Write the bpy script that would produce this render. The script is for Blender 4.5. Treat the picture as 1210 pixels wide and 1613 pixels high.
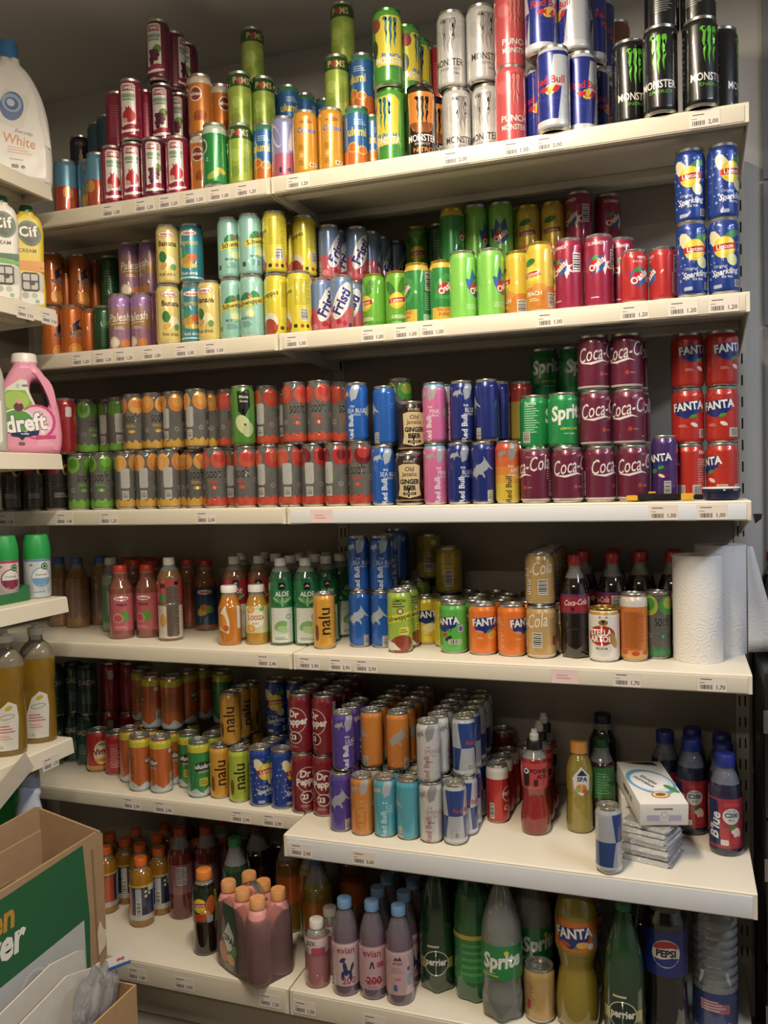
import bpy, bmesh, math, random
from mathutils import Vector, Matrix
random.seed(7)
for _o in list(bpy.data.objects): bpy.data.objects.remove(_o)
SC = bpy.context.scene; C = SC.collection
PI = math.pi

# ------------------------------------------------------------------ camera, world, lights, exposure
cam = bpy.data.cameras.new('camera'); camo = bpy.data.objects.new('camera', cam); C.objects.link(camo)
CAM = Vector((0.8696, -1.7816, 1.3381)); YAW, PITCH, ROLL, FPX = -0.3375, -0.0368, -0.0251, 1335.7
fw = Vector((math.sin(YAW)*math.cos(PITCH), math.cos(YAW)*math.cos(PITCH), math.sin(PITCH)))
rt = Vector((math.cos(YAW), -math.sin(YAW), 0)); up = rt.cross(fw)
r2 = rt*math.cos(ROLL)+up*math.sin(ROLL); u2 = up*math.cos(ROLL)-rt*math.sin(ROLL)
m = Matrix((r2, u2, -fw)).transposed().to_4x4(); m.translation = CAM
camo.matrix_world = m
cam.sensor_fit = 'VERTICAL'; cam.sensor_height = 36.0; cam.lens = 36.0*FPX/1613.0; cam.clip_start = .02
SC.camera = camo
W = bpy.data.worlds.new('world'); SC.world = W; W.use_nodes = True
W.node_tree.nodes['Background'].inputs[0].default_value = (.75, .82, 1, 1)
W.node_tree.nodes['Background'].inputs[1].default_value = .05
vs = SC.view_settings; vs.view_transform = 'Standard'; vs.look = 'None'; vs.gamma = 1; vs.use_curve_mapping = False
vs.exposure = 0.45
def area(name, loc, rot, sx, sy, power, col):
    l = bpy.data.lights.new(name, 'AREA'); l.shape = 'RECTANGLE'; l.size = sx; l.size_y = sy; l.energy = power; l.color = col
    o = bpy.data.objects.new(name, l); C.objects.link(o); o.location = loc; o.rotation_euler = rot
    return o
CEIL = 2.545
LAMPS = [  # x, y, length along x, width, power, colour : a ceiling luminaire, then two lamps added for their light
    (0.45, -0.95, .07, 1.0, 33, (1, .84, .63)),
    (0.40, -3.00, 1.2, .12, 9, (1, .85, .66)),  # unseen fill lamp, added to brighten the shelves from the viewer's side
    (2.30, -0.90, .12, 1.2, 20, (.70, .82, 1))]  # unseen cool lamp, added in place of daylight from the right
for lx, ly, ll, lw, pw, lc in LAMPS:
    area('lamp_light', (lx, ly, CEIL-.062), (0, 0, 0), ll, lw, pw, lc)
SC.cycles.max_bounces = 7; SC.cycles.transparent_max_bounces = 14; SC.cycles.caustics_reflective = False; SC.cycles.caustics_refractive = False

# ------------------------------------------------------------------ materials
def lin(h):
    if isinstance(h, str):
        h = h.lstrip('#'); c = [int(h[i:i+2], 16)/255 for i in (0, 2, 4)]
        g_ = .3*c[0]+.59*c[1]+.11*c[2]; c = [g_+(x-g_)*.88 for x in c]
    else: c = h
    return tuple(x/12.92 if x <= .04045 else ((x+.055)/1.055)**2.4 for x in c)+(1,)
MATS = {}
def mat(col, kind='paint'):
    k = (col, kind)
    if k in MATS: return MATS[k]
    M = bpy.data.materials.new(kind+'_'+str(col).lstrip('#')); M.use_nodes = True; nt = M.node_tree; N = nt.nodes; L = nt.links
    b = N['Principled BSDF']; out = N['Material Output']; c = lin(col); b.inputs['Base Color'].default_value = c
    I = b.inputs
    def noise(scale, lo, hi, inp, det=3):
        t = N.new('ShaderNodeTexNoise'); t.inputs['Scale'].default_value = scale; t.inputs['Detail'].default_value = det
        tc = N.new('ShaderNodeTexCoord'); L.new(tc.outputs['Object'], t.inputs['Vector'])
        r = N.new('ShaderNodeMapRange'); r.inputs['To Min'].default_value = lo; r.inputs['To Max'].default_value = hi
        r.inputs['From Min'].default_value = .3; r.inputs['From Max'].default_value = .7
        L.new(t.outputs['Fac'], r.inputs['Value']); L.new(r.outputs[0], I[inp]); return t
    def tint(scale, amt, det=4):
        t = N.new('ShaderNodeTexNoise'); t.inputs['Scale'].default_value = scale; t.inputs['Detail'].default_value = det
        tc = N.new('ShaderNodeTexCoord'); L.new(tc.outputs['Object'], t.inputs['Vector'])
        mx = N.new('ShaderNodeMix'); mx.data_type = 'RGBA'
        mx.inputs[6].default_value = tuple(x*(1-amt) for x in c[:3])+(1,); mx.inputs[7].default_value = tuple(min(1, x*(1+amt*.6)) for x in c[:3])+(1,)
        L.new(t.outputs['Fac'], mx.inputs[0]); L.new(mx.outputs[2], I['Base Color']); return t
    if kind == 'paint':      # printed can
        I['Metallic'].default_value = .25; noise(60, .26, .34, 'Roughness'); I['Coat Weight'].default_value = .9; I['Coat Roughness'].default_value = .035
    elif kind == 'metal':
        I['Metallic'].default_value = .85; noise(40, .22, .34, 'Roughness')
    elif kind == 'foil':
        I['Metallic'].default_value = .75; noise(90, .12, .3, 'Roughness')
        t = N.new('ShaderNodeTexNoise'); t.inputs['Scale'].default_value = 55
        bp = N.new('ShaderNodeBump'); bp.inputs['Strength'].default_value = .5; bp.inputs['Distance'].default_value = .004
        L.new(t.outputs['Fac'], bp.inputs['Height']); L.new(bp.outputs[0], I['Normal'])
    elif kind == 'plastic':
        noise(30, .28, .4, 'Roughness')
    elif kind == 'shelf':
        noise(9, .38, .52, 'Roughness'); tint(6, .10, 6)
    elif kind == 'wall':
        I['Roughness'].default_value = .85; t = tint(3, .08, 8)
        bp = N.new('ShaderNodeBump'); bp.inputs['Strength'].default_value = .08; L.new(t.outputs['Fac'], bp.inputs['Height']); L.new(bp.outputs[0], I['Normal'])
    elif kind == 'card':
        I['Roughness'].default_value = .8; tint(40, .12, 5)
    elif kind == 'paper':
        I['Roughness'].default_value = .6
    elif kind == 'tissue':
        I['Roughness'].default_value = .95
        tc = N.new('ShaderNodeTexCoord'); mp = N.new('ShaderNodeMapping'); mp.inputs['Scale'].default_value = (1, 1, 1)
        L.new(tc.outputs['Object'], mp.inputs[0])
        t = N.new('ShaderNodeTexVoronoi'); t.inputs['Scale'].default_value = 38; L.new(mp.outputs[0], t.inputs['Vector'])
        s = N.new('ShaderNodeMath'); s.operation = 'SINE'; q = N.new('ShaderNodeMath'); q.operation = 'MULTIPLY'; q.inputs[1].default_value = 28
        L.new(t.outputs['Distance'], q.inputs[0]); L.new(q.outputs[0], s.inputs[0])
        bp = N.new('ShaderNodeBump'); bp.inputs['Strength'].default_value = .16; bp.inputs['Distance'].default_value = .0015
        L.new(s.outputs[0], bp.inputs['Height']); L.new(bp.outputs[0], I['Normal'])
    elif kind in ('clear', 'wrap', 'petcan', 'liquid', 'dark', 'syrup', 'bagfilm'):
        noise(20, .04, .10, 'Roughness')
        if kind in ('liquid', 'dark', 'syrup'): I['Coat Weight'].default_value = 1; I['Coat Roughness'].default_value = .03
        tr = N.new('ShaderNodeBsdfTransparent'); tr.inputs[0].default_value = tuple(.5+.5*x for x in c[:3])+(1,) if kind not in ('liquid', 'syrup') else tuple(min(1, x**.6) for x in c[:3])+(1,)
        gl = N.new('ShaderNodeBsdfGlossy'); gl.inputs['Roughness'].default_value = .05
        f = {'clear': .28, 'bagfilm': .3, 'wrap': .14, 'petcan': .17, 'liquid': .72, 'dark': .9, 'syrup': .5}[kind]
        mx = N.new('ShaderNodeMixShader'); mx.inputs[0].default_value = f
        L.new(tr.outputs[0], mx.inputs[1]); L.new(b.outputs[0], mx.inputs[2])
        fr = N.new('ShaderNodeFresnel'); fr.inputs[0].default_value = 1.5
        m2 = N.new('ShaderNodeMixShader'); L.new(fr.outputs[0], m2.inputs[0]); L.new(mx.outputs[0], m2.inputs[1]); L.new(gl.outputs[0], m2.inputs[2]); L.new(m2.outputs[0], out.inputs[0])
        if kind in ('wrap', 'bagfilm'):
            t = N.new('ShaderNodeTexNoise'); t.inputs['Scale'].default_value = 35; t.inputs['Distortion'].default_value = 1.5
            bp = N.new('ShaderNodeBump'); bp.inputs['Strength'].default_value = .7; bp.inputs['Distance'].default_value = .006
            L.new(t.outputs['Fac'], bp.inputs['Height']); L.new(bp.outputs[0], I['Normal']); L.new(bp.outputs[0], gl.inputs['Normal'])
    elif kind == 'emit':
        I['Emission Color'].default_value = c; I['Emission Strength'].default_value = 4
    MATS[k] = M
    return M

# ------------------------------------------------------------------ mesh helpers
def finish(me, ang=35):
    for p in me.polygons: p.use_smooth = True
    try: me.set_sharp_from_angle(angle=math.radians(ang))
    except Exception: pass
    return me
def bm_mesh(bm, name, mats, ang=35):
    me = bpy.data.meshes.new(name); bm.normal_update(); bm.to_mesh(me); bm.free()
    for q in mats: me.materials.append(q)
    return finish(me, ang)
def link(name, me, parent=None, loc=None, rotz=None):
    o = bpy.data.objects.new(name, me); C.objects.link(o)
    if parent: o.parent = parent
    if loc is not None: o.location = loc
    if rotz is not None: o.rotation_euler = (0, 0, rotz)
    return o
def plink(me, parent=None, loc=None):
    o = link('print', me, parent, loc); o['kind'] = 'stuff'; return o      # flat lettering and pictures, nothing to count
def tag(o, label, cat, group=None, kind=None):
    if label: o['label'] = label
    if cat: o['category'] = cat
    if group: o['group'] = group
    if kind: o['kind'] = kind
    return o
def empty(name, loc, rotz=0):
    o = bpy.data.objects.new(name, None); o.empty_display_size = .02; C.objects.link(o); o.location = loc; o.rotation_euler = (0, 0, rotz); return o
def revolve(name, prof, mats, seg=40, slot=None, petal=None, ang=35, petn=5):
    """prof: (r,z) metres bottom to top; slot(zmid)->material index"""
    bm = bmesh.new(); rings = []
    for r, z in prof:
        if r < 1e-6: rings.append([bm.verts.new((0, 0, z))]); continue
        ring = []
        for i in range(seg):
            a = 2*PI*i/seg; rr = r
            if petal and z < petal[0]: rr = r*(1-petal[1]*(1-z/petal[0])*(.5-.5*math.cos(petn*a)))
            ring.append(bm.verts.new((rr*math.sin(a), -rr*math.cos(a), z)))
        rings.append(ring)
    for k in range(len(rings)-1):
        a, b = rings[k], rings[k+1]; mi = slot((prof[k][1]+prof[k+1][1])/2) if slot else 0
        for i in range(seg):
            j = (i+1) % seg
            if len(a) == 1 and len(b) == 1: continue
            if len(a) == 1: f = bm.faces.new((a[0], b[j], b[i]))
            elif len(b) == 1: f = bm.faces.new((a[i], a[j], b[0]))
            else: f = bm.faces.new((a[i], a[j], b[j], b[i]))
            f.material_index = mi
    bmesh.ops.recalc_face_normals(bm, faces=bm.faces[:])
    return bm_mesh(bm, name, mats, ang)
def boxm(bm, x0, x1, y0, y1, z0, z1, mi=0):
    v = [bm.verts.new(p) for p in ((x0, y0, z0), (x1, y0, z0), (x1, y1, z0), (x0, y1, z0), (x0, y0, z1), (x1, y0, z1), (x1, y1, z1), (x0, y1, z1))]
    for q in ((3, 2, 1, 0), (4, 5, 6, 7), (0, 1, 5, 4), (1, 2, 6, 5), (2, 3, 7, 6), (3, 0, 4, 7)):
        bm.faces.new([v[i] for i in q]).material_index = mi
def box(name, x0, x1, y0, y1, z0, z1, mt, parent=None, bev=0):
    bm = bmesh.new(); boxm(bm, x0, x1, y0, y1, z0, z1)
    if bev: bmesh.ops.bevel(bm, geom=bm.edges[:], offset=bev, segments=2, affect='EDGES', profile=.6)
    return link(name, bm_mesh(bm, name, [mt]), parent)
def prism(name, pts, axis, a, b, mt, parent=None, bev=0):
    """pts: outline; axis 'x': pts are (y,z) extruded a..b along x; 'y': (x,z); 'z': (x,y)"""
    bm = bmesh.new()
    f = {'x': lambda p, t: (t, p[0], p[1]), 'y': lambda p, t: (p[0], t, p[1]), 'z': lambda p, t: (p[0], p[1], t)}[axis]
    A = [bm.verts.new(f(p, a)) for p in pts]; B = [bm.verts.new(f(p, b)) for p in pts]
    bm.faces.new(A); bm.faces.new(B[::-1])
    n = len(pts)
    for i in range(n): bm.faces.new((A[i], B[i], B[(i+1) % n], A[(i+1) % n]))
    bmesh.ops.recalc_face_normals(bm, faces=bm.faces[:])
    if bev: bmesh.ops.bevel(bm, geom=bm.edges[:], offset=bev, segments=2, affect='EDGES')
    return link(name, bm_mesh(bm, name, [mt]), parent)
def curve_solid(splines, thick, bev, res=4):
    """filled 2D outline with holes, extruded and rounded; returns mesh data lying in XY, thickness along Z"""
    cu = bpy.data.curves.new('outline', 'CURVE'); cu.dimensions = '2D'; cu.fill_mode = 'BOTH'
    cu.extrude = max(thick/2-bev, 1e-4); cu.bevel_depth = bev; cu.bevel_resolution = 3; cu.offset = -bev; cu.resolution_u = res
    for pts in splines:
        s = cu.splines.new('BEZIER'); s.bezier_points.add(len(pts)-1); s.use_cyclic_u = True
        for bp, p in zip(s.bezier_points, pts):
            bp.co = (p[0], p[1], 0); bp.handle_left_type = bp.handle_right_type = 'AUTO'
            if len(p) > 2: bp.handle_left_type = bp.handle_right_type = 'VECTOR'
    o = bpy.data.objects.new('outline', cu); me = bpy.data.meshes.new_from_object(o); bpy.data.objects.remove(o); bpy.data.curves.remove(cu)
    return me

# ------------------------------------------------------------------ flat print wrapped on solids of revolution
TEXT = {}
def text_geo(s, bold=0.0, shear=0.0):
    k = (s, bold, shear)
    if k not in TEXT:
        cu = bpy.data.curves.new('t', 'FONT'); cu.body = s; cu.size = 1; cu.align_x = 'CENTER'; cu.align_y = 'CENTER'; cu.offset = bold*.6; cu.shear = shear; cu.resolution_u = 2
        o = bpy.data.objects.new('t', cu); me = bpy.data.meshes.new_from_object(o); bpy.data.objects.remove(o); bpy.data.curves.remove(cu)
        TEXT[k] = ([(v.co.x, v.co.y) for v in me.vertices], [tuple(p.vertices) for p in me.polygons]); bpy.data.meshes.remove(me)
    return TEXT[k]
def rot2(p, a):
    c, s = math.cos(a), math.sin(a); return (p[0]*c-p[1]*s, p[0]*s+p[1]*c)
CLAW = [[(-.50, .90), (-.42, 1), (-.20, 1), (-.15, .88), (-.20, .62), (-.15, .45), (-.22, .30), (-.20, .06), (-.31, .30), (-.28, .48), (-.36, .62), (-.31, .82), (-.40, .92)],
        [(-.12, .90), (-.06, .99), (.12, 1), (.15, .88), (.09, .60), (.14, .42), (.05, .25), (.06, -.06), (-.05, .25), (-.01, .45), (-.08, .62), (-.02, .82)],
        [(.20, .90), (.24, .99), (.46, 1), (.50, .90), (.40, .62), (.45, .46), (.34, .32), (.33, .05), (.22, .32), (.28, .48), (.21, .66), (.27, .82)]]
BULL = [(-.5, .28), (-.42, .40), (-.30, .42), (-.26, .52), (-.20, .42), (-.05, .50), (.18, .40), (.40, .44), (.50, .62), (.46, .34), (.44, .05), (.50, -.28), (.42, -.26), (.34, 0), (.20, -.06), (.0, -.02), (-.06, -.26), (-.16, -.30), (-.12, -.1), (-.22, .04), (-.40, .02), (-.48, -.1), (-.44, .1), (-.5, .16)]
def shapes(el):
    """yield (verts2d, faces, colour, kind) in mm for one art element"""
    t = el[0]
    if t == 'b': yield [(-el[4] if len(el) > 4 else -1e3, el[1]), (el[4] if len(el) > 4 else 1e3, el[1]), (el[4] if len(el) > 4 else 1e3, el[2]), (-el[4] if len(el) > 4 else -1e3, el[2])], None, el[3]
    elif t == 'r':
        _, u, v, w, h, c = el[:6]; a = math.radians(el[6]) if len(el) > 6 else 0; k = min(w, h)*.14
        P = [(-w/2+k, -h/2), (w/2-k, -h/2), (w/2, -h/2+k), (w/2, h/2-k), (w/2-k, h/2), (-w/2+k, h/2), (-w/2, h/2-k), (-w/2, -h/2+k)]
        yield [(u+q[0], v+q[1]) for q in (rot2(p, a) for p in P)], None, c
    elif t == 'e':
        _, u, v, w, h, c = el[:6]; a = math.radians(el[6]) if len(el) > 6 else 0; n = 20 if w > 8 else 10
        P = [rot2((w/2*math.cos(2*PI*i/n), h/2*math.sin(2*PI*i/n)), a) for i in range(n)]
        yield [(u+q[0], v+q[1]) for q in P], None, c
    elif t == 'p': yield list(el[1]), None, el[2]
    elif t == 't':
        _, s, u, v, sz, c = el[:6]; o = el[6] if len(el) > 6 else {}
        V, F = text_geo(s, o.get('b', .012), o.get('sh', 0)); a = math.radians(o.get('rot', 0)); sx = o.get('sx', 1)
        k = sz/.72
        if 'out' in o:
            V2, F2 = text_geo(s, o.get('ob', .05), o.get('sh', 0))
            yield [(u+q[0], v+q[1]) for q in (rot2((x*k*sx, y*k), a) for x, y in V2)], F2, o['out']
        yield [(u+q[0], v+q[1]) for q in (rot2((x*k*sx, y*k), a) for x, y in V)], F, c
    elif t == 'bar':      # barcode block
        _, u, v, w, h = el[:5]; yield [(u-w/2, v-h/2), (u+w/2, v-h/2), (u+w/2, v+h/2), (u-w/2, v+h/2)], None, el[5] if len(el) > 5 else '#d5d2cc'
        n = 7; vert = h > w*1.1
        for i in range(n):
            f = (i+.5)/n; d = (.28+.4*((i*37) % 5)/5)/n
            if vert: y = v-h*.45+h*.9*f; yield [(u-w*.42, y-h*d/2), (u+w*.42, y-h*d/2), (u+w*.42, y+h*d/2), (u-w*.42, y+h*d/2)], None, '#2a2a2c'
            else: x = u-w*.45+w*.9*f; yield [(x-w*d/2, v-h*.42), (x+w*d/2, v-h*.42), (x+w*d/2, v+h*.42), (x-w*d/2, v+h*.42)], None, '#2a2a2c'
    elif t == 'tx':       # lines of small print
        _, u, v, w, h, c, n = el[:7]
        for i in range(n):
            y = v+h/2-h*(i+.5)/n; ww = w*(.7+.3*((i*7) % 5)/4); hh = h/n*.42
            yield [(u-w/2, y-hh/2), (u-w/2+ww, y-hh/2), (u-w/2+ww, y+hh/2), (u-w/2, y+hh/2)], None, c
    elif t == 'claw':
        _, u, v, w, h, c = el[:6]
        if len(el) > 6:
            for P in CLAW:
                cx = sum(p[0] for p in P)/len(P); cy = sum(p[1] for p in P)/len(P)
                yield [(u+w*(cx+(p[0]-cx)*1.35), v+h*(cy+(p[1]-cy)*1.05)) for p in P], None, el[6]
        for P in CLAW: yield [(u+w*p[0], v+h*p[1]) for p in P], None, c
    elif t == 'bull':
        _, u, v, s, c = el[:5]; a = math.radians(el[5]) if len(el) > 5 else 0
        yield [(u+q[0], v+q[1]) for q in (rot2((p[0]*s, p[1]*s*.9), a) for p in BULL)], None, c
def print_mesh(name, art, rad, vcuts, kind='paint', off0=.16, step=.07, flat=False):
    """art elements wrapped round radius rad(v) (mm); flat=True: on a plane facing -Y"""
    me_v, me_f, me_m, mats = [], [], [], []
    seen = []
    for el in art:
        for V, F, col in shapes(el):
            bx = (min(p[0] for p in V), max(p[0] for p in V), min(p[1] for p in V), max(p[1] for p in V))
            lay = max([q[4]+1 for q in seen if q[0] < bx[1] and q[1] > bx[0] and q[2] < bx[3] and q[3] > bx[2]], default=0)
            seen.append(bx+(lay,)); off = off0+step*lay
            vm = sum(p[1] for p in V)/len(V); R = rad(vm) if not flat else 1
            lim = PI*R*.999 if not flat else 1e9
            V = [(max(-lim, min(lim, x)), y) for x, y in V]
            bm = bmesh.new(); vs_ = [bm.verts.new((x, y, 0)) for x, y in V]
            if F is None:
                try: bm.faces.new(vs_)
                except Exception: bm.free(); continue
                if len(V) > 4: bmesh.ops.triangulate(bm, faces=bm.faces[:])
            else:
                for f in F:
                    try: bm.faces.new([vs_[i] for i in f])
                    except Exception: pass
            if not flat:
                xs = [p[0] for p in V]; ys = [p[1] for p in V]; st = 3.4
                k = math.ceil(min(xs)/st)
                while k*st < max(xs):
                    if k*st > min(xs)+.3: bmesh.ops.bisect_plane(bm, geom=bm.verts[:]+bm.edges[:]+bm.faces[:], plane_co=(k*st, 0, 0), plane_no=(1, 0, 0))
                    k += 1
                for vc in vcuts:
                    if min(ys)+.3 < vc < max(ys)-.3: bmesh.ops.bisect_plane(bm, geom=bm.verts[:]+bm.edges[:]+bm.faces[:], plane_co=(0, vc, 0), plane_no=(0, 1, 0))
            bm.verts.index_update(); base = len(me_v)
            if col not in mats: mats.append(col)
            mi = mats.index(col)
            for q in bm.verts:
                x, y = q.co.x, q.co.y
                if flat: me_v.append((x/1e3, -off/1e3, y/1e3))
                else:
                    r = rad(y)+off; a = x/R; me_v.append((r*math.sin(a)/1e3, -r*math.cos(a)/1e3, y/1e3))
            for f in bm.faces:
                idx = [base+q.index for q in f.verts]
                a_, b_ = f.verts[0].co, f.verts[1].co
                if (b_-a_).cross(f.verts[-1].co-a_).z < 0: idx.reverse()
                me_f.append(idx); me_m.append(mi)
            bm.free()
    me = bpy.data.meshes.new(name); me.from_pydata(me_v, [], me_f)
    for c in mats: me.materials.append(mat(c, kind))
    me.polygons.foreach_set('material_index', me_m)
    for p in me.polygons: p.use_smooth = not flat
    me.update()
    return me

# ------------------------------------------------------------------ cans
CAN = {'slim': (26.5, 135), 'sleek': (29, 146), 'sleek2': (30, 152), 'std': (33, 116), 'tall': (33, 168), 'mini': (27.5, 108)}
PROD = {}
def can(key, typ, base, look, name, art, rim='#b9b6ae', kind='paint'):
    PROD[key] = dict(f='can', typ=typ, base=base, look=look, name=name, art=art, rim=rim, kind=kind)
SHARED = {}
def can_parts(typ, rim):
    k = (typ, rim)
    if k in SHARED: return SHARED[k]
    r, h = CAN[typ]; n = r-4.2
    lid = revolve('lid', [((q[0])/1e3, q[1]/1e3) for q in ((n+.6, h-6.5), (n+1.2, h-3), (n+1.5, h-1.2), (n+.9, h), (n-.4, h-.2), (n-1.2, h-2), (n-1.8, h-5), (n-3, h-5.6), (n-5, h-4.6), (0, h-4.6))], [mat(rim, 'metal')])
    base = revolve('base', [(q[0]/1e3, q[1]/1e3) for q in ((0, 9), (r*.45, 7), (r-8, 1.2), (r-6.2, 0), (r-5, .6), (r-3.2, 3.2), (r-1.2, 6.2))], [mat('#c6c3bb', 'metal')])
    bm = bmesh.new()     # pull tab: an oval ring plate
    O = [(7*math.cos(a)*1.0, 10*math.sin(a)-3) for a in [2*PI*i/16 for i in range(16)]]; Q = [(4*math.cos(a), 4*math.sin(a)-7) for a in [2*PI*i/16 for i in range(16)]]
    z0, z1 = h-4.3, h-3.0
    def ring(P, z): return [bm.verts.new((x/1e3, y/1e3, z/1e3)) for x, y in P]
    a, b, c, d = ring(O, z0), ring(O, z1), ring(Q, z0), ring(Q, z1)
    for i in range(16):
        j = (i+1) % 16
        bm.faces.new((a[i], a[j], b[j], b[i])); bm.faces.new((b[i], b[j], d[j], d[i])); bm.faces.new((d[i], d[j], c[j], c[i])); bm.faces.new((c[i], c[j], a[j], a[i]))
    bmesh.ops.recalc_face_normals(bm, faces=bm.faces[:])
    tab = bm_mesh(bm, 'tab', [mat('#c9c7c2', 'metal')])
    SHARED[k] = (lid, base, tab); return SHARED[k]
def can_mesh(key):
    P = PROD[key]
    if 'me' in P: return P['me']
    r, h = CAN[P['typ']]; n = r-4.2
    pr = [(r-3.2, 3.4), (r-1.2, 6.0), (r-.2, 9.5), (r, 12), (r, h-18), (r-.25, h-15), (r-1.4, h-11.5), (n+1.4, h-8), (n+.7, h-6)]
    body = revolve('can_body', [(a/1e3, b/1e3) for a, b in pr], [mat(P['base'], P['kind'])])
    zs = [p[1] for p in pr]; rs = [p[0] for p in pr]
    def rad(v):
        if v <= zs[0]: return rs[0]
        for i in range(len(zs)-1):
            if v <= zs[i+1]: return rs[i]+(rs[i+1]-rs[i])*(v-zs[i])/(zs[i+1]-zs[i])
        return rs[-1]
    pm = print_mesh('print', P['art'], rad, zs) if P['art'] else None
    P['me'] = (body, pm); P['rad'] = rad
    return P['me']

# ------------------------------------------------------------------ bottles
def bottle(key, prof, fill, liq, cap, bands, art, look, name, lk='liquid', shell='#d8dcd6', petal=None, seg=40, ringcol=None):
    PROD[key] = dict(f='bottle', prof=prof, fill=fill, liq=liq, cap=cap, bands=bands, art=art, look=look, name=name, lk=lk, shell=shell, petal=petal, seg=seg)
def smooth_prof(pts, n=4):
    """Catmull-Rom through (r,z) control points; a repeated point keeps a corner"""
    out = []
    for i in range(len(pts)-1):
        p0 = pts[max(i-1, 0)]; p1 = pts[i]; p2 = pts[i+1]; p3 = pts[min(i+2, len(pts)-1)]
        for k in range(n):
            t = k/n
            f = lambda a, b, c, d: .5*((2*b)+(-a+c)*t+(2*a-5*b+4*c-d)*t*t+(-a+3*b-3*c+d)*t**3)
            out.append((max(.5, f(p0[0], p1[0], p2[0], p3[0])), f(p0[1], p1[1], p2[1], p3[1])))
    out.append(pts[-1])
    res = [out[0]]
    for q in out[1:]:
        if q[1] > res[-1][1]+.3: res.append(q)
    return res
def prof_rad(pr):
    zs = [p[1] for p in pr]; rs = [p[0] for p in pr]
    def rad(v):
        if v <= zs[0]: return rs[0]
        for i in range(len(zs)-1):
            if v <= zs[i+1]: return rs[i]+(rs[i+1]-rs[i])*(v-zs[i])/(zs[i+1]-zs[i])
        return rs[-1]
    return rad, zs
def bottle_mesh(key):
    P = PROD[key]
    if 'me' in P: return P['me']
    pr = smooth_prof(P['prof']); rad, zs = prof_rad(pr); top = P['cap'][1]+1
    pr = [q for q in pr if q[1] < top]+[(rad(top), top)]
    fl = P['fill']
    if zs[0] < fl < top: pr = sorted(pr+[(rad(fl), fl)], key=lambda q: q[1])
    full = [(0, pr[0][1]+2), (pr[0][0]*.8, pr[0][1]+.4)]+pr
    body = revolve('bottle_body', [(a/1e3, b/1e3) for a, b in full], [mat(P['liq'], P['lk']), mat(P['shell'], 'clear')], P['seg'], lambda z: 0 if z*1e3 < fl else 1, (P['petal'][0]/1e3, P['petal'][1]) if P['petal'] else None)
    parts = [('bottle_body', body)]
    cr, c0, c1, cc = P['cap']
    bm = bmesh.new(); n = 36; R0 = []
    prf = [(cr*.55, c0), (cr, c0), (cr, c0+1), (cr*.985, c1-1.5), (cr*.9, c1), (0, c1)]
    rings = []
    for r, z in prf:
        if r == 0: rings.append([bm.verts.new((0, 0, z/1e3))]); continue
        rings.append([bm.verts.new(((r*(1 if i % 2 else .965) if r > cr*.92 else r)*math.sin(2*PI*i/n)/1e3, -(r*(1 if i % 2 else .965) if r > cr*.92 else r)*math.cos(2*PI*i/n)/1e3, z/1e3)) for i in range(n)])
    for a, b in zip(rings, rings[1:]):
        for i in range(n):
            j = (i+1) % n
            bm.faces.new((a[i], a[j], b[0])) if len(b) == 1 else bm.faces.new((a[i], a[j], b[j], b[i]))
    bmesh.ops.recalc_face_normals(bm, faces=bm.faces[:])
    parts.append(('cap', bm_mesh(bm, 'cap', [mat(cc, 'plastic')], 50)))
    for z0, z1, col in P['bands']:
        zz = [z0]+[z for z in zs if z0+1 < z < z1-1]+[z1]
        parts.append(('label', revolve('label', [((rad(z)+.35)/1e3, z/1e3) for z in zz], [mat(col, 'paint')], P['seg'])))
    if P['art']: parts.append(('print', print_mesh('print', P['art'], lambda v: rad(v)+.35, zs)))
    P['me'] = parts
    return parts
def place(key, x, y, z, rot, label, group=None, tab=False, tilt=None):
    P = PROD[key]; cat = 'can' if P['f'] == 'can' else 'bottle'
    if P['f'] == 'can':
        body, pm = can_mesh(key); lid, base, tb = can_parts(P['typ'], P['rim'])
        o = link(P['name'], body, None, (x, y, z), rot)
        if pm: plink(pm, o)
        l = link('lid', lid, o); link('base', base, o)
        if tab: t = link('tab', tb, l); t.rotation_euler = (0, 0, random.uniform(-3, 3))
    else:
        o = None
        for nm, me in bottle_mesh(key):
            if o is None: o = link(P['name'], me, None, (x, y, z), rot)
            elif nm == 'print': plink(me, o)
            else: link(nm, me, o)
    if tilt: o.rotation_euler = (tilt[0], tilt[1], rot)
    return tag(o, label, cat, group)

# ------------------------------------------------------------------ the can designs
W_ = '#e6e2da'; K_ = '#151517'
def lipton(u, v, s, ball='#ecc62f'):
    return [('e', u, v, 40*s, 40*s, ball), ('e', u+2, v+2, 32*s, 32*s, '#f3d84a'), ('p', [(u-21*s, v-6*s), (u+21*s, v-3*s), (u+21*s, v+8*s), (u-21*s, v+5*s)], '#c4221f'), ('t', 'Lipton', u, v+1*s, 8.5*s, '#f4efe6', {'b': .03, 'rot': 4})]
def oasis(u, v, s, bg='#2b5fa8'):
    return [('e', u, v, 40*s, 36*s, bg, 30), ('e', u-2, v+12*s, 12*s, 16*s, '#3f9a3a', -30), ('e', u-4*s, v-2*s, 30*s, 22*s, '#c9202c', 35), ('t', 'Oasis', u+1*s, v-1*s, 14*s, '#f0ece4', {'b': .05, 'rot': 38, 'sx': .9, 'out': '#b5182a', 'ob': .1})]
def schw(u, v, band, tcol, s=1):
    return [('p', [(u-38*s, v-14*s), (u+38*s, v+2*s), (u+38*s, v+19*s), (u-38*s, v+3*s)], band), ('t', 'Schweppes', u, v+2.5*s, 11.5*s, tcol, {'b': .03, 'rot': 11, 'sx': .92})]
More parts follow.
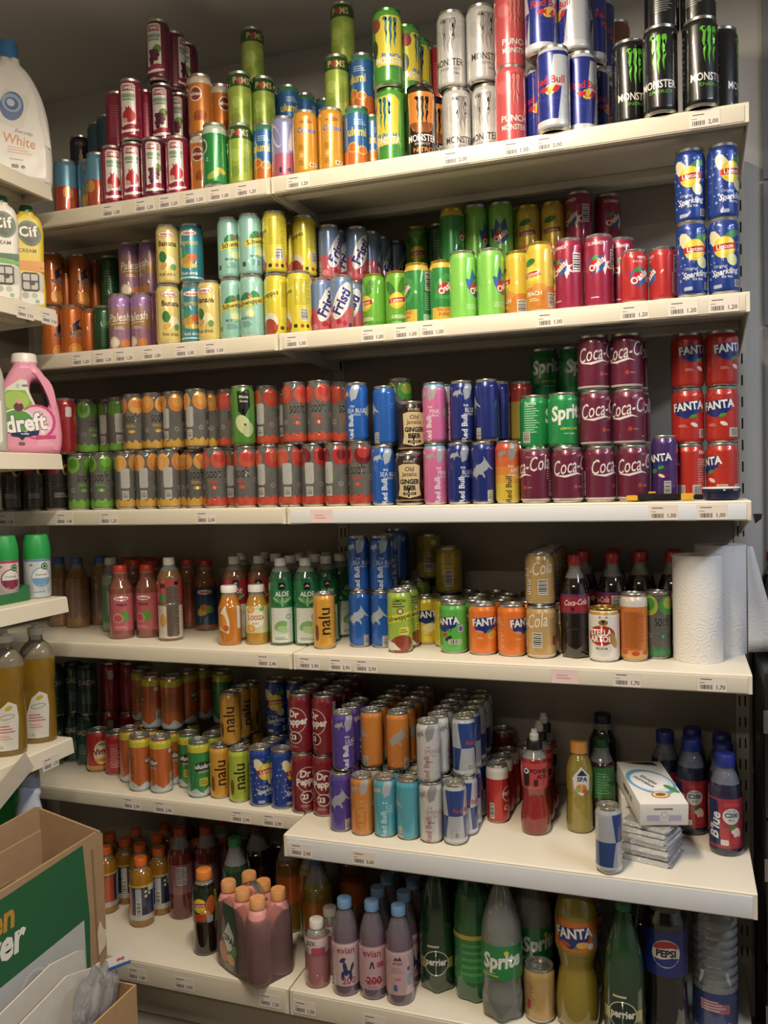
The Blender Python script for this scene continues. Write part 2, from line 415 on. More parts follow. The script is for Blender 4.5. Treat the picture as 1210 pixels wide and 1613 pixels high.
def maaza(u, v):
    return [('e', u, v, 44, 15, '#b5305a'), ('e', u, v, 41, 12.5, '#efe6da'), ('t', 'maaza', u, v, 7, '#b3263f', {'b': .05, 'sx': 1.25})]
def rb(txt1, txt2, tone='#aeb6bf', tcol='#dfe6ee', vert=True, tops='#9ba4ae'):
    a = [('p', [(2, 92), (14, 98), (22, 122), (22, 128), (4, 128), (-2, 112)], tone), ('bull', -14, 104, 22, tone, 20), ('t', 'THE', 4, 80, 4.5, tcol, {'b': .03}), ('t', txt1, 14, 70, 10, tcol, {'b': .0, 'sx': .8}), ('t', 'EDITION', 11, 61, 4.5, tcol), ('bull', 60, 70, 46, tone, 40), ('bar', 78, 18, 17, 24), ('tx', 95, 80, 22, 70, tone, 14)]
    if vert: a += [('t', 'Red Bull', 1, 31, 12.5, tcol, {'rot': 90, 'b': .04})]
    return a
def fanta(c2='#1d2f7f', s=1.0, u=0, v=72):
    return [('p', [(u-27*s, v-17*s), (u-4*s, v-26*s), (u+27*s, v-11*s), (u+28*s, v+13*s), (u-26*s, v+9*s)], c2), ('t', 'FANTA', u, v, 17*s, '#f1efe8', {'b': .055, 'sx': .9, 'out': c2, 'ob': .11, 'rot': 5}), ('e', u+10*s, v-21*s, 15*s, 8*s, '#3f9a3a', 15)]
def monster(fg, m, txt, tcol, out=None, sub='ENERGY', subc=None, extra=()):
    a = list(extra)+[('claw', 0, 74, 34, 72, m)+((out,) if out else ()), ('t', 'MONSTER', 0, 52, 15, txt, {'b': .03, 'sx': .74}), ('t', sub, 5, 38, 6.5, subc or txt, {'sx': 1.4})]
    a += [('tx', 66, 90, 34, 110, tcol, 26), ('bar', 64, 22, 22, 20), ('tx', -66, 90, 34, 110, tcol, 26)]
    return a
def nalu(): return [('t', 'nalu', 2, 68, 30, '#2f1c12', {'rot': 90, 'b': .02}), ('e', -20, 40, 12, 40, '#7a4a1a'), ('t', 'FRUIT', 14, 34, 4, '#3f2a16', {'rot': 90}), ('tx', 70, 60, 30, 80, '#5a3a1a', 14)]
def uludag(c, c2): return [('b', 118, 137, '#c9c332'), ('e', 4, 80, 46, 30, c2), ('t', 'uludag', 4, 82, 12, W_, {'b': .05}), ('t', 'GAZOZ', 6, 68, 6, W_, {'b': .02}), ('p', [(-91, 6), (-91, 24), (-70, 16), (-55, 30), (-35, 15), (-15, 27), (0, 14), (20, 26), (40, 14), (60, 28), (91, 18), (91, 6)], '#b9cbd2'), ('bar', 70, 38, 22, 30), ('r', 62, 110, 12, 10, '#d8d4cc'), ('tx', -62, 76, 38, 50, c2, 10)]
def sooft(top, bot, top2=None):
    a = [('e', -30, 117, 40, 44, top, 12), ('e', 14, 116, 44, 42, top2 or top), ('e', 58, 114, 36, 46, top, -10), ('e', -74, 116, 38, 42, top2 or top), ('e', 16, 122, 30, 26, top), ('e', -28, 120, 22, 28, top2 or top), ('e', 56, 118, 20, 26, top2 or top)]
    z = [(-91, 7)]+[(-91+i*9.1, 20+(7 if i % 2 else 0)+(i*5 % 4)) for i in range(21)]+[(91, 7)]
    a += [('p', [p for p in z], bot), ('t', 'sooft', 0, 84, 27, '#100f0e', {'b': .012, 'sx': .46, 'out': '#a8a6a0', 'ob': .03}), ('e', 34, 66, 13, 13, '#a4a4a0'), ('e', 34, 66, 10.5, 10.5, '#6a6866'), ('e', -30, 52, 11, 11, '#a4a4a0'), ('e', -30, 52, 8.6, 8.6, '#6a6866'),
          ('r', -60, 78, 22, 50, '#b0b0ae'), ('bar', -60, 36, 16, 22), ('tx', 0, 64, 30, 8, bot, 2), ('e', 0, 50, 18, 8, bot), ('tx', 62, 70, 24, 40, '#a8a8a4', 8)]
    return a
CR = '#9a1c40'
def dimes(g, pic): return [('r', 0, 80, 37, 106, '#d9d3cf'), ('r', 0, 121, 32, 13, '#9c1f36'), ('t', 'DiMES', 0, 121, 8.5, W_, {'b': .04}), ('r', 0, 103, 33, 9, g), ('r', 0, 94, 30, 5, g)]+pic+[('e', 2, 24, 46, 16, W_, 8), ('e', 4, 28, 46, 15, CR, 8), ('e', 2, 20, 50, 6, W_, 8), ('bar', 70, 60, 20, 34, '#c9c2be'), ('tx', -60, 70, 34, 70, '#c98a98', 14)]
GRAPES = [('e', 8, 70, 20, 26, '#5f8a3a', -30)]+[('e', -8+7*(i % 3)+(3 if i//3 % 2 else 0), 66-9*(i//3), 11, 11, '#4a1230' if i % 2 else '#641a3c') for i in range(10)]
POMEG = [('e', 1, 55, 32, 32, '#b8242c'), ('p', [(-6, 68), (-8, 78), (-2, 73), (2, 79), (5, 72), (9, 76), (7, 67)], '#a81e2a'), ('e', -9, 44, 14, 12, '#d8a090')]
can('teal_orange', 'sleek', '#5590b0', 'blue topped orange bottomed fruit drink can', 'juice_can', [('b', 5, 76, '#b8472a'), ('e', 0, 60, 26, 30, '#cf8a3a'), ('e', 40, 50, 30, 30, '#cf6a3a')])
can('blue_yellow', 'sleek', '#4d86a4', 'blue and yellow can with red logo patch', 'juice_can', [('r', 0, 122, 30, 12, '#a8202a'), ('t', 'DiMES', 0, 122, 7, W_), ('r', 4, 84, 26, 44, '#a9c4c0'), ('e', 0, 40, 40, 54, '#c9a23a'), ('e', -8, 66, 20, 30, '#5f9a4a')])
can('dimes_pom', 'sleek', CR, 'crimson can with pomegranate picture', 'juice_can', dimes('#7f9f86', POMEG))
can('dimes_grape', 'sleek', '#6b1a38', 'dark wine-red can with grape picture', 'juice_can', dimes('#7f9f86', GRAPES))
can('crimson_plain', 'sleek', CR, 'crimson juice can turned label away', 'juice_can', [('tx', 0, 70, 40, 80, '#b8506a', 14)])
can('orange_logo', 'sleek', '#cd7426', 'orange can with pale top and round logo', 'soft_drink_can', [('b', 122, 138, '#cfc8ba'), ('e', -4, 96, 32, 36, '#d9d2c6'), ('e', -4, 96, 26, 30, '#8f2f1c'), ('t', 'elvan', -4, 96, 9, W_, {'b': .04}), ('e', 6, 46, 34, 24, '#a8501c'), ('t', 'sss', 4, 40, 16, '#8a3f18', {'sx': 1.2})])
can('green_pale', 'sleek', '#1d8a40', 'bright green can with pale top', 'soft_drink_can', [('b', 120, 138, '#b9cbb4'), ('e', -18, 92, 30, 36, '#d9d6ca'), ('e', -18, 92, 24, 28, '#14602c'), ('e', 10, 24, 34, 16, '#8fb03a', 25), ('e', 30, 34, 26, 12, '#c4b23a', -20), ('t', 'Z', -4, 60, 8, '#c9e0c4')])
can('pom_lime', 'sleek', '#94b03e', 'pale lime can with dark green gold-lettered top', 'juice_can', [('b', 108, 139, '#2a5420'), ('t', 'P  MS', 2, 121, 15, '#cdbb7a', {'b': .03, 'sx': .9}), ('e', -3, 121, 13, 14, '#a8322c'), ('e', -10, 70, 26, 30, '#a9c25a', 20), ('e', 16, 50, 34, 34, '#84a238', 20), ('e', -14, 32, 30, 26, '#7f9c34'), ('e', 20, 86, 24, 20, '#a4bd52')])
can('blue_orange', 'sleek', '#2d68ae', 'blue can with yellow script and orange base', 'juice_can', [('b', 5, 46, '#cf6a26'), ('b', 128, 139, '#3f8a5a'), ('t', 'ulumi', -4, 86, 19, '#dcc44a', {'b': .05, 'sx': .8}), ('e', -14, 52, 26, 24, '#dca04a'), ('e', -14, 52, 20, 18, '#cf6a26'), ('e', 8, 46, 24, 20, '#e0b070'), ('e', 8, 46, 18, 15, '#cf6a26'), ('tx', 4, 108, 30, 14, '#a9c4dc', 3), ('tx', 56, 80, 30, 60, '#8fb0d4', 10)])
can('pink_purple', 'sleek', '#8b90c8', 'lilac-blue and pink can with white swirl', 'juice_can', [('b', 5, 60, '#b85a78'), ('e', -22, 100, 22, 60, '#d9d2da', 20), ('e', -19, 98, 16, 46, '#8b90c8', 20), ('e', 22, 96, 18, 66, '#d9d2da', -15), ('e', 10, 22, 9, 9, '#3a3050'), ('r', -10, 22, 6, 12, '#3a3050')])
can('cocosa', 'sleek', '#d3922a', 'golden yellow can with violet lettering', 'juice_can', [('t', 'Cocosa', 0, 98, 11, '#4b4aa8', {'b': .05, 'sh': .25, 'out': '#d9d2d8', 'ob': .11}), ('e', 0, 118, 14, 9, '#8a4a2a'), ('p', [(-18, 116), (0, 124), (18, 116), (0, 112)], '#a8602a'), ('r', -12, 42, 9, 10, '#e0b86a'), ('tx', -12, 60, 16, 14, '#9a661c', 4), ('tx', -12, 26, 16, 12, '#9a661c', 3), ('e', 12, 22, 8, 7, '#c4422a'), ('e', 19, 22, 6, 6, '#5f8a5a'), ('r', 15, 22, 20, 9, '#d9d2c6'), ('e', 11, 22, 6, 6, '#c4422a'), ('e', 18, 22, 6, 6, '#5f9a4a')])
can('m_juice', 'tall', '#4f9a30', 'tall green-yellow can with teal claw marks', 'energy_drink_can', monster('', '#2a7088', W_, '#3a5a2a', None, 'ENERGY', '#2a7088', [('p', [(-30, 40), (30, 44), (34, 140), (24, 150), (-20, 148), (-36, 120)], '#d9c832'), ('e', -34, 130, 26, 30, '#8a3a3a'), ('e', -38, 80, 20, 40, '#33442a'), ('t', 'PUNCH', 4, 62, 11, '#2a7088', {'b': .06, 'out': '#e6e2da', 'ob': .1, 'sx': .9}), ('b', 8, 40, '#3f8f34')]), rim='#4f9a44')
can('m_nitro', 'tall', '#1b1512', 'tall black and orange energy can with black claw marks', 'energy_drink_can', [('p', [(-34, 150), (34, 150), (30, 84), (20, 66), (-20, 66), (-30, 84)], '#cf7d28'), ('p', [(-30, 84), (30, 84), (14, 62), (-14, 62)], '#8a4a1c'), ('claw', 0, 74, 34, 66, '#0f0d0c'), ('t', 'MONSTER', 0, 50, 15, W_, {'b': .03, 'sx': .74}), ('t', 'ENERGY', 0, 38, 5, '#bdb6aa', {'sx': 1.4}), ('t', 'NITRO', 2, 25, 10, '#cf7d28', {'b': .04, 'sx': 1.1}), ('tx', 66, 90, 30, 110, '#b8722a', 24)], rim='#3a332c')
can('m_ultra', 'tall', '#c2c3c4', 'tall white energy can with grey claw marks', 'energy_drink_can', [('e', -24, 110, 26, 40, '#b6b8ba', 30), ('e', 20, 60, 34, 26, '#cdcfd0', 20), ('e', 26, 120, 24, 30, '#b4b6b8', -30)]+monster('', '#9a9c9e', '#3a3a3c', '#9fa1a3', '#5a5b5e', 'ENERGY', '#77787a', [])+[('t', 'ULTRA', 14, 28, 5, '#3a3a3c', {'b': .03})])
can('m_punch', 'tall', '#cf4f55', 'tall coral red energy can with outlined claw marks', 'energy_drink_can', [('e', -24, 120, 26, 30, '#d9646a', 30), ('e', 22, 90, 24, 36, '#c4484f', 20), ('claw', 0, 76, 30, 70, '#dd7f7c', '#7a2a30'), ('t', 'PUNCH', 2, 54, 13, '#e6dcd6', {'b': .04, 'sx': .95, 'out': '#6a2328', 'ob': .09}), ('t', 'MONSTER', 0, 36, 11.5, '#e6dcd6', {'b': .03, 'sx': .74, 'out': '#4a1a20', 'ob': .09}), ('tx', 64, 90, 30, 110, '#b03a44', 24)])
can('rb_tall', 'tall', '#b4bac4', 'tall blue-silver can with red lettering', 'energy_drink_can', [('p', [(-104, 8), (-52, 8), (-40, 84), (-104, 84)], '#1d2d8a'), ('p', [(-52, 150), (-40, 84), (0, 84), (8, 150)], '#1d2d8a'), ('p', [(-40, 8), (-40, 84), (24, 84), (14, 8)], '#1d2d8a'), ('p', [(24, 84), (8, 150), (60, 150), (72, 84)], '#b4bac4'), ('p', [(60, 150), (72, 84), (104, 84), (104, 150)], '#1d2d8a'), ('b', 8, 20, '#c9ced6'), ('b', 146, 154, '#1d2d8a'), ('e', 0, 78, 22, 20, '#d9b23a'), ('bull', -12, 76, 20, '#c4252f'), ('p', [(2, 74), (14, 72), (22, 84), (12, 86)], '#c4252f'), ('t', 'Red', -20, 97, 15, '#c4252f', {'b': .04}), ('t', 'Bull', 16, 97, 15, '#c4252f', {'b': .04}), ('t', 'ENERGY DRINK', 0, 60, 4.5, '#3a4a9a'), ('tx', 80, 60, 34, 90, '#8f97a8', 20), ('bar', 84, 130, 22, 26)])
can('copper_can', 'tall', '#84492f', 'tall copper brown can', 'energy_drink_can', [('e', -12, 120, 30, 40, '#9a5f40', 30), ('e', 14, 80, 40, 30, '#6f3a26', 20), ('e', 0, 40, 34, 40, '#955a3a', -20), ('t', 'S', 0, 110, 30, '#5f2f1f', {'rot': 20})])
can('m_black', 'tall', '#101213', 'tall black can with neon green claw marks', 'energy_drink_can', monster('', '#58c22c', '#e3e1dc', '#77797a', None, 'ENERGY', '#58a232'), rim='#9c9a94')
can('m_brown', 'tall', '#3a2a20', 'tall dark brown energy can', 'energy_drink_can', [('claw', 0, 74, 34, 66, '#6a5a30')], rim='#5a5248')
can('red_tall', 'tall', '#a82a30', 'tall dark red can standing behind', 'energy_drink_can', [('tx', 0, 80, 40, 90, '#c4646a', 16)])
can('navy_tall', 'sleek', '#1f2440', 'dark navy can with small bottle picture', 'soft_drink_can', [('r', 0, 70, 12, 40, '#8a6a4a'), ('r', 0, 96, 6, 14, '#8a6a4a'), ('t', 'GOLD', 0, 120, 8, '#a8884a')])
can('trop', 'sleek', '#c8641f', 'orange can with dark blue logo', 'soft_drink_can', [('p', [(-8, 94), (14, 110), (6, 92), (20, 84), (0, 78), (-6, 64)], '#2a2f4a'), ('t', 'TROPI', 2, 66, 12, '#26304f', {'b': .05, 'sx': .85, 'out': '#d9d6ce', 'ob': .1}), ('e', -2, 26, 36, 34, '#e0a04a'), ('e', -2, 26, 30, 28, '#c8641f'), ('e', -2, 26, 26, 24, '#dd923a'), ('bar', 66, 30, 18, 24), ('tx', 66, 90, 26, 70, '#8a4216', 12)])
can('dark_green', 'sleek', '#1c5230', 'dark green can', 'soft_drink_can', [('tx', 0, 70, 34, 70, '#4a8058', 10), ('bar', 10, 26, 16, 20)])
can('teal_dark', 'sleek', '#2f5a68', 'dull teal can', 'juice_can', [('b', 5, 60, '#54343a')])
can('palesh', 'sleek', '#a5804f', 'violet and gold can with white script', 'juice_can', [('b', 112, 139, '#9a74b4'), ('b', 88, 112, '#a37a84'), ('b', 5, 60, '#9a6f8a'), ('t', 'Palesh', 0, 84, 21, '#e6dfe0', {'sh': .3, 'b': .02, 'rot': 6, 'sx': .8}), ('r', 0, 70, 44, 1.6, '#e6dfe0', 6), ('tx', 4, 58, 30, 8, '#d9c9cc', 2), ('e', -14, 22, 30, 30, '#d9cfae', 0), ('e', -14, 22, 22, 20, '#efe6d4'), ('e', 16, 20, 26, 22, '#cf7a3a', 20), ('bar', 74, 50, 16, 34)])
can('plum_green', 'sleek', '#7a3a5a', 'plum can with green fruit print', 'juice_can', [('e', 0, 100, 30, 40, '#7fa04a'), ('e', 0, 90, 24, 20, '#b8304a')])
can('maaza_ban', 'sleek', '#dcc56e', 'pale yellow banana drink can', 'juice_can', maaza(0, 121)+[('t', 'Banana', 2, 98, 13, '#4a2a18', {'b': .05, 'sx': .9}), ('e', -10, 66, 20, 28, '#2f7a3a', 10), ('e', 2, 52, 12, 34, '#efe6c4', -20), ('e', 12, 54, 20, 26, '#e9ddb0', 30), ('e', -8, 44, 20, 14, '#d9a24a', 40), ('e', 16, 42, 14, 16, '#5f9a4a'), ('t', 'fruit drink', 0, 24, 8, '#5a3a1e', {'b': .03, 'sx': .9}), ('bar', 76, 40, 16, 36)])
can('maaza_apr', 'sleek', '#2f8a9c', 'teal apricot drink can', 'juice_can', maaza(0, 121)+[('t', 'apricot', 2, 98, 12, '#c9a84a', {'b': .05, 'sx': .9}), ('e', -6, 56, 34, 28, '#c99a3a', 20), ('e', 10, 62, 22, 20, '#c4603a'), ('e', -14, 72, 22, 18, '#3f9a6a', 40), ('e', 0, 42, 40, 12, '#d9b44a'), ('t', 'fruit drink', 0, 24, 8, '#dce6e4', {'b': .03, 'sx': .9}), ('b', 12, 16, '#c4d4d4')])
can('schw_mint', 'sleek', '#8fcabd', 'mint green can with yellow name band', 'soft_drink_can', [('e', -12, 92, 30, 20, '#2f7f4a', 30), ('e', 14, 96, 26, 18, '#3a8f4a', -40), ('e', 0, 56, 26, 26, '#b9d88a'), ('e', 0, 54, 18, 18, '#dce8b8')]+schw(0, 78, '#d9cc4a', '#22303a')+[('e', 0, 96, 9, 9, '#b05a78'), ('t', 'MOJITO', -10, 44, 6, '#2f5a5a', {'b': .02}), ('tx', -8, 30, 26, 14, '#4a7f78', 4), ('r', -40, 26, 9, 11, '#3a4a4a'), ('bar', 62, 34, 16, 40)])
can('schw_yel', 'sleek', '#d8c92e', 'yellow tonic can with red sphere', 'soft_drink_can', [('e', -30, 22, 40, 44, '#a8422a'), ('e', -30, 34, 40, 40, '#d9d4c4'), ('e', -32, 20, 38, 40, '#a8422a')]+schw(-40, 92, '#e3d53a', '#2a2a1c')+[('tx', 20, 96, 42, 60, '#a89a1e', 16), ('bar', 22, 44, 20, 28), ('r', 0, 18, 9, 8, '#3a3420'), ('e', 30, 18, 9, 9, '#3a3420'), ('r', 16, 18, 8, 8, '#a8401f'), ('e', 60, 30, 40, 44, '#a8422a')])
can('fristi', 'slim', '#c45a68', 'blue and pink can with slanted lettering', 'soft_drink_can', [('b', 62, 128, '#6a84b4'), ('e', 4, 74, 38, 92, '#e3dcdc', -24), ('e', 5, 72, 32, 80, '#cfd6d8', -24), ('e', 5, 72, 28, 72, '#e6e0de', -24), ('t', 'Fristi', 3, 72, 24, '#2f2f88', {'b': .06, 'rot': 62, 'sx': .95}), ('e', -4, 26, 14, 12, '#a8222c'), ('e', 10, 22, 12, 12, '#b52a34'), ('r', 24, 16, 10, 14, '#2a3f7a'), ('bar', -50, 28, 15, 40), ('e', -30, 20, 16, 14, '#d98a94')])
can('lip_green', 'sleek', '#68b636', 'lime green iced tea can with yellow ball logo', 'iced_tea_can', [('e', -16, 104, 20, 44, '#3f7f2a', 35), ('e', 14, 112, 18, 40, '#4a8f2f', -20), ('b', 5, 32, '#4f9f2c')]+lipton(0, 76, .95)+[('t', 'GREEN', 4, 38, 8, '#e0ecd0', {'b': .04}), ('tx', 4, 22, 30, 12, '#b8dca0', 3), ('e', 70, 118, 9, 9, '#dfe6d4'), ('e', 84, 118, 9, 9, '#dfe6d4')], rim='#c4a93a')
can('oas_green', 'sleek', '#2a8a40', 'green fruit drink can with yellow rim and base', 'juice_can', [('b', 128, 140, '#d6b23a'), ('p', [(-26, 60), (-20, 96), (0, 116), (24, 108), (30, 80), (16, 56)], '#3fa04a')]+oasis(0, 84, 1, '#2a7a44')+[('b', 5, 40, '#d6b23a', 34), ('t', 'THE CITRUS', 0, 34, 7, '#b5301f', {'b': .04, 'sx': .8}), ('t', 'PUNCH', 0, 24, 7, '#b5301f', {'b': .04}), ('r', 66, 104, 22, 44, '#b8c4b0'), ('bar', 66, 104, 20, 40), ('tx', 66, 58, 26, 40, '#8fc49a', 8), ('r', 60, 22, 22, 16, '#9fd0a8')], rim='#c4a93a')
can('oas_lime', 'sleek2', '#7ccf50', 'bright light green can with blue splash', 'juice_can', [('p', [(-14, 70), (-18, 90), (-8, 88), (-2, 112), (8, 96), (20, 112), (26, 84), (24, 60), (6, 50)], '#2f62a8')]+oasis(8, 72, 1)+[('tx', 0, 30, 34, 12, '#b8e89a', 3)])
can('lip_yel', 'sleek', '#d8b836', 'yellow peach iced tea can', 'iced_tea_can', [('b', 5, 52, '#cf7f2c'), ('e', -12, 104, 30, 14, '#2f7a3a', 15)]+lipton(-6, 78, .95)+[('e', 10, 50, 30, 18, '#dd923a'), ('t', 'PEACH', -2, 38, 8.5, '#f0e8d8', {'b': .04}), ('tx', 0, 26, 26, 8, '#f0dcb0', 2), ('bar', 40, 24, 20, 30), ('e', 60, 122, 9, 9, '#3a3a2c'), ('e', 74, 122, 9, 9, '#3a3a2c'), ('r', 68, 66, 36, 88, '#c9a92c'), ('tx', 68, 66, 32, 84, '#8f7a1c', 18)], rim='#c4a93a')
can('oas_crim', 'sleek2', '#a02448', 'raspberry red fruit drink can', 'juice_can', [('p', [(18, 108), (21, 94), (32, 96), (24, 88), (34, 78), (22, 81), (18, 66), (13, 80), (2, 78), (10, 88), (2, 98), (14, 95)], '#e8d4d8')]+oasis(0, 90, .95)+[('r', 74, 46, 46, 78, '#b8707e'), ('tx', 74, 46, 42, 74, '#7a2a44', 20), ('bar', 40, 100, 18, 40, '#d9d4d0'), ('t', 'SUMMER', 0, 132, 7, '#e6c8d0', {'b': .03}), ('tx', 0, 22, 24, 6, '#dcb8c4', 1)])
can('oas_red', 'mini', '#bf2a2e', 'short red fruit drink can', 'juice_can', oasis(2, 52, 1)+[('t', 'FRUIT', 8, 90, 5, '#eccfca', {'b': .03}), ('r', 74, 36, 40, 50, '#c98a88'), ('tx', 74, 36, 36, 46, '#9a3a3a', 12), ('bar', 68, 74, 20, 34), ('t', 'ROUGE', 0, 82, 4, '#eccfca')])
BUB = [('e', ((i*53) % 90)-45, 28+((i*37) % 100), 2.5+(i % 4), 2.5+(i % 4), '#7f9ad0' if i % 2 else '#9fb4dc') for i in range(46)]
can('lip_spark', 'sleek', '#1c3f9a', 'blue sparkling iced tea can with lemon', 'iced_tea_can', BUB+[('e', -16, 104, 22, 40, '#e6dcae', 30), ('e', 16, 112, 30, 14, '#3f8a4a', 20)]+lipton(2, 88, 1.05)+[('e', 16, 64, 20, 24, '#dfe0a0', 30), ('t', 'Original', -6, 52, 5.5, '#b8c4e0', {'b': .02}), ('t', 'Sparkling', 2, 41, 11, '#e6e8ee', {'b': .04, 'sh': .35, 'rot': 6, 'sx': .9}), ('t', 'ICE TEA', 6, 31, 4, '#e6e8ee', {'b': .03}), ('bar', 28, 19, 14, 14), ('r', -12, 14, 16, 7, '#aab8d8'), ('tx', 62, 74, 30, 100, '#8fa4d4', 12), ('e', 52, 124, 9, 9, '#8fa4c4')])
APP, ORG, RED, CHE = '#6fae3a', '#d28a34', '#c43a30', '#a82a30'
can('sooft_apple', 'sleek', '#c9c8c3', 'clear can with green apple print', 'soft_drink_can', sooft('#6fa83c', '#6fb03a', '#4f8a2c'), rim='#a3a19a', kind='petcan')
can('sooft_orange', 'sleek', '#c9c8c3', 'clear can with orange fruit print', 'soft_drink_can', sooft('#cf8232', '#d2a03c', '#d89a48'), rim='#a3a19a', kind='petcan')
can('sooft_red', 'sleek', '#c9c8c3', 'clear can with red strawberry print', 'soft_drink_can', sooft('#c23a30', '#cf4a32', '#c4523a'), rim='#a3a19a', kind='petcan')
can('sooft_cherry', 'sleek', '#c9c8c3', 'clear can with dark cherry print', 'soft_drink_can', sooft('#b8332c', '#c8412f', '#7a1c22'), rim='#a3a19a', kind='petcan')
can('sooft_lime', 'sleek', '#c9c8c3', 'clear can with lime slice print', 'soft_drink_can', sooft('#a4b83a', '#2f7a44', '#3f9a3a'), rim='#b9b6ae', kind='petcan')
can('pacha', 'sleek', '#6a6260', 'clear can with peach print', 'soft_drink_can', [('e', -20, 108, 30, 30, '#8a2a38'), ('e', 16, 106, 26, 30, '#c9a24a'), ('e', 16, 106, 14, 16, '#3a2418'), ('t', 'PACHACHA', 0, 66, 9, K_, {'b': .05, 'sx': .8, 'out': '#8a8680', 'ob': .08}), ('bar', 50, 26, 24, 26, '#a8a4a0'), ('tx', 0, 40, 40, 14, '#a8a09a', 3)], rim='#77756f', kind='petcan')
can('green_apple', 'sleek', '#4a8a2c', 'leaf green can with black patch and cut apple', 'soft_drink_can', [('p', [(-16, 132), (14, 136), (16, 96), (0, 70), (-14, 84)], '#1a1c18'), ('t', 'Mixte', 0, 118, 7, '#cfd4c4', {'b': .03}), ('t', 'Sinaas', 0, 108, 6, '#cfd4c4'), ('e', -2, 52, 34, 50, '#c4cf9a', 30), ('e', 10, 40, 26, 36, '#b4c486', -20), ('e', 2, 52, 6, 6, '#5a4a2a')])
can('red_dark', 'sleek', '#a02026', 'red can with grey patch', 'soft_drink_can', [('r', 0, 110, 16, 26, '#c9c2be'), ('e', 24, 90, 20, 30, '#a8602a')])
can('rb_blue', 'slim', '#1d5cbb', 'bright blue slim energy can', 'energy_drink_can', rb('SEA BLUE', '', '#a9b6c4'))
can('rb_pink', 'slim', '#cf669c', 'pink slim energy can', 'energy_drink_can', rb('PINK', '', '#a8a0a8', '#e8d8e4')+[('b', 124, 130, '#6fa8c9')])
can('rb_navy', 'slim', '#1b2a7a', 'navy slim energy can with silver bull', 'energy_drink_can', rb('BLUE', '', '#9aa3b4'))
can('rb_apricot', 'slim', '#d98a3a', 'red to yellow slim energy can', 'energy_drink_can', [('b', 100, 130, '#cf4a2c'), ('b', 80, 100, '#d5622e'), ('b', 62, 80, '#d9802f'), ('b', 44, 62, '#d9a032'), ('b', 5, 44, '#d9bc34')]+rb('APRI', '', '#8f8a84', '#e8d9c8', False)+[('t', 'Red Bull', 0, 31, 12.5, '#5a4a1e', {'rot': 90, 'b': .04})])
can('rb_redyel', 'slim', '#8a7a2a', 'red and yellow slim can', 'energy_drink_can', [('b', 90, 130, '#8a2a20')])
can('rb_lilac', 'slim', '#503a98', 'violet slim energy can', 'energy_drink_can', rb('LILAC', '', '#9aa0ac'))
can('rb_orange', 'slim', '#cd7a2a', 'orange slim energy can', 'energy_drink_can', rb('APRICOT', '', '#a8a098', '#d99a5a'))
can('rb_ice', 'slim', '#4aa3bb', 'icy turquoise slim energy can', 'energy_drink_can', rb('ICE', '', '#a9b4b8', '#b8dce4'))
can('rb_white', 'slim', '#c0c0bf', 'silvery white slim energy can', 'energy_drink_can', rb('SPRING', '', '#8a8c90', '#a8787a')+[('tx', 10, 48, 22, 5, '#6a78a8', 1)])
can('rb_silver', 'slim', '#a9b0ba', 'blue and silver slim energy can', 'energy_drink_can', [('p', [(-83, 8), (-42, 8), (-34, 66), (-83, 66)], '#1f4488'), ('p', [(-42, 122), (-34, 66), (0, 66), (6, 122)], '#24428a'), ('p', [(6, 8), (0, 66), (34, 66), (42, 8)], '#24428a'), ('t', 'Red Bull', 0, 78, 10, '#b8303a', {'b': .04}), ('b', 8, 16, '#c4c9d0'), ('tx', 60, 70, 26, 60, '#77808c', 12), ('bar', -14, 24, 16, 14)], rim='#b9b5a2')
can('ginger', 'std', '#2b1712', 'dark brown can with cream label', 'soft_drink_can', [('b', 92, 100, '#1a1210'), ('t', 'DOUBLE', 0, 97, 5, '#cfc4a8', {'b': .03}), ('p', [(-26, 88), (-14, 92), (14, 92), (26, 88), (24, 40), (28, 22), (0, 16), (-28, 22), (-24, 40)], '#cfbd8f'), ('t', 'Old', 0, 80, 10, '#6a2a1c', {'b': .03, 'sh': .1}), ('t', 'Jamaica', 0, 69, 9.5, '#6a2a1c', {'b': .03, 'sh': .1, 'sx': .85}), ('t', 'GINGER', 0, 52, 10.5, K_, {'b': .08, 'sx': .85}), ('t', 'BEER', 0, 38, 10.5, K_, {'b': .08, 'sx': .9}), ('r', 0, 26, 30, 6, '#2a1a14'), ('t', 'ORIGINAL', 0, 26, 3.5, '#cfbd8f', {'b': .03}), ('e', 40, 50, 20, 30, '#6a3a1c'), ('e', 42, 60, 10, 14, '#140d0b'), ('b', 10, 13, '#a8885a')])
def coke(u=0, col=W_): return [('t', 'Coca-Cola', u, 76, 25, col, {'sh': .28, 'b': .02, 'rot': 7, 'sx': .8, 'out': '#5a1830', 'ob': .03}), ('p', [(u-46, 62), (u-20, 57), (u+6, 62), (u+20, 60), (u+4, 66), (u-20, 62)], col)]
can('coke_cherry', 'std', '#6d213d', 'maroon cola can with white script', 'soft_drink_can', [('t', 'Coca-Cola', 8, 78, 31, '#e6e0e0', {'sh': .42, 'b': .005, 'rot': 9, 'sx': .6}), ('p', [(-42, 58), (-16, 53), (10, 60), (24, 58), (8, 64), (-16, 58)], '#e6e0e0'), ('e', 6, 34, 9, 9, '#c4382a'), ('t', 'zero', 18, 34, 4, '#c9a8b0'), ('t', 'Cherry', 18, 98, 4, '#c9a8b0'), ('tx', 72, 70, 30, 40, '#b890a0', 8), ('bar', 72, 32, 16, 34), ('r', -70, 40, 14, 52, '#cfc8c4'), ('tx', -70, 40, 12, 48, '#5a2038', 6), ('b', 6, 10, '#cfc9c0')])
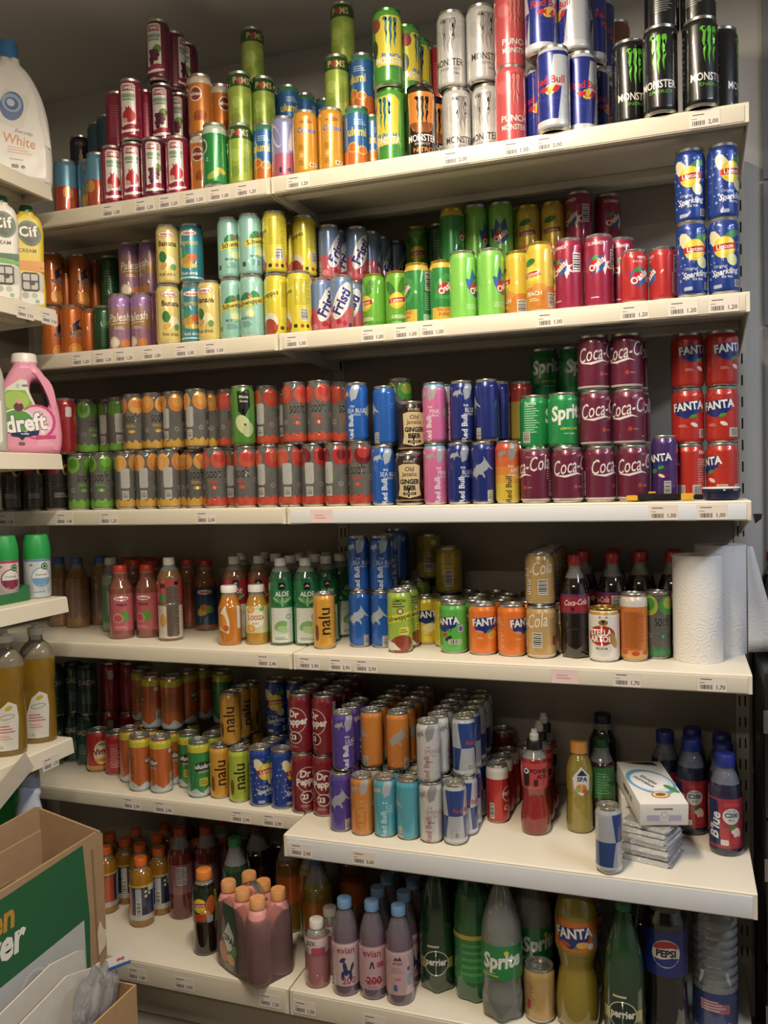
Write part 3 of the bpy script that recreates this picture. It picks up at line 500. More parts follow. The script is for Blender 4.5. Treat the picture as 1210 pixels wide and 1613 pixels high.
can('sprite_can', 'std', '#1a9048', 'green lemonade can with white name', 'soft_drink_can', [('t', 'Sprite', 4, 74, 30, '#e6ece6', {'sh': .2, 'b': .06, 'rot': 8, 'sx': .8}), ('t', 'LEMON LIME', 6, 40, 5, '#cfd44a', {'b': .04}), ('t', 'zero sugar', 6, 30, 4, '#cfe6d4'), ('tx', -66, 64, 34, 60, '#9fd8b4', 12), ('bar', -78, 26, 18, 24), ('t', 'Sprite', -68, 98, 8, '#cfe6d4', {'b': .04})])
can('fanta_red', 'std', '#bf2a20', 'red soda can with blue framed white name', 'soft_drink_can', fanta(s=.98, v=78)+[('e', 12, 40, 16, 8, '#ead8d0', -25), ('bar', 34, 22, 22, 18), ('tx', -10, 38, 20, 6, '#e0a8a0', 2), ('tx', 90, 56, 36, 60, '#d99a90', 12), ('bar', 70, 20, 20, 22), ('t', 'FANTA', 90, 98, 7, W_, {'b': .06, 'out': '#1d2f7f', 'ob': .12})])
can('fanta_grape', 'slim', '#45296e', 'purple slim soda can', 'soft_drink_can', fanta(s=.9, v=88)+[('e', -6, 62, 14, 10, '#3f8a3a', 10), ('e', 10, 52, 24, 10, '#7a2040'), ('e', 10, 52, 14, 6, W_, -25), ('bar', 22, 26, 14, 30)])
can('fanta_yel', 'std', '#e3c82e', 'yellow soda can with lemon print', 'soft_drink_can', fanta(s=.95, v=74)+[('e', 0, 42, 38, 22, '#e9dd8a', 10), ('e', 2, 43, 30, 16, '#f0e6ae', 10), ('tx', 0, 24, 26, 6, '#b89a1c', 2)])
can('fanta_green', 'std', '#52b242', 'green soda can with dark pod print', 'soft_drink_can', fanta(s=.95, v=74)+[('e', -2, 44, 14, 9, '#c4302a', 20), ('e', 6, 36, 20, 9, '#3a2a1a', 30), ('r', 36, 58, 13, 16, '#b9b4d4'), ('r', 36, 58, 9, 11, '#5a5a9a'), ('bar', 22, 28, 30, 11)])
can('fanta_or', 'std', '#e5721f', 'orange soda can with blue framed white name', 'soft_drink_can', fanta(s=.98, v=76)+[('e', -14, 54, 18, 7, '#d98a7a', -8), ('e', 16, 46, 26, 18, '#f0a03a', 15), ('e', 16, 46, 20, 13, '#e58a2a', 15), ('tx', -12, 40, 16, 5, '#f4c48a', 2), ('tx', -62, 50, 28, 70, '#f0b07a', 14)])
can('vanilla', 'std', '#bd9a5c', 'beige gold cola can', 'soft_drink_can', [('t', 'Coca-Cola', -14, 78, 31, '#e9e0d2', {'sh': .42, 'b': .005, 'rot': 9, 'sx': .6}), ('bar', 20, 42, 22, 34), ('r', -14, 42, 10, 34, '#efe6d6'), ('tx', -14, 42, 9, 32, '#3a2a1a', 6), ('tx', 62, 60, 26, 60, '#8f7038', 12), ('r', 62, 40, 10, 20, '#a8222a'), ('b', 6, 9, '#d9cfb8')])
can('stella', 'std', '#dcdad5', 'white beer can with red cartouche', 'soft_drink_can', [('e', 0, 58, 62, 44, '#a8822f'), ('e', 0, 58, 60, 41, '#b52026'), ('t', 'STELLA', -2, 64, 13, '#f0ece4', {'b': .06, 'sx': .82}), ('t', 'ARTOIS', 0, 50, 13, '#f0ece4', {'b': .06, 'sx': .82}), ('e', 26, 48, 14, 36, '#a8822f', 20), ('e', 4, 86, 20, 12, '#8a6a3a'), ('e', 4, 88, 8, 8, '#3a2a1a'), ('p', [(-6, 96), (-3, 100), (0, 96)], '#b52026'), ('p', [(8, 96), (11, 100), (14, 96)], '#b52026'), ('t', 'BELGIUM', 0, 30, 4.5, '#5a4a34', {'b': .03}), ('b', 102, 108, '#b08a3a')], rim='#b08a3a')
can('orange_white', 'sleek', '#cf7426', 'orange can with white top and dense print', 'soft_drink_can', [('b', 118, 139, '#ddd8cf'), ('r', 0, 66, 46, 84, '#c4661c'), ('tx', 0, 68, 42, 78, '#94501a', 22), ('b', 6, 24, '#cf9a4a'), ('e', -20, 20, 16, 10, '#c44a22'), ('e', 4, 18, 18, 10, '#c44a22'), ('e', 26, 20, 16, 10, '#c44a22')])
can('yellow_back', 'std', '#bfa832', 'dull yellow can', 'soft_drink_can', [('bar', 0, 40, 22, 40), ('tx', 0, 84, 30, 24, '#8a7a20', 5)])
can('schw_lime', 'sleek', '#9dbd3c', 'lime green tonic can with yellow name band', 'soft_drink_can', [('e', 6, 20, 60, 44, '#94402a', 10), ('p', [(-40, 6), (-40, 30), (-12, 24), (4, 8)], '#ddd8cc'), ('t', 'LEMON', 2, 122, 7, '#2f3a1a', {'b': .05}), ('tx', 2, 112, 36, 12, '#3a461e', 2)]+schw(0, 80, '#d4d838', '#20281a')+[('e', 4, 98, 15, 15, '#7a3428'), ('e', 4, 98, 10, 10, '#d8d0c4'), ('r', 14, 52, 26, 18, '#d9d24a'), ('tx', 14, 52, 22, 10, '#6a6a1c', 2)])
can('nalu_or', 'slim', '#d6982c', 'amber slim can with brown vertical lettering', 'energy_drink_can', nalu())
can('nalu_green', 'slim', '#a9bc30', 'yellow-green slim can with dark vertical lettering', 'energy_drink_can', nalu())
can('dada', 'sleek', '#1f4a3c', 'dark bottle-green can', 'soft_drink_can', [('t', 'DADA', 0, 96, 14, '#a8a29a', {'b': .06, 'sx': .9, 'out': '#6a2a30', 'ob': .12}), ('tx', 0, 50, 30, 30, '#5f8a78', 5), ('b', 124, 139, '#16382e')], rim='#4f5a54')
can('vimto', 'std', '#bb2a26', 'red can with cream oval fruit label', 'soft_drink_can', [('e', 0, 56, 46, 66, '#e3d6b4'), ('t', 'Vimto', 2, 60, 17, '#7a1420', {'b': .06, 'rot': 8, 'sx': .85}), ('e', -4, 36, 30, 14, '#d9a83a'), ('b', 8, 20, '#d0a23a'), ('t', 'fizzy', 0, 36, 6, '#7a1420'), ('e', 2, 80, 24, 10, '#7f9a4a')])
can('red_std', 'std', '#b5262c', 'plain red can with grey small print', 'soft_drink_can', [('tx', 0, 50, 30, 56, '#d9a0a0', 10), ('r', -4, 84, 26, 12, '#c44a4e')])
can('ulu_or', 'sleek', '#c4602a', 'orange can with yellow neck', 'soft_drink_can', uludag('#c4602a', '#7a5a30'))
can('ulu_gr', 'sleek', '#2f8a44', 'green can with yellow neck and oval logo', 'soft_drink_can', uludag('#2f8a44', '#17402a')+[('r', 6, 42, 24, 20, '#c9c332'), ('tx', 6, 42, 20, 14, '#2f5a2a', 3)])
can('drpep', 'sleek', '#851c2a', 'dark red can with white oval lettering', 'soft_drink_can', [('e', 4, 84, 56, 62, '#dcd6d2'), ('e', 4, 84, 53, 59, '#851c2a'), ('t', 'Dr', -2, 98, 17, '#e6e0dc', {'b': .07, 'sh': .1}), ('t', 'Pepper', 4, 80, 17, '#e6e0dc', {'b': .07, 'sh': .1, 'rot': 6, 'sx': .86}), ('e', 2, 42, 34, 30, '#dcd6d2'), ('e', 2, 42, 30, 26, '#6a1622'), ('t', '23', -2, 42, 12, '#e6e0dc', {'b': .06}), ('bar', 60, 112, 16, 34), ('tx', 62, 68, 20, 60, '#c99098', 10), ('tx', 0, 20, 30, 6, '#c99098', 2)])
can('cola_white', 'slim', '#c22a24', 'red slim can with white neck band', 'soft_drink_can', [('b', 104, 131, '#dcd8d2'), ('e', 12, 68, 34, 36, '#dcd8d2'), ('e', 12, 68, 30, 32, '#b8201c'), ('t', 'FRITZ', 12, 68, 9, '#ece6e0', {'b': .04}), ('t', 'Cola', 14, 36, 12, '#ece6e0', {'b': .04, 'sh': .2}), ('bar', -30, 30, 12, 36)])
can('cola_tall', 'tall', '#7a1c1c', 'tall dark red cola can', 'soft_drink_can', [('e', 0, 108, 44, 48, '#8f4a44'), ('e', 0, 108, 38, 42, '#7a1c1c'), ('t', 'FREEWAY', 0, 108, 9, '#a8706a', {'b': .04}), ('t', 'Cola', 4, 60, 18, '#a8706a', {'b': .04})])

# ------------------------------------------------------------------ the bottle designs
pet = lambda r, h, neck, sh, extra=(): [(r*.86, 0), (r*.97, 4), (r, 9)]+list(extra)+[(r, sh), (r*.93, sh+(h-sh)*.22), (r*.66, sh+(h-sh)*.5), (neck*1.12, sh+(h-sh)*.74), (neck, h-16), (neck, h)]
def maaza_b(name, fr): return maaza(0, 108)+[('t', name, 0, 92, 9, '#7a2030', {'b': .05})]+fr+[('tx', 66, 70, 26, 60, '#b85a6a', 10)]
bottle('guava', pet(31, 194, 17, 122), 172, '#9c5a48', (19, 174, 194, '#cf3a24'), [(22, 120, '#c4606a')], maaza_b('guava', [('e', 6, 60, 30, 30, '#5f9a3a', 20), ('e', -10, 56, 30, 26, '#d98a8a', -20), ('e', -10, 56, 22, 18, '#c4505c', -20), ('tx', 0, 32, 40, 8, '#e0a8ac', 2)]), 'pink guava drink bottle with red cap', 'juice_bottle')
bottle('tropic', pet(33, 194, 17, 122), 168, '#9a5a22', (19, 174, 194, '#a82f22'), [(18, 122, '#22466a')], maaza(0, 108)+[('e', -4, 56, 38, 24, '#c9a23a', 30), ('e', 12, 60, 24, 22, '#6f9a3a'), ('e', -2, 66, 22, 18, '#b8742a')], 'orange drink bottle with dark blue label', 'juice_bottle')
AL = [(27, 0), (30, 5), (31, 14), (31, 92), (29.4, 96), (31, 100), (31, 158), (28, 172), (20, 188), (13.5, 197), (13.5, 215)]
def aloe(c): return [('r', 2, 148, 18, 18, K_), ('p', [(-4, 146), (2, 152), (8, 146), (2, 148)], W_), ('t', 'ALOE', 2, 128, 12, '#e3ece4', {'b': .05, 'sx': .85})]+[('e', 2+d*7, 110+abs(d)*1.5, 7, 26, '#5f9a5a' if i % 2 else '#8fbf86', -28*d) for i, d in enumerate((-2, -1, 0, 1, 2))]+[('b', 8, 94, '#d3dcd0', 30), ('e', -4, 50, 36, 22, '#7faf6a', 25), ('e', 2, 40, 30, 18, '#a9cf8f', -15), ('e', 16, 72, 12, 12, '#3a6a4a'), ('e', 16, 72, 9, 9, '#c9d8cc'), ('tx', 0, 18, 40, 8, c, 2)]
bottle('aloe_green', AL, 182, '#2a6a42', (15, 196, 215, '#d8d6ce'), [(8, 158, '#1d7a44')], aloe('#5f8a6a'), 'green aloe drink bottle with white cap', 'juice_bottle')
bottle('aloe_red', AL, 182, '#8a5a3a', (15, 196, 215, '#d0cec6'), [(8, 158, '#b5303c')], aloe('#b85a5a'), 'red labelled aloe drink bottle with white cap', 'juice_bottle')
bottle('aloe_mango', AL, 182, '#9a6a3a', (15, 196, 215, '#dcdad2'), [(100, 158, '#c4404c'), (8, 92, '#cfc6b8')], [('r', 0, 78, 34, 132, '#77685a'), ('tx', 0, 78, 32, 126, '#3f352c', 34), ('e', -28, 112, 20, 26, '#4a8a4a', 20), ('e', -28, 54, 20, 34, '#d29a3a'), ('r', -26, 144, 14, 12, K_), ('r', 10, 150, 12, 9, K_)], 'bottle with grey text panel and pink shoulder', 'juice_bottle')
GL = [(26, 0), (28.5, 4), (29, 10), (29, 86), (27, 98), (21.5, 116), (19.5, 126), (19.5, 146)]
bottle('orange_glass', GL, 124, '#d8801e', (21, 131, 148, '#dedbd4'), [], [('p', [(-14, 40), (10, 30), (12, 60), (2, 100), (-12, 84)], '#e9dcc4'), ('e', -6, 60, 20, 40, '#e08a1c', 10), ('e', 2, 44, 16, 16, '#cf5a1c'), ('r', 38, 70, 12, 56, '#d9d4c8')], 'small orange juice bottle with white lid', 'juice_bottle')
bottle('looza', GL, 124, '#c9952a', (21, 131, 148, '#dedbd4'), [(30, 96, '#d4cf9a')], [('e', 0, 66, 44, 46, '#efe9d8'), ('t', 'LOOZA', 0, 68, 11, '#cf7a1c', {'b': .07, 'sx': .82}), ('e', -14, 88, 20, 16, '#e0922a'), ('e', -14, 88, 15, 11, '#f0b85a'), ('e', -14, 42, 22, 18, '#e0922a'), ('e', -14, 42, 16, 12, '#f0b85a'), ('e', 16, 90, 16, 10, '#7fae4a', 30), ('tx', 2, 54, 24, 5, '#cf9a4a', 1)], 'small golden juice bottle with green-white label', 'juice_bottle')
CK = [(26, 0), (31, 6), (33, 26), (31.5, 62), (32.6, 70), (32.6, 122), (32, 134), (27, 160), (18, 184), (13.2, 198), (13, 226)]
bottle('coke_bottle', CK, 176, '#1c100c', (15, 204, 226, '#b0241f'), [(100, 142, '#a02230')], [('b', 137, 142, '#5a2a6a'), ('b', 100, 103, '#5a2a6a'), ('t', 'Coca-Cola', 0, 124, 12.5, '#ece4e0', {'sh': .42, 'b': .02, 'rot': 4, 'sx': .7}), ('e', -6, 110, 9, 9, '#5a0f1c'), ('bar', 46, 120, 26, 30, '#cfcac4'), ('r', 76, 120, 10, 24, '#d8c8c4')], 'cherry cola bottle with red cap', 'soda_bottle', 'dark', petal=(24, .2))
bottle('black_cap', CK, 176, '#161210', (15, 204, 226, '#1c1c1e'), [(100, 142, '#2a2a2e')], [], 'dark bottle with black cap behind paper rolls', 'soda_bottle', 'dark')
PW = [(26, 0), (31, 5), (33, 20), (32, 46), (27, 74), (26.5, 92), (30, 112), (31, 128), (31, 160), (28, 172), (19, 184), (17, 190), (17, 232)]
bottle('powerade', PW, 172, '#a02a24', (18, 190, 210, '#1d1a1a'), [(106, 164, '#c44048')], [('r', -20, 132, 15, 42, K_), ('e', -20, 146, 13, 13, '#e3dcd8'), ('e', -20, 146, 7, 7, K_), ('t', 'POWER', 10, 146, 10, '#3a1216', {'b': .06, 'sx': .85}), ('t', 'ADE', 16, 134, 9, '#3a1216', {'b': .06}), ('r', 2, 120, 10, 16, '#3a1216'), ('tx', 46, 134, 20, 40, '#8a222a', 8)], 'red sports drink bottle with black cap and white spout', 'soda_bottle')
PROD['powerade']['spout'] = 1
SPAP = [(24, 0), (29, 5), (30, 16), (29, 60), (28, 84), (29.5, 100), (30, 128), (28.5, 146), (22, 166), (16.5, 176), (16.5, 200)]
bottle('spa_yellow', SPAP, 176, '#a8963a', (19.5, 178, 202, '#d9923c'), [], [('p', [(0, 152), (20, 132), (18, 100), (2, 86), (-16, 98), (-20, 128)], '#dfe4dc'), ('p', [(-10, 132), (2, 146), (14, 132)], '#20356a'), ('t', 'SPA', 2, 124, 10, '#1c2f6a', {'b': .07}), ('e', 0, 104, 24, 20, '#d98a3a'), ('e', -8, 100, 14, 12, '#8fae5a'), ('e', 8, 98, 12, 12, '#cf6a3a')], 'yellow lemonade bottle with orange cap', 'soda_bottle')
bottle('green_cap', pet(30, 200, 15, 130), 150, '#3a2018', (17, 180, 200, '#1f5a34'), [(70, 140, '#2f7a3c')], [('tx', 4, 104, 34, 50, '#6aa874', 8)], 'dark bottle with green cap and label', 'soda_bottle', 'dark')
bottle('navy_cap', pet(34, 225, 17, 150), 190, '#2a1820', (20, 204, 226, '#1c2648'), [(60, 150, '#20284a')], [], 'dark bottle with navy cap', 'soda_bottle', 'dark')
BL = [(28.5, 0), (33, 5), (34, 12), (33, 30), (33.5, 70), (33.5, 112), (33, 120), (31, 142), (24, 166), (18.5, 178), (18.5, 208)]
blueart = [('p', [(-40, 118), (-16, 118), (-10, 24), (-40, 24)], '#1f2a5c'), ('t', "B'lue", -22, 64, 21, '#e3e6ee', {'rot': 84, 'b': .05, 'sh': .1}), ('r', 14, 110, 34, 9, '#c93a48'), ('e', 12, 86, 36, 34, '#cfd3d6'), ('t', 'C200', 12, 88, 9, '#1f2a5c', {'b': .06}), ('t', 'WATER', 12, 97, 4, '#4a5a7a'), ('t', 'BLU', 12, 78, 5, '#3f8a4a', {'b': .04}), ('e', 22, 50, 22, 26, '#e6d8d4', 20), ('e', 4, 42, 26, 24, '#b5242e'), ('e', 24, 34, 24, 18, '#c43a40'), ('e', 14, 62, 16, 8, '#3f8a3a', 20), ('r', -2, 30, 16, 12, '#cfc8c8')]
bottle('b_lue', BL, 150, '#2a2c48', (20.5, 184, 210, '#22308a'), [(18, 122, '#a8303c')], blueart, 'strawberry water bottle with blue cap', 'water_bottle', 'liquid', '#b4bcd4')
AQ = [(27, 0), (31, 5), (32, 14), (31, 60), (31.5, 92), (32, 112), (29, 132), (22, 146), (15, 156), (14.5, 178)]
bottle('aquarius', AQ, 150, '#b87a1c', (17, 158, 178, '#e0661c'), [(20, 112, '#2a3560')], [('b', 108, 114, '#c9b23a'), ('r', -36, 64, 24, 84, '#c4502c'), ('r', -6, 66, 16, 80, '#b9bcc4'), ('bar', -6, 50, 14, 40), ('e', 14, 96, 8, 8, '#d9d8a0'), ('e', 14, 84, 8, 8, '#d9d8a0'), ('e', 24, 90, 8, 8, '#d9d8a0'), ('r', 10, 40, 14, 30, K_), ('r', 30, 104, 20, 16, '#cfd0c0'), ('b', 20, 34, '#b4b8bc')], 'orange sports drink bottle with navy label', 'soda_bottle')
LT = [(26, 0), (30, 5), (31, 12), (30, 40), (30, 78), (31, 92), (31.5, 120), (30, 150), (24, 172), (18, 184), (17.5, 206)]
bottle('lipton_bottle', LT, 176, '#1f1210', (19.5, 186, 208, '#dd7a2a'), [(82, 168, '#20301f')], lipton(-14, 128, .9)+[('e', 14, 126, 26, 52, '#d2662a', -10), ('e', 0, 108, 26, 18, '#d9a04a'), ('r', -14, 98, 34, 20, '#c4502a'), ('r', 12, 94, 16, 18, '#b4bccb'), ('r', 34, 120, 10, 80, '#8a9a3a')], 'dark peach tea bottle with orange cap', 'soda_bottle', 'dark')
DK = [(24, 0), (28, 4), (29, 12), (29, 40), (28, 70), (28.5, 92), (27, 112), (21, 126), (15, 133), (14.5, 150)]
bottle('pink_small', DK, 120, '#b8737a', (17, 134, 152, '#d8d4cc'), [(82, 116, '#cfc0c0')], [('r', 8, 88, 34, 18, '#b8486a'), ('t', 'BZK', -10, 106, 9, '#4a4a4e', {'b': .04}), ('tx', -22, 92, 12, 22, '#5a5050', 4)], 'small pale pink bottle with white cap', 'soda_bottle')
EV = [(26, 0), (30, 4), (31.5, 12), (31.5, 110), (30.5, 118), (31, 128), (28, 152), (21, 178), (15, 192), (14.5, 214)]
bottle('evian_dog', EV, 150, '#7a6478', (17, 196, 216, '#6a94c4'), [(26, 124, '#cdb4ba')], [('t', 'evian', 0, 108, 16, '#a8283a', {'b': .02, 'sx': .95}), ('e', -2, 66, 10, 34, '#20306a', 10), ('e', 2, 58, 24, 9, '#20306a', 10), ('e', -8, 86, 16, 9, '#20306a', 35), ('e', 10, 50, 8, 24, '#20306a'), ('e', -8, 50, 8, 22, '#20306a'), ('e', 14, 70, 7, 20, '#20306a', -20), ('t', '200', 6, 38, 16, '#a8283a', {'b': .01, 'sx': .95})], 'pink label water bottle with blue balloon dog', 'water_bottle', 'liquid', '#b8aab8')
bottle('evian_red', EV, 150, '#7a6478', (17, 196, 216, '#6a94c4'), [(26, 124, '#c8a0aa')], [('t', 'evian', 0, 108, 16, '#a8283a', {'b': .02, 'sx': .95}), ('p', [(-6, 74), (-2, 90), (2, 90), (6, 74), (3, 74), (0, 84), (-3, 74)], '#2a2430'), ('r', 20, 82, 18, 12, '#b84a78'), ('t', '200', 4, 46, 17, '#a8283a', {'b': .06, 'sx': 1}), ('r', 4, 45, 44, 2.5, '#a8283a'), ('tx', 4, 32, 30, 8, '#a86a7a', 2)], 'pink label water bottle with red struck figures', 'water_bottle', 'liquid', '#b8aab8')
bottle('evian_back', EV, 150, '#7a6478', (17, 196, 216, '#6a94c4'), [(26, 124, '#c8a4ac')], [('p', [(-12, 104), (-6, 112), (-2, 107), (3, 113), (8, 104)], '#3a3f5a'), ('t', 'evian', -2, 98, 8, '#a8283a', {'b': .02}), ('tx', -2, 82, 30, 14, '#a88a94', 3), ('t', '200', -2, 62, 6, '#a8283a'), ('r', -8, 42, 9, 14, '#3a6aa8'), ('r', 24, 84, 8, 10, '#2a4a8a'), ('r', 26, 60, 12, 28, '#6a94a0')], 'water bottle turned to its pink back label', 'water_bottle', 'liquid', '#b8aab8')
PE = [(34, 0), (40, 10), (42, 40), (42, 90), (41, 140), (38, 180), (30, 220), (20, 255), (14, 275), (14, 296)]
perr = [('b', 60, 84, '#a8a24a', 44), ('e', 0, 74, 60, 58, '#cfd0b8'), ('e', 0, 74, 56, 54, '#14301f'), ('t', 'perrier', 0, 76, 16, '#e3e4d4', {'b': .06, 'sx': .8}), ('tx', 0, 112, 40, 10, '#cfd0b8', 1)]
bottle('perrier', PE, 250, '#1f4a2a', (17, 276, 296, '#1f6a3a'), [], perr, 'big dark green mineral water bottle', 'water_bottle', 'liquid', '#3f7a4a', petal=(34, .22))
bottle('seven', [(36, 0), (42, 10), (44, 40), (42, 110), (44, 150), (42, 200), (34, 250), (18, 288), (14, 316)], 240, '#22743a', (17, 298, 316, '#1f6a3a'), [(50, 150, '#2a8a44')], [('b', 146, 156, '#c4b23a')]+[('tx', 0, 100, 70, 80, '#4fa860', 5)], 'large green soda bottle with yellow stripe', 'soda_bottle', 'liquid', '#2f8a48', petal=(34, .2))
SP = [(36, 0), (43, 10), (45, 40), (42, 74), (43, 92), (44.5, 100), (44.5, 158), (44, 180), (40, 212), (28, 252), (17, 284), (14, 296), (14, 316)]
bottle('sprite_b', SP, 208, '#c4ccc4', (17, 298, 316, '#2a8a44'), [(98, 172, '#1d8a45')], [('t', 'Sprite', 2, 138, 32, '#e6ebe4', {'sh': .2, 'b': .07, 'rot': 6, 'sx': .84}), ('e', 14, 157, 11, 11, '#d9cf3a'), ('r', -24, 106, 40, 3, '#b8c43a'), ('tx', -16, 112, 30, 4, '#9fd0ae', 1)], 'large clear lemonade bottle with green label', 'soda_bottle', 'clear', '#c4ccc6', petal=(40, .24))
FB = [(38, 0), (44, 8), (46, 30), (46, 60), (42, 96), (37, 122), (37, 136), (42, 158), (45, 176), (45, 236), (43, 252), (33, 282), (18, 298), (14, 316)]
bottle('fanta_b', FB, 284, '#a08c26', (17, 298, 316, '#d9701c'), [(174, 238, '#d9701f')], fanta(s=1.25, u=-4, v=212)+[('e', 16, 190, 26, 14, '#f0b04a'), ('e', -20, 190, 22, 9, '#c4402a', -15), ('e', 34, 186, 14, 14, '#e8dcc8'), ('r', 46, 196, 10, 24, '#6a9aa8')], 'large orange soda bottle with waist', 'soda_bottle', petal=(26, .15))
bottle('pepsi_b', [(38, 0), (44, 10), (46, 40), (43, 100), (44, 130), (45, 140), (45, 236), (42, 254), (28, 284), (16, 300), (14, 316)], 270, '#120d0c', (17, 298, 316, '#22306a'), [(142, 236, '#1b2f86')], [('e', 2, 190, 58, 58, '#dcd8d4'), ('e', 2, 190, 54, 54, '#dcd8d4'), ('p', [(-24, 199), (-20, 208), (-10, 215), (2, 217), (14, 215), (24, 208), (28, 199), (14, 203), (-10, 200)], '#b5242c'), ('p', [(-24, 180), (-10, 178), (14, 182), (28, 180), (22, 170), (12, 164), (2, 163), (-8, 164), (-18, 170)], '#1b2f86'), ('t', 'PEPSI', 2, 190, 14, K_, {'b': .08, 'sx': .95})], 'large dark cola bottle with round emblem on blue label', 'soda_bottle', 'dark')
WR = [(40, 0), (44, 8), (45, 20), (45, 100)]
for i in range(7): WR += [(43, 110+i*20), (45.5, 118+i*20), (45, 124+i*20)]
WR += [(40, 258), (26, 282), (16, 298), (14, 316)]
bottle('water_b', WR, 60, '#c4ccd0', (17, 298, 316, '#3a5a9a'), [(24, 100, '#2c3f78')], [('p', [(-30, 66), (30, 58), (30, 78), (-30, 86)], '#a85a6a'), ('tx', -4, 74, 50, 24, '#c9b4c4', 4), ('t', '1,5L', 26, 36, 7, '#c9ccd8', {'b': .03}), ('r', 48, 60, 20, 70, '#4a4a68')], 'large ribbed clear water bottle with blue label', 'water_bottle', 'clear', '#ccd2d4')
bottle('red_cap', pet(32, 194, 17, 122), 170, '#a8683a', (19, 174, 194, '#c43a26'), [(18, 122, '#b5543c')], [], 'amber drink bottle with red cap', 'juice_bottle')
bottle('blue_cap', pet(33, 200, 15, 128), 170, '#a87a4a', (17, 182, 200, '#3a6ab0'), [(30, 110, '#8a6a5a')], [], 'brownish drink bottle with blue cap', 'juice_bottle')
bottle('green_white', pet(27, 205, 14, 140), 160, '#8fa08a', (16, 186, 205, '#c9cec4'), [(26, 130, '#4f7a56')], [('r', 0, 80, 20, 70, '#c9d0c4')], 'slender green and white labelled bottle', 'juice_bottle')
bottle('tea_red', pet(34, 240, 15, 160), 190, '#6a2422', (17, 220, 240, '#a8382c'), [(70, 150, '#8a5a5e')], [('r', 0, 120, 30, 50, '#b0a4a8'), ('tx', 0, 120, 28, 44, '#6a5a5e', 8)], 'dark red iced tea bottle', 'soda_bottle', 'dark')
bottle('orange_label', pet(36, 250, 14, 160), 190, '#8f6a22', (16, 232, 250, '#d9701c'), [(80, 150, '#c4622a')], [], 'soda bottle with orange label', 'soda_bottle')
bottle('green_capb', pet(34, 255, 14, 160), 190, '#2c4a30', (17, 235, 255, '#2f8a4c'), [(80, 150, '#2f5a3c')], [], 'dark bottle with green cap behind multipack', 'soda_bottle', 'dark')
bottle('blue_capb', pet(36, 250, 14, 160), 190, '#9a8a2c', (16, 232, 250, '#2f58a8'), [(80, 150, '#c4702c')], [], 'yellow soda bottle with blue cap', 'soda_bottle')
bottle('dark_bottle', pet(36, 250, 14, 160), 190, '#241510', (16, 232, 250, '#7a2420'), [(80, 150, '#4a2a24')], [], 'cola bottle standing deep inside', 'soda_bottle', 'dark')
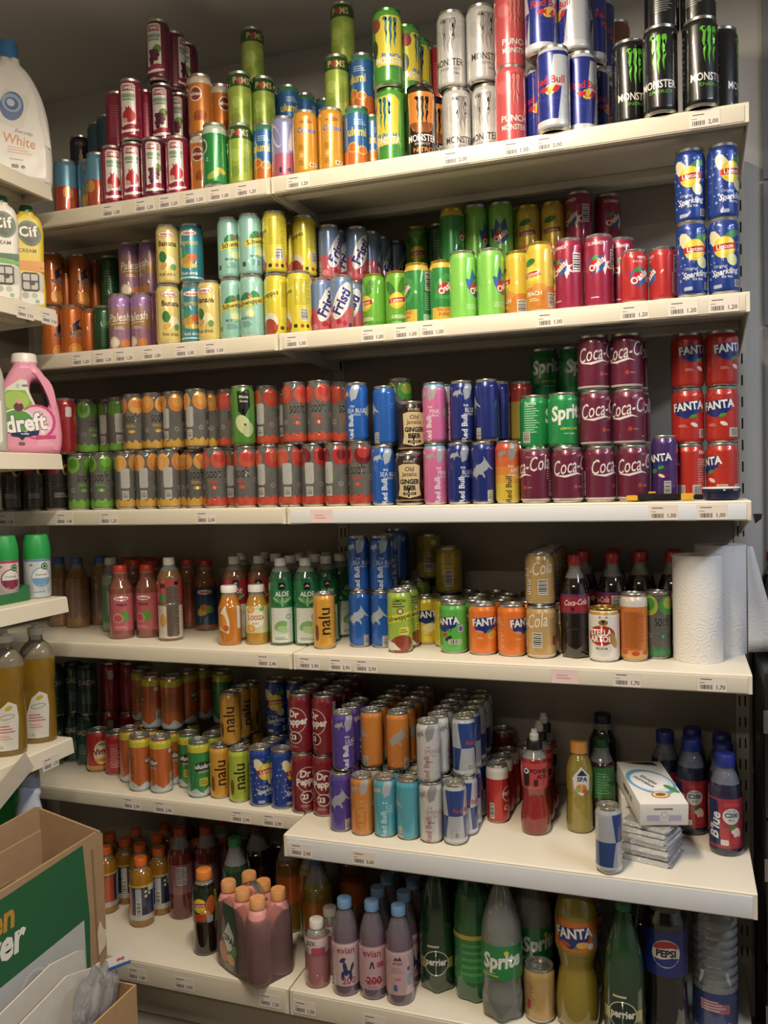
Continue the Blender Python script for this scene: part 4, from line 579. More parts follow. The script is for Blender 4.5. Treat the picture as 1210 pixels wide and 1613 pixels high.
TAGS = [[1,"L",-0.4301,"1,00","price tag reading 1,00, first from left on left bay top shelf edge"],[1,"L",-0.3356,"1,20","price tag reading 1,20, second from left on left bay top shelf edge"],[1,"L",-0.2683,"1,20","price tag reading 1,20, third from left on left bay top shelf edge"],[1,"L",-0.1991,"1,00","price tag reading 1,00, fourth from left on left bay top shelf edge"],[1,"L",-0.1315,"1,00","price tag reading 1,00, fifth from left on left bay top shelf edge"],[1,"L",-0.0604,"1,20","price tag reading 1,20, sixth from left on left bay top shelf edge"],[1,"R",0.0689,"1,20","price tag reading 1,20, first from left on right bay top shelf edge"],[1,"R",0.4317,"2,00","price tag reading 2,00, second from left on right bay top shelf edge"],[1,"R",0.5601,"1,50","price tag reading 1,50, third from left on right bay top shelf edge"],[1,"R",0.6271,"2,00","price tag reading 2,00, fourth from left on right bay top shelf edge"],[1,"R",0.92,"2,00","price tag reading 2,00, fifth from left on right bay top shelf edge"],[2,"L",-0.5501,"1,20","price tag reading 1,20, first from left on left bay second shelf edge"],[2,"L",-0.4831,"1,20","price tag reading 1,20, second from left on left bay second shelf edge"],[2,"L",-0.4212,"1,20","price tag reading 1,20, third from left on left bay second shelf edge"],[2,"L",-0.3405,"1,00","price tag reading 1,00, fourth from left on left bay second shelf edge"],[2,"L",-0.2478,"1,00","price tag reading 1,00, fifth from left on left bay second shelf edge"],[2,"L",-0.168,"1,00","price tag reading 1,00, sixth from left on left bay second shelf edge"],[2,"R",0.045,"1,00","price tag reading 1,00, first from left on right bay second shelf edge"],[2,"R",0.2316,"1,00","price tag reading 1,00, second from left on right bay second shelf edge"],[2,"R",0.3082,"1,00","price tag reading 1,00, third from left on right bay second shelf edge"],[2,"R",0.3686,"1,00","price tag reading 1,00, fourth from left on right bay second shelf edge"],[2,"R",0.6197,"1,00","price tag reading 1,00, fifth from left on right bay second shelf edge"],[2,"R",0.7865,"1,20","price tag reading 1,20, sixth from left on right bay second shelf edge"],[2,"R",0.8772,"1,20","price tag reading 1,20, seventh from left on right bay second shelf edge"],[2,"R",0.9511,"1,20","price tag reading 1,20, eighth from left on right bay second shelf edge"],[3,"L",-0.8217,"1,20","price tag reading 1,20, first from left on left bay third shelf edge"],[3,"L",-0.6324,"1,40","price tag reading 1,40, second from left on left bay third shelf edge"],[3,"L",-0.4953,"1,20","price tag reading 1,20, third from left on left bay third shelf edge"],[3,"L",-0.2145,"2,00","price tag reading 2,00, fourth from left on left bay third shelf edge"],[3,"R",0.0894,"","faded pink tag, first from left on right bay third shelf edge"],[3,"R",0.8354,"1,00","price tag reading 1,00, second from left on right bay third shelf edge"],[3,"R",0.9269,"1,00","price tag reading 1,00, third from left on right bay third shelf edge"],[4,"L",-0.0675,"2,40","price tag reading 2,40, first from left on left bay fourth shelf edge"],[4,"R",0.0419,"2,90","price tag reading 2,90, first from left on right bay fourth shelf edge"],[4,"R",0.1206,"2,90","price tag reading 2,90, second from left on right bay fourth shelf edge"],[4,"R",0.1849,"2,90","price tag reading 2,90, third from left on right bay fourth shelf edge"],[4,"R",0.6333,"","faded pink tag, fourth from left on right bay fourth shelf edge"],[4,"R",0.7599,"1,70","price tag reading 1,70, fifth from left on right bay fourth shelf edge"],[4,"R",0.9238,"1,70","price tag reading 1,70, sixth from left on right bay fourth shelf edge"],[5,"L",-0.4906,"2,90","price tag reading 2,90, first from left on left bay fifth shelf edge"],[5,"L",-0.3942,"2,90","price tag reading 2,90, second from left on left bay fifth shelf edge"],[5,"L",-0.17,"2,90","price tag reading 2,90, third from left on left bay fifth shelf edge"],[5,"L",-0.0825,"2,90","price tag reading 2,90, fourth from left on left bay fifth shelf edge"],[5,"R",0.0442,"2,90","price tag reading 2,90, first from left on right bay fifth shelf edge"],[5,"R",0.1969,"3,00","price tag reading 3,00, second from left on right bay fifth shelf edge"],[6,"L",-0.4163,"1,80","price tag reading 1,80, first from left on left bay bottom shelf edge"],[6,"L",-0.2818,"3,00","price tag reading 3,00, second from left on left bay bottom shelf edge"],[6,"L",-0.0506,"1,20","price tag reading 1,20, third from left on left bay bottom shelf edge"],[6,"R",0.0388,"1,50","price tag reading 1,50, first from left on right bay bottom shelf edge"],[6,"R",0.2097,"1,70","price tag reading 1,70, second from left on right bay bottom shelf edge"]]
ITEMS = [
('teal_orange',-0.6202,0.0474,2.0331,0.86,1,0,"blue topped orange bottomed fruit drink can, leftmost top shelf"),
('blue_yellow',-0.5666,0.0725,2.0331,0.66,1,0,"blue and yellow can with red logo patch on top shelf"),
('teal_orange',-0.5160,0.0418,2.0331,-0.05,1,0,"blue topped orange bottomed fruit drink can, rightmost top shelf"),
('dimes_pom',-0.4540,0.0204,2.0331,0.63,1,0,"crimson can with pomegranate picture, bottom tier leftmost top shelf"),
('dimes_pom',-0.3948,0.0198,2.0331,0.47,1,0,"crimson can with pomegranate picture, bottom tier second from left top shelf"),
('dimes_grape',-0.3340,0.0170,2.0331,0.59,1,0,"dark wine-red can with grape picture, bottom tier front row top shelf"),
('dimes_pom',-0.2767,0.0321,2.0331,0.42,1,0,"crimson can with pomegranate picture, bottom tier rightmost top shelf"),
('crimson_plain',-0.3030,0.0969,2.0331,0.56,1,0,"crimson juice can turned label away, bottom tier second row top shelf"),
('orange_logo',-0.2438,0.0969,2.0331,0.88,1,0,"orange can with pale top and round logo, bottom tier second row leftmost top shelf"),
('green_pale',-0.1553,0.0022,2.0331,-0.00,1,0,"bright green can with pale top on top shelf"),
('pom_lime',-0.1013,0.0265,2.0331,0.41,1,0,"pale lime can with dark green gold-lettered top, bottom tier front row top shelf"),
('blue_orange',-0.0463,0.0483,2.0331,0.20,1,0,"blue can with yellow script and orange base, bottom tier front row leftmost top shelf"),
('pink_purple',0.0107,0.0324,2.0331,0.44,1,0,"lilac-blue and pink can with white swirl on top shelf"),
('cocosa',0.0691,0.0222,2.0331,0.50,1,0,"golden yellow can with violet lettering, leftmost top shelf"),
('cocosa',0.1274,0.0324,2.0331,0.53,1,0,"golden yellow can with violet lettering, rightmost top shelf"),
('blue_orange',0.1844,0.0484,2.0331,0.53,1,0,"blue can with yellow script and orange base, bottom tier front row rightmost top shelf"),
('blue_orange',0.2025,0.1048,2.0331,0.86,1,0,"blue can with yellow script and orange base, bottom tier second row top shelf"),
('m_juice',0.2677,0.0450,2.0331,-0.12,1,0,"tall green-yellow can with teal claw marks, bottom tier front row top shelf"),
('m_nitro',0.3344,0.0551,2.0331,0.37,1,0,"tall black and orange energy can with black claw marks, front row top shelf"),
('m_nitro',0.3410,0.1233,2.0331,0.79,1,0,"tall black and orange energy can with black claw marks, second row top shelf"),
('m_ultra',0.4047,0.1017,2.0331,0.50,1,0,"tall white energy can with grey claw marks, bottom tier leftmost top shelf"),
('m_ultra',0.4716,0.1076,2.0331,-0.05,1,0,"tall white energy can with grey claw marks, bottom tier rightmost top shelf"),
('m_punch',0.5381,0.0420,2.0331,0.35,1,0,"tall coral red energy can with outlined claw marks, bottom tier top shelf"),
('rb_tall',0.5996,0.0691,2.0331,-0.20,1,0,"tall blue-silver can with red lettering, bottom tier second row leftmost top shelf"),
('rb_tall',0.6341,-0.0052,2.0331,-0.08,1,0,"tall blue-silver can with red lettering, bottom tier front row top shelf"),
('rb_tall',0.6826,0.0413,2.0331,0.54,1,0,"tall blue-silver can with red lettering, bottom tier second row rightmost top shelf"),
('rb_tall',0.7018,0.1169,2.0331,1.14,1,0,"tall blue-silver can with red lettering, bottom tier third row top shelf"),
('rb_tall',0.7074,0.1844,2.0331,1.13,1,0,"tall blue-silver can with red lettering, bottom tier fourth row top shelf"),
('copper_can',0.7653,0.2185,2.0331,0.05,1,0,"tall copper brown can, bottom tier front row top shelf"),
('m_black',0.7799,0.0297,2.0331,0.40,1,0,"tall black can with neon green claw marks, bottom tier second row leftmost top shelf"),
('m_black',0.8403,-0.0041,2.0331,-0.09,1,0,"tall black can with neon green claw marks, bottom tier front row leftmost top shelf"),
('m_black',0.9138,-0.0059,2.0331,0.46,1,0,"tall black can with neon green claw marks, bottom tier front row rightmost top shelf"),
('m_black',0.9520,0.0494,2.0331,1.44,1,0,"tall black can with neon green claw marks, bottom tier second row rightmost top shelf"),
('navy_tall',-0.7181,0.2358,2.1793,0.67,1,0,"dark navy can with small bottle picture, upper tier top shelf"),
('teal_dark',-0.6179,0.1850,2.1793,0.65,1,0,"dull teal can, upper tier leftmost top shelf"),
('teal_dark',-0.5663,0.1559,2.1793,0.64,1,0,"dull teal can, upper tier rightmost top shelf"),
('dimes_pom',-0.3891,0.0126,2.1793,0.35,1,0,"crimson can with pomegranate picture, upper tier top shelf"),
('crimson_plain',-0.4598,0.0554,2.1793,0.63,1,0,"crimson juice can turned label away, upper tier leftmost top shelf"),
('crimson_plain',-0.3894,0.0754,2.1793,0.60,1,0,"crimson juice can turned label away, upper tier rightmost top shelf"),
('dimes_grape',-0.3321,0.0605,2.1793,0.32,1,0,"dark wine-red can with grape picture, middle tier second row top shelf"),
('dimes_grape',-0.3216,0.1188,2.1793,0.21,1,0,"dark wine-red can with grape picture, middle tier third row top shelf"),
('dimes_grape',-0.3271,0.1777,2.1793,0.55,1,0,"dark wine-red can with grape picture, middle tier fourth row top shelf"),
('dimes_grape',-0.3283,0.0469,2.3255,0.14,1,0,"dark wine-red can with grape picture, top tier front row top shelf"),
('dimes_grape',-0.3233,0.1066,2.3255,1.61,1,0,"dark wine-red can with grape picture, top tier third row top shelf"),
('dimes_grape',-0.3232,0.1659,2.3255,0.20,1,0,"dark wine-red can with grape picture, top tier fourth row top shelf"),
('orange_logo',-0.2206,0.0546,2.1793,0.27,1,0,"orange can with pale top and round logo, upper tier front row top shelf"),
('orange_logo',-0.2018,0.1186,2.1793,1.04,1,0,"orange can with pale top and round logo, upper tier second row top shelf"),
('pom_lime',-0.1261,0.0795,2.1793,0.58,1,0,"pale lime can with dark green gold-lettered top, middle tier second row leftmost top shelf"),
('pom_lime',-0.0857,0.1228,2.1793,0.46,1,0,"pale lime can with dark green gold-lettered top, middle tier third row leftmost top shelf"),
('pom_lime',-0.1322,0.1637,2.3253,0.65,1,0,"pale lime can with dark green gold-lettered top, top tier fourth row top shelf"),
('dark_green',-0.1026,0.2083,2.1793,0.45,1,0,"dark green can, upper tier top shelf"),
('blue_orange',-0.0474,0.1867,2.1793,0.61,1,0,"blue can with yellow script and orange base, upper tier third row top shelf"),
('blue_orange',-0.0276,0.2425,2.1793,1.46,1,0,"blue can with yellow script and orange base, upper tier fourth row top shelf"),
('blue_orange',-0.0480,0.3089,2.1793,1.46,1,0,"blue can with yellow script and orange base, upper tier fifth row leftmost top shelf"),
('blue_orange',0.0081,0.2898,2.1793,1.44,1,0,"blue can with yellow script and orange base, upper tier fifth row rightmost top shelf"),
('pom_lime',0.1214,0.0935,2.1793,0.29,1,0,"pale lime can with dark green gold-lettered top, middle tier second row rightmost top shelf"),
('pom_lime',0.1191,0.1452,2.3253,0.11,1,0,"pale lime can with dark green gold-lettered top, top tier third row top shelf"),
('blue_orange',0.1784,0.1105,2.1793,0.00,1,0,"blue can with yellow script and orange base, upper tier second row top shelf"),
('m_juice',0.2673,0.0371,2.2013,0.49,1,0,"tall green-yellow can with teal claw marks, upper tier front row top shelf"),
('m_juice',0.2849,0.1159,2.2013,1.35,1,0,"tall green-yellow can with teal claw marks, upper tier second row top shelf"),
('m_juice',0.2922,0.1827,2.2013,0.29,1,0,"tall green-yellow can with teal claw marks, upper tier third row top shelf"),
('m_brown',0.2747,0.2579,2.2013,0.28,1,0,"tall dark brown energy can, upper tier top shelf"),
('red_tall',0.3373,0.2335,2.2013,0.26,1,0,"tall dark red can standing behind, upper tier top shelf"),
('m_ultra',0.3976,0.0981,2.2013,-0.02,1,0,"tall white energy can with grey claw marks, upper tier leftmost top shelf"),
('m_ultra',0.4648,0.0974,2.2013,0.56,1,0,"tall white energy can with grey claw marks, upper tier rightmost top shelf"),
('m_punch',0.5343,0.0641,2.2013,0.49,1,0,"tall coral red energy can with outlined claw marks, upper tier top shelf"),
('rb_tall',0.6074,0.0216,2.2013,0.58,1,0,"tall blue-silver can with red lettering, upper tier front row top shelf"),
('rb_tall',0.6725,0.0382,2.2013,-1.03,1,0,"tall blue-silver can with red lettering, upper tier second row top shelf"),
('rb_tall',0.6993,0.1019,2.2013,1.49,1,0,"tall blue-silver can with red lettering, upper tier third row top shelf"),
('rb_tall',0.7114,0.1719,2.2013,1.48,1,0,"tall blue-silver can with red lettering, upper tier fourth row top shelf"),
('copper_can',0.7390,0.2780,2.2013,0.06,1,0,"tall copper brown can, upper tier top shelf"),
('m_black',0.8444,0.0269,2.2013,2.11,1,0,"tall black can with neon green claw marks, upper tier leftmost top shelf"),
('m_black',0.9116,0.0269,2.2013,1.72,1,0,"tall black can with neon green claw marks, upper tier rightmost top shelf"),
('trop',-0.7349,0.1120,1.6830,1.40,2,0,"orange can with dark blue logo, bottom tier front row leftmost second shelf"),
('trop',-0.6762,0.1194,1.6830,1.03,2,0,"orange can with dark blue logo, bottom tier front row rightmost second shelf"),
('trop',-0.6661,0.1777,1.6830,2.24,2,0,"orange can with dark blue logo, bottom tier second row rightmost second shelf"),
('red_dark',-0.6501,0.2347,1.6830,1.69,2,0,"red can with grey patch on second shelf"),
('dark_green',-0.6083,0.1645,1.6830,1.00,2,0,"dark green can, bottom tier front row second shelf"),
('palesh',-0.4808,0.0656,1.6830,0.46,2,0,"violet and gold can with white script, bottom tier front row leftmost second shelf"),
('palesh',-0.4228,0.0777,1.6830,-0.00,2,0,"violet and gold can with white script, bottom tier front row rightmost second shelf"),
('plum_green',-0.3637,0.0818,1.6830,0.58,2,0,"plum can with green fruit print on second shelf"),
('maaza_ban',-0.3154,0.0311,1.6830,0.72,2,0,"pale yellow banana drink can, bottom tier leftmost second shelf"),
('maaza_apr',-0.2610,0.0543,1.6830,0.46,2,0,"teal apricot drink can, bottom tier second shelf"),
('maaza_ban',-0.2036,0.0399,1.6830,0.01,2,0,"pale yellow banana drink can, bottom tier rightmost second shelf"),
('schw_mint',-0.1444,0.0421,1.6830,0.77,2,0,"mint green can with yellow name band, bottom tier leftmost second shelf"),
('schw_mint',-0.0859,0.0330,1.6830,0.31,2,0,"mint green can with yellow name band, bottom tier rightmost second shelf"),
('schw_yel',-0.0284,0.0470,1.6830,0.89,2,0,"yellow tonic can with red sphere, bottom tier front row leftmost second shelf"),
('schw_yel',0.0308,0.0472,1.6830,0.08,2,0,"yellow tonic can with red sphere, bottom tier front row rightmost second shelf"),
('schw_yel',0.0201,0.1130,1.6830,1.99,2,0,"yellow tonic can with red sphere, bottom tier second row second shelf"),
('fristi',0.0711,0.0871,1.6830,0.79,2,0,"blue and pink can with slanted lettering, bottom tier front row leftmost second shelf"),
('fristi',0.1249,0.0805,1.6830,0.24,2,0,"blue and pink can with slanted lettering, bottom tier front row rightmost second shelf"),
('fristi',0.1249,0.1540,1.6830,0.02,2,0,"blue and pink can with slanted lettering, bottom tier second row rightmost second shelf"),
('lip_green',0.1813,0.1478,1.6830,-0.53,2,0,"lime green iced tea can with yellow ball logo, bottom tier front row leftmost second shelf"),
('lip_green',0.2405,0.1469,1.6830,0.23,2,0,"lime green iced tea can with yellow ball logo, bottom tier front row rightmost second shelf"),
('oas_green',0.3049,0.0953,1.6830,-0.93,2,0,"green fruit drink can with yellow rim and base, bottom tier front row leftmost second shelf"),
('oas_green',0.3641,0.0968,1.6830,0.52,2,0,"green fruit drink can with yellow rim and base, bottom tier front row rightmost second shelf"),
('oas_lime',0.4207,0.0638,1.6830,1.02,2,0,"bright light green can with blue splash, bottom tier front row leftmost second shelf"),
('oas_lime',0.4817,0.0693,1.6830,0.94,2,0,"bright light green can with blue splash, bottom tier front row rightmost second shelf"),
('lip_yel',0.5378,0.0912,1.6830,-0.96,2,0,"yellow peach iced tea can, bottom tier second row second shelf"),
('lip_yel',0.5931,0.0420,1.6830,-0.29,2,0,"yellow peach iced tea can, bottom tier front row second shelf"),
('oas_crim',0.6518,0.0627,1.6830,-0.67,2,0,"raspberry red fruit drink can, bottom tier front row leftmost second shelf"),
('oas_crim',0.7129,0.0585,1.6830,-0.09,2,0,"raspberry red fruit drink can, bottom tier front row rightmost second shelf"),
('oas_crim',0.7551,0.1028,1.6830,0.06,2,0,"raspberry red fruit drink can, bottom tier second row second shelf"),
('oas_red',0.7846,0.0373,1.6830,0.31,2,0,"short red fruit drink can, leftmost second shelf"),
('oas_red',0.8407,0.0406,1.6830,-1.29,2,0,"short red fruit drink can, rightmost second shelf"),
('lip_spark',0.8947,0.0196,1.6830,0.16,2,0,"blue sparkling iced tea can with lemon, bottom tier leftmost second shelf"),
('lip_spark',0.9538,0.0236,1.6830,-0.05,2,0,"blue sparkling iced tea can with lemon, bottom tier rightmost second shelf"),
('trop',-0.7370,0.1200,1.8292,1.23,2,0,"orange can with dark blue logo, upper tier front row second shelf"),
('trop',-0.7400,0.1816,1.8292,2.26,2,0,"orange can with dark blue logo, upper tier second row leftmost second shelf"),
('trop',-0.6828,0.1665,1.8292,1.02,2,0,"orange can with dark blue logo, upper tier second row rightmost second shelf"),
('trop',-0.6886,0.2385,1.8292,1.70,2,0,"orange can with dark blue logo, upper tier third row second shelf"),
('dark_green',-0.6175,0.2128,1.8292,0.64,2,0,"dark green can, upper tier second row second shelf"),
('palesh',-0.4913,0.1287,1.8292,0.62,2,0,"violet and gold can with white script, upper tier leftmost second shelf"),
('palesh',-0.4323,0.1338,1.8292,-0.62,2,0,"violet and gold can with white script, upper tier rightmost second shelf"),
('maaza_ban',-0.3164,0.0399,1.8292,0.44,2,0,"pale yellow banana drink can, upper tier second shelf"),
('maaza_apr',-0.2589,0.0546,1.8292,0.31,2,0,"teal apricot drink can, upper tier second shelf"),
('schw_mint',-0.1499,0.0492,1.8292,0.94,2,0,"mint green can with yellow name band, upper tier leftmost second shelf"),
('schw_mint',-0.0907,0.0443,1.8292,1.27,2,0,"mint green can with yellow name band, upper tier rightmost second shelf"),
('schw_yel',-0.0301,0.0507,1.8292,0.02,2,0,"yellow tonic can with red sphere, upper tier front row second shelf"),
('schw_yel',-0.0352,0.1441,1.8292,-1.13,2,0,"yellow tonic can with red sphere, upper tier third row second shelf"),
('schw_yel',0.0204,0.1091,1.8292,0.60,2,0,"yellow tonic can with red sphere, upper tier second row second shelf"),
('fristi',0.0748,0.1321,1.8182,1.09,2,0,"blue and pink can with slanted lettering, upper tier second row second shelf"),
('fristi',0.0785,0.1874,1.8182,0.91,2,0,"blue and pink can with slanted lettering, upper tier third row leftmost second shelf"),
('fristi',0.1304,0.1723,1.8182,0.71,2,0,"blue and pink can with slanted lettering, upper tier third row rightmost second shelf"),
('fristi',0.1465,0.2238,1.8182,1.92,2,0,"blue and pink can with slanted lettering, upper tier fourth row second shelf"),
('fristi',0.1550,0.2773,1.8182,1.38,2,0,"blue and pink can with slanted lettering, upper tier fifth row second shelf"),
('fristi',0.1791,0.3258,1.8182,1.36,2,0,"blue and pink can with slanted lettering, upper tier sixth row second shelf"),
('lip_green',0.2453,0.3041,1.8292,0.29,2,0,"lime green iced tea can with yellow ball logo, upper tier second shelf"),
('dark_green',0.3045,0.3050,1.8292,0.26,2,0,"dark green can, upper tier third row second shelf"),
('oas_green',0.3624,0.2033,1.8292,1.47,2,0,"green fruit drink can with yellow rim and base, upper tier second shelf"),
('oas_lime',0.4118,0.2376,1.8352,1.10,2,0,"bright light green can with blue splash, upper tier second row leftmost second shelf"),
('oas_lime',0.4729,0.2423,1.8352,-0.16,2,0,"bright light green can with blue splash, upper tier second row rightmost second shelf"),
('oas_lime',0.4975,0.2991,1.8352,0.70,2,0,"bright light green can with blue splash, upper tier third row second shelf"),
('lip_yel',0.5358,0.2527,1.8292,0.25,2,0,"yellow peach iced tea can, upper tier leftmost second shelf"),
('lip_yel',0.5950,0.2514,1.8292,0.22,2,0,"yellow peach iced tea can, upper tier rightmost second shelf"),
('oas_crim',0.6544,0.2412,1.8352,-0.68,2,0,"raspberry red fruit drink can, upper tier third row second shelf"),
('oas_crim',0.7143,0.2859,1.8352,0.51,2,0,"raspberry red fruit drink can, upper tier fourth row second shelf"),
('lip_spark',0.8931,0.0361,1.8292,-0.05,2,0,"blue sparkling iced tea can with lemon, upper tier leftmost second shelf"),
('lip_spark',0.9540,0.0345,1.8292,0.48,2,0,"blue sparkling iced tea can with lemon, upper tier rightmost second shelf"),
('pacha',-0.8330,0.0491,1.2821,0.57,3,0,"clear can with peach print, bottom tier front row leftmost third shelf"),
('pacha',-0.7587,0.0491,1.2821,0.81,3,0,"clear can with peach print, bottom tier front row second from left third shelf"),
('pacha',-0.6901,0.0491,1.2821,1.23,3,0,"clear can with peach print, bottom tier front row rightmost third shelf"),
('sooft_apple',-0.6148,0.0491,1.2821,1.12,3,0,"clear can with green apple print, bottom tier front row leftmost third shelf"),
('sooft_apple',-0.5401,0.0451,1.2821,0.57,3,0,"clear can with green apple print, bottom tier front row rightmost third shelf"),
('sooft_orange',-0.4643,0.0451,1.2821,2.55,3,0,"clear can with orange fruit print, bottom tier front row leftmost third shelf"),
('sooft_orange',-0.4048,0.0471,1.2821,2.35,3,0,"clear can with orange fruit print, bottom tier front row second from left third shelf"),
('sooft_orange',-0.3389,0.0431,1.2821,2.59,3,0,"clear can with orange fruit print, bottom tier front row third from left third shelf"),
('sooft_orange',-0.3207,0.1001,1.2821,1.09,3,0,"clear can with orange fruit print, bottom tier second row third shelf"),
('sooft_orange',-0.2704,0.0689,1.2821,0.46,3,0,"clear can with orange fruit print, bottom tier front row rightmost third shelf"),
('sooft_red',-0.2068,0.0431,1.2821,0.45,3,0,"clear can with red strawberry print, bottom tier front row leftmost third shelf"),
('sooft_red',-0.1871,0.0989,1.2821,2.26,3,0,"clear can with red strawberry print, bottom tier second row leftmost third shelf"),
('sooft_red',-0.1235,0.0471,1.2821,0.15,3,0,"clear can with red strawberry print, bottom tier front row second from left third shelf"),
('sooft_red',-0.0643,0.0498,1.2821,1.87,3,0,"clear can with red strawberry print, bottom tier front row third from left third shelf"),
('sooft_red',-0.0053,0.0450,1.2821,2.28,3,0,"clear can with red strawberry print, bottom tier front row rightmost third shelf"),
('sooft_cherry',0.0538,0.0473,1.2821,2.16,3,0,"clear can with dark cherry print, leftmost third shelf"),
('sooft_cherry',0.1131,0.0470,1.2821,1.79,3,0,"clear can with dark cherry print, second from left third shelf"),
('sooft_cherry',0.1722,0.0507,1.2821,0.10,3,0,"clear can with dark cherry print, rightmost third shelf"),
('rb_blue',0.2286,0.0449,1.2821,0.42,3,0,"bright blue slim energy can, bottom tier third shelf"),
('sooft_lime',0.2240,0.1191,1.2821,0.33,3,0,"clear can with lime slice print, bottom tier third shelf"),
('ginger',0.2912,0.0451,1.2821,0.31,3,0,"dark brown can with cream label, bottom tier third shelf"),
('rb_pink',0.3523,0.0450,1.2821,0.42,3,0,"pink slim energy can, bottom tier front row third shelf"),
('rb_navy',0.4064,0.0479,1.2821,0.42,3,0,"navy slim energy can with silver bull, bottom tier front row leftmost third shelf"),
('rb_navy',0.4606,0.0471,1.2821,-2.05,3,0,"navy slim energy can with silver bull, bottom tier front row rightmost third shelf"),
('rb_apricot',0.5148,0.0471,1.2821,0.28,3,0,"red to yellow slim energy can on third shelf"),
('coke_cherry',0.5755,0.0472,1.2821,-0.80,3,0,"maroon cola can with white script, bottom tier front row leftmost third shelf"),
('coke_cherry',0.6427,0.0468,1.2821,0.47,3,0,"maroon cola can with white script, bottom tier front row second from left third shelf"),
('coke_cherry',0.7081,0.0625,1.2821,0.87,3,0,"maroon cola can with white script, bottom tier front row third from left third shelf"),
('coke_cherry',0.7749,0.0698,1.2821,0.31,3,0,"maroon cola can with white script, bottom tier front row rightmost third shelf"),
('fanta_grape',0.8375,0.0871,1.2821,-0.59,3,0,"purple slim soda can on third shelf"),
('fanta_red',0.8848,0.1291,1.2821,-1.58,3,0,"red soda can with blue framed white name, bottom tier leftmost third shelf"),
('fanta_red',0.9520,0.1291,1.2821,-1.09,3,0,"red soda can with blue framed white name, bottom tier rightmost third shelf"),
('sooft_apple',-0.6325,0.1102,1.4283,1.37,3,0,"clear can with green apple print, upper tier leftmost third shelf"),
('sooft_apple',-0.5796,0.1367,1.4283,2.04,3,0,"clear can with green apple print, upper tier second from left third shelf"),
('sooft_apple',-0.5281,0.1074,1.4283,2.73,3,0,"clear can with green apple print, upper tier rightmost third shelf"),
('red_dark',-0.6612,0.0584,1.4283,1.04,3,0,"red can with grey patch on third shelf"),
('pacha',-0.6909,0.1204,1.4283,1.04,3,0,"clear can with peach print, upper tier third shelf"),
('sooft_orange',-0.4521,0.0691,1.4283,0.36,3,0,"clear can with orange fruit print, upper tier front row leftmost third shelf"),
('sooft_orange',-0.3929,0.0691,1.4283,0.95,3,0,"clear can with orange fruit print, upper tier front row second from left third shelf"),
('sooft_orange',-0.3333,0.0691,1.4283,1.80,3,0,"clear can with orange fruit print, upper tier front row third from left third shelf"),
('sooft_orange',-0.2586,0.0525,1.4283,1.95,3,0,"clear can with orange fruit print, upper tier front row rightmost third shelf"),
('sooft_orange',-0.2534,0.1114,1.4283,1.58,3,0,"clear can with orange fruit print, upper tier second row third shelf"),
('sooft_red',-0.1955,0.0982,1.4283,1.04,3,0,"clear can with red strawberry print, upper tier second row leftmost third shelf"),
('green_apple',-0.1280,0.0492,1.4283,0.59,3,0,"leaf green can with black patch and cut apple on third shelf"),
('sooft_red',-0.0799,0.0838,1.4283,1.87,3,0,"clear can with red strawberry print, upper tier second row second from left third shelf"),
('sooft_red',-0.0640,0.1408,1.4283,2.20,3,0,"clear can with red strawberry print, upper tier third row third shelf"),
('sooft_red',0.0107,0.0491,1.4283,0.61,3,0,"clear can with red strawberry print, upper tier front row leftmost third shelf"),
('sooft_red',0.0716,0.0532,1.4283,0.32,3,0,"clear can with red strawberry print, upper tier front row rightmost third shelf"),
('sooft_red',0.1030,0.1035,1.4283,0.91,3,0,"clear can with red strawberry print, upper tier second row rightmost third shelf"),
('rb_blue',0.1686,0.0471,1.4283,-0.24,3,0,"bright blue slim energy can, upper tier leftmost third shelf"),
('rb_blue',0.2327,0.0541,1.4173,2.95,3,0,"bright blue slim energy can, upper tier rightmost third shelf"),
('sooft_lime',0.2532,0.1114,1.4283,0.31,3,0,"clear can with lime slice print, upper tier third shelf"),
('ginger',0.2939,0.0630,1.3983,0.48,3,0,"dark brown can with cream label, upper tier third shelf"),
('rb_pink',0.3527,0.0480,1.4173,-0.25,3,0,"pink slim energy can, upper tier front row third shelf"),
('rb_pink',0.3645,0.1041,1.4173,0.26,3,0,"pink slim energy can, upper tier second row third shelf"),
('rb_navy',0.4155,0.0491,1.4173,0.42,3,0,"navy slim energy can with silver bull, upper tier front row leftmost third shelf"),
('rb_navy',0.4706,0.0511,1.4173,2.83,3,0,"navy slim energy can with silver bull, upper tier front row rightmost third shelf"),
('rb_navy',0.4844,0.1076,1.4173,2.30,3,0,"navy slim energy can with silver bull, upper tier second row third shelf"),
('rb_redyel',0.5304,0.1363,1.4173,0.18,3,0,"red and yellow slim can, upper tier third shelf"),
('sprite_can',0.5700,0.0850,1.3983,1.90,3,0,"green lemonade can with white name, upper tier front row leftmost third shelf"),
('sprite_can',0.6339,0.0640,1.3983,0.34,3,0,"green lemonade can with white name, upper tier front row rightmost third shelf"),
('coke_cherry',0.7011,0.0631,1.3983,0.44,3,0,"maroon cola can with white script, middle tier front row leftmost third shelf"),
('coke_cherry',0.7678,0.0712,1.3983,-0.03,3,0,"maroon cola can with white script, middle tier front row rightmost third shelf"),
('coke_cherry',0.7764,0.1411,1.3983,-0.48,3,0,"maroon cola can with white script, middle tier second row third shelf"),
('fanta_red',0.8848,0.1291,1.3983,0.03,3,0,"red soda can with blue framed white name, middle tier leftmost third shelf"),
('fanta_red',0.9520,0.1291,1.3983,-0.29,3,0,"red soda can with blue framed white name, middle tier rightmost third shelf"),
('sprite_can',0.5747,0.1991,1.5143,0.32,3,0,"green lemonade can with white name, upper tier leftmost third shelf"),
('sprite_can',0.6419,0.1991,1.5143,0.64,3,0,"green lemonade can with white name, upper tier rightmost third shelf"),
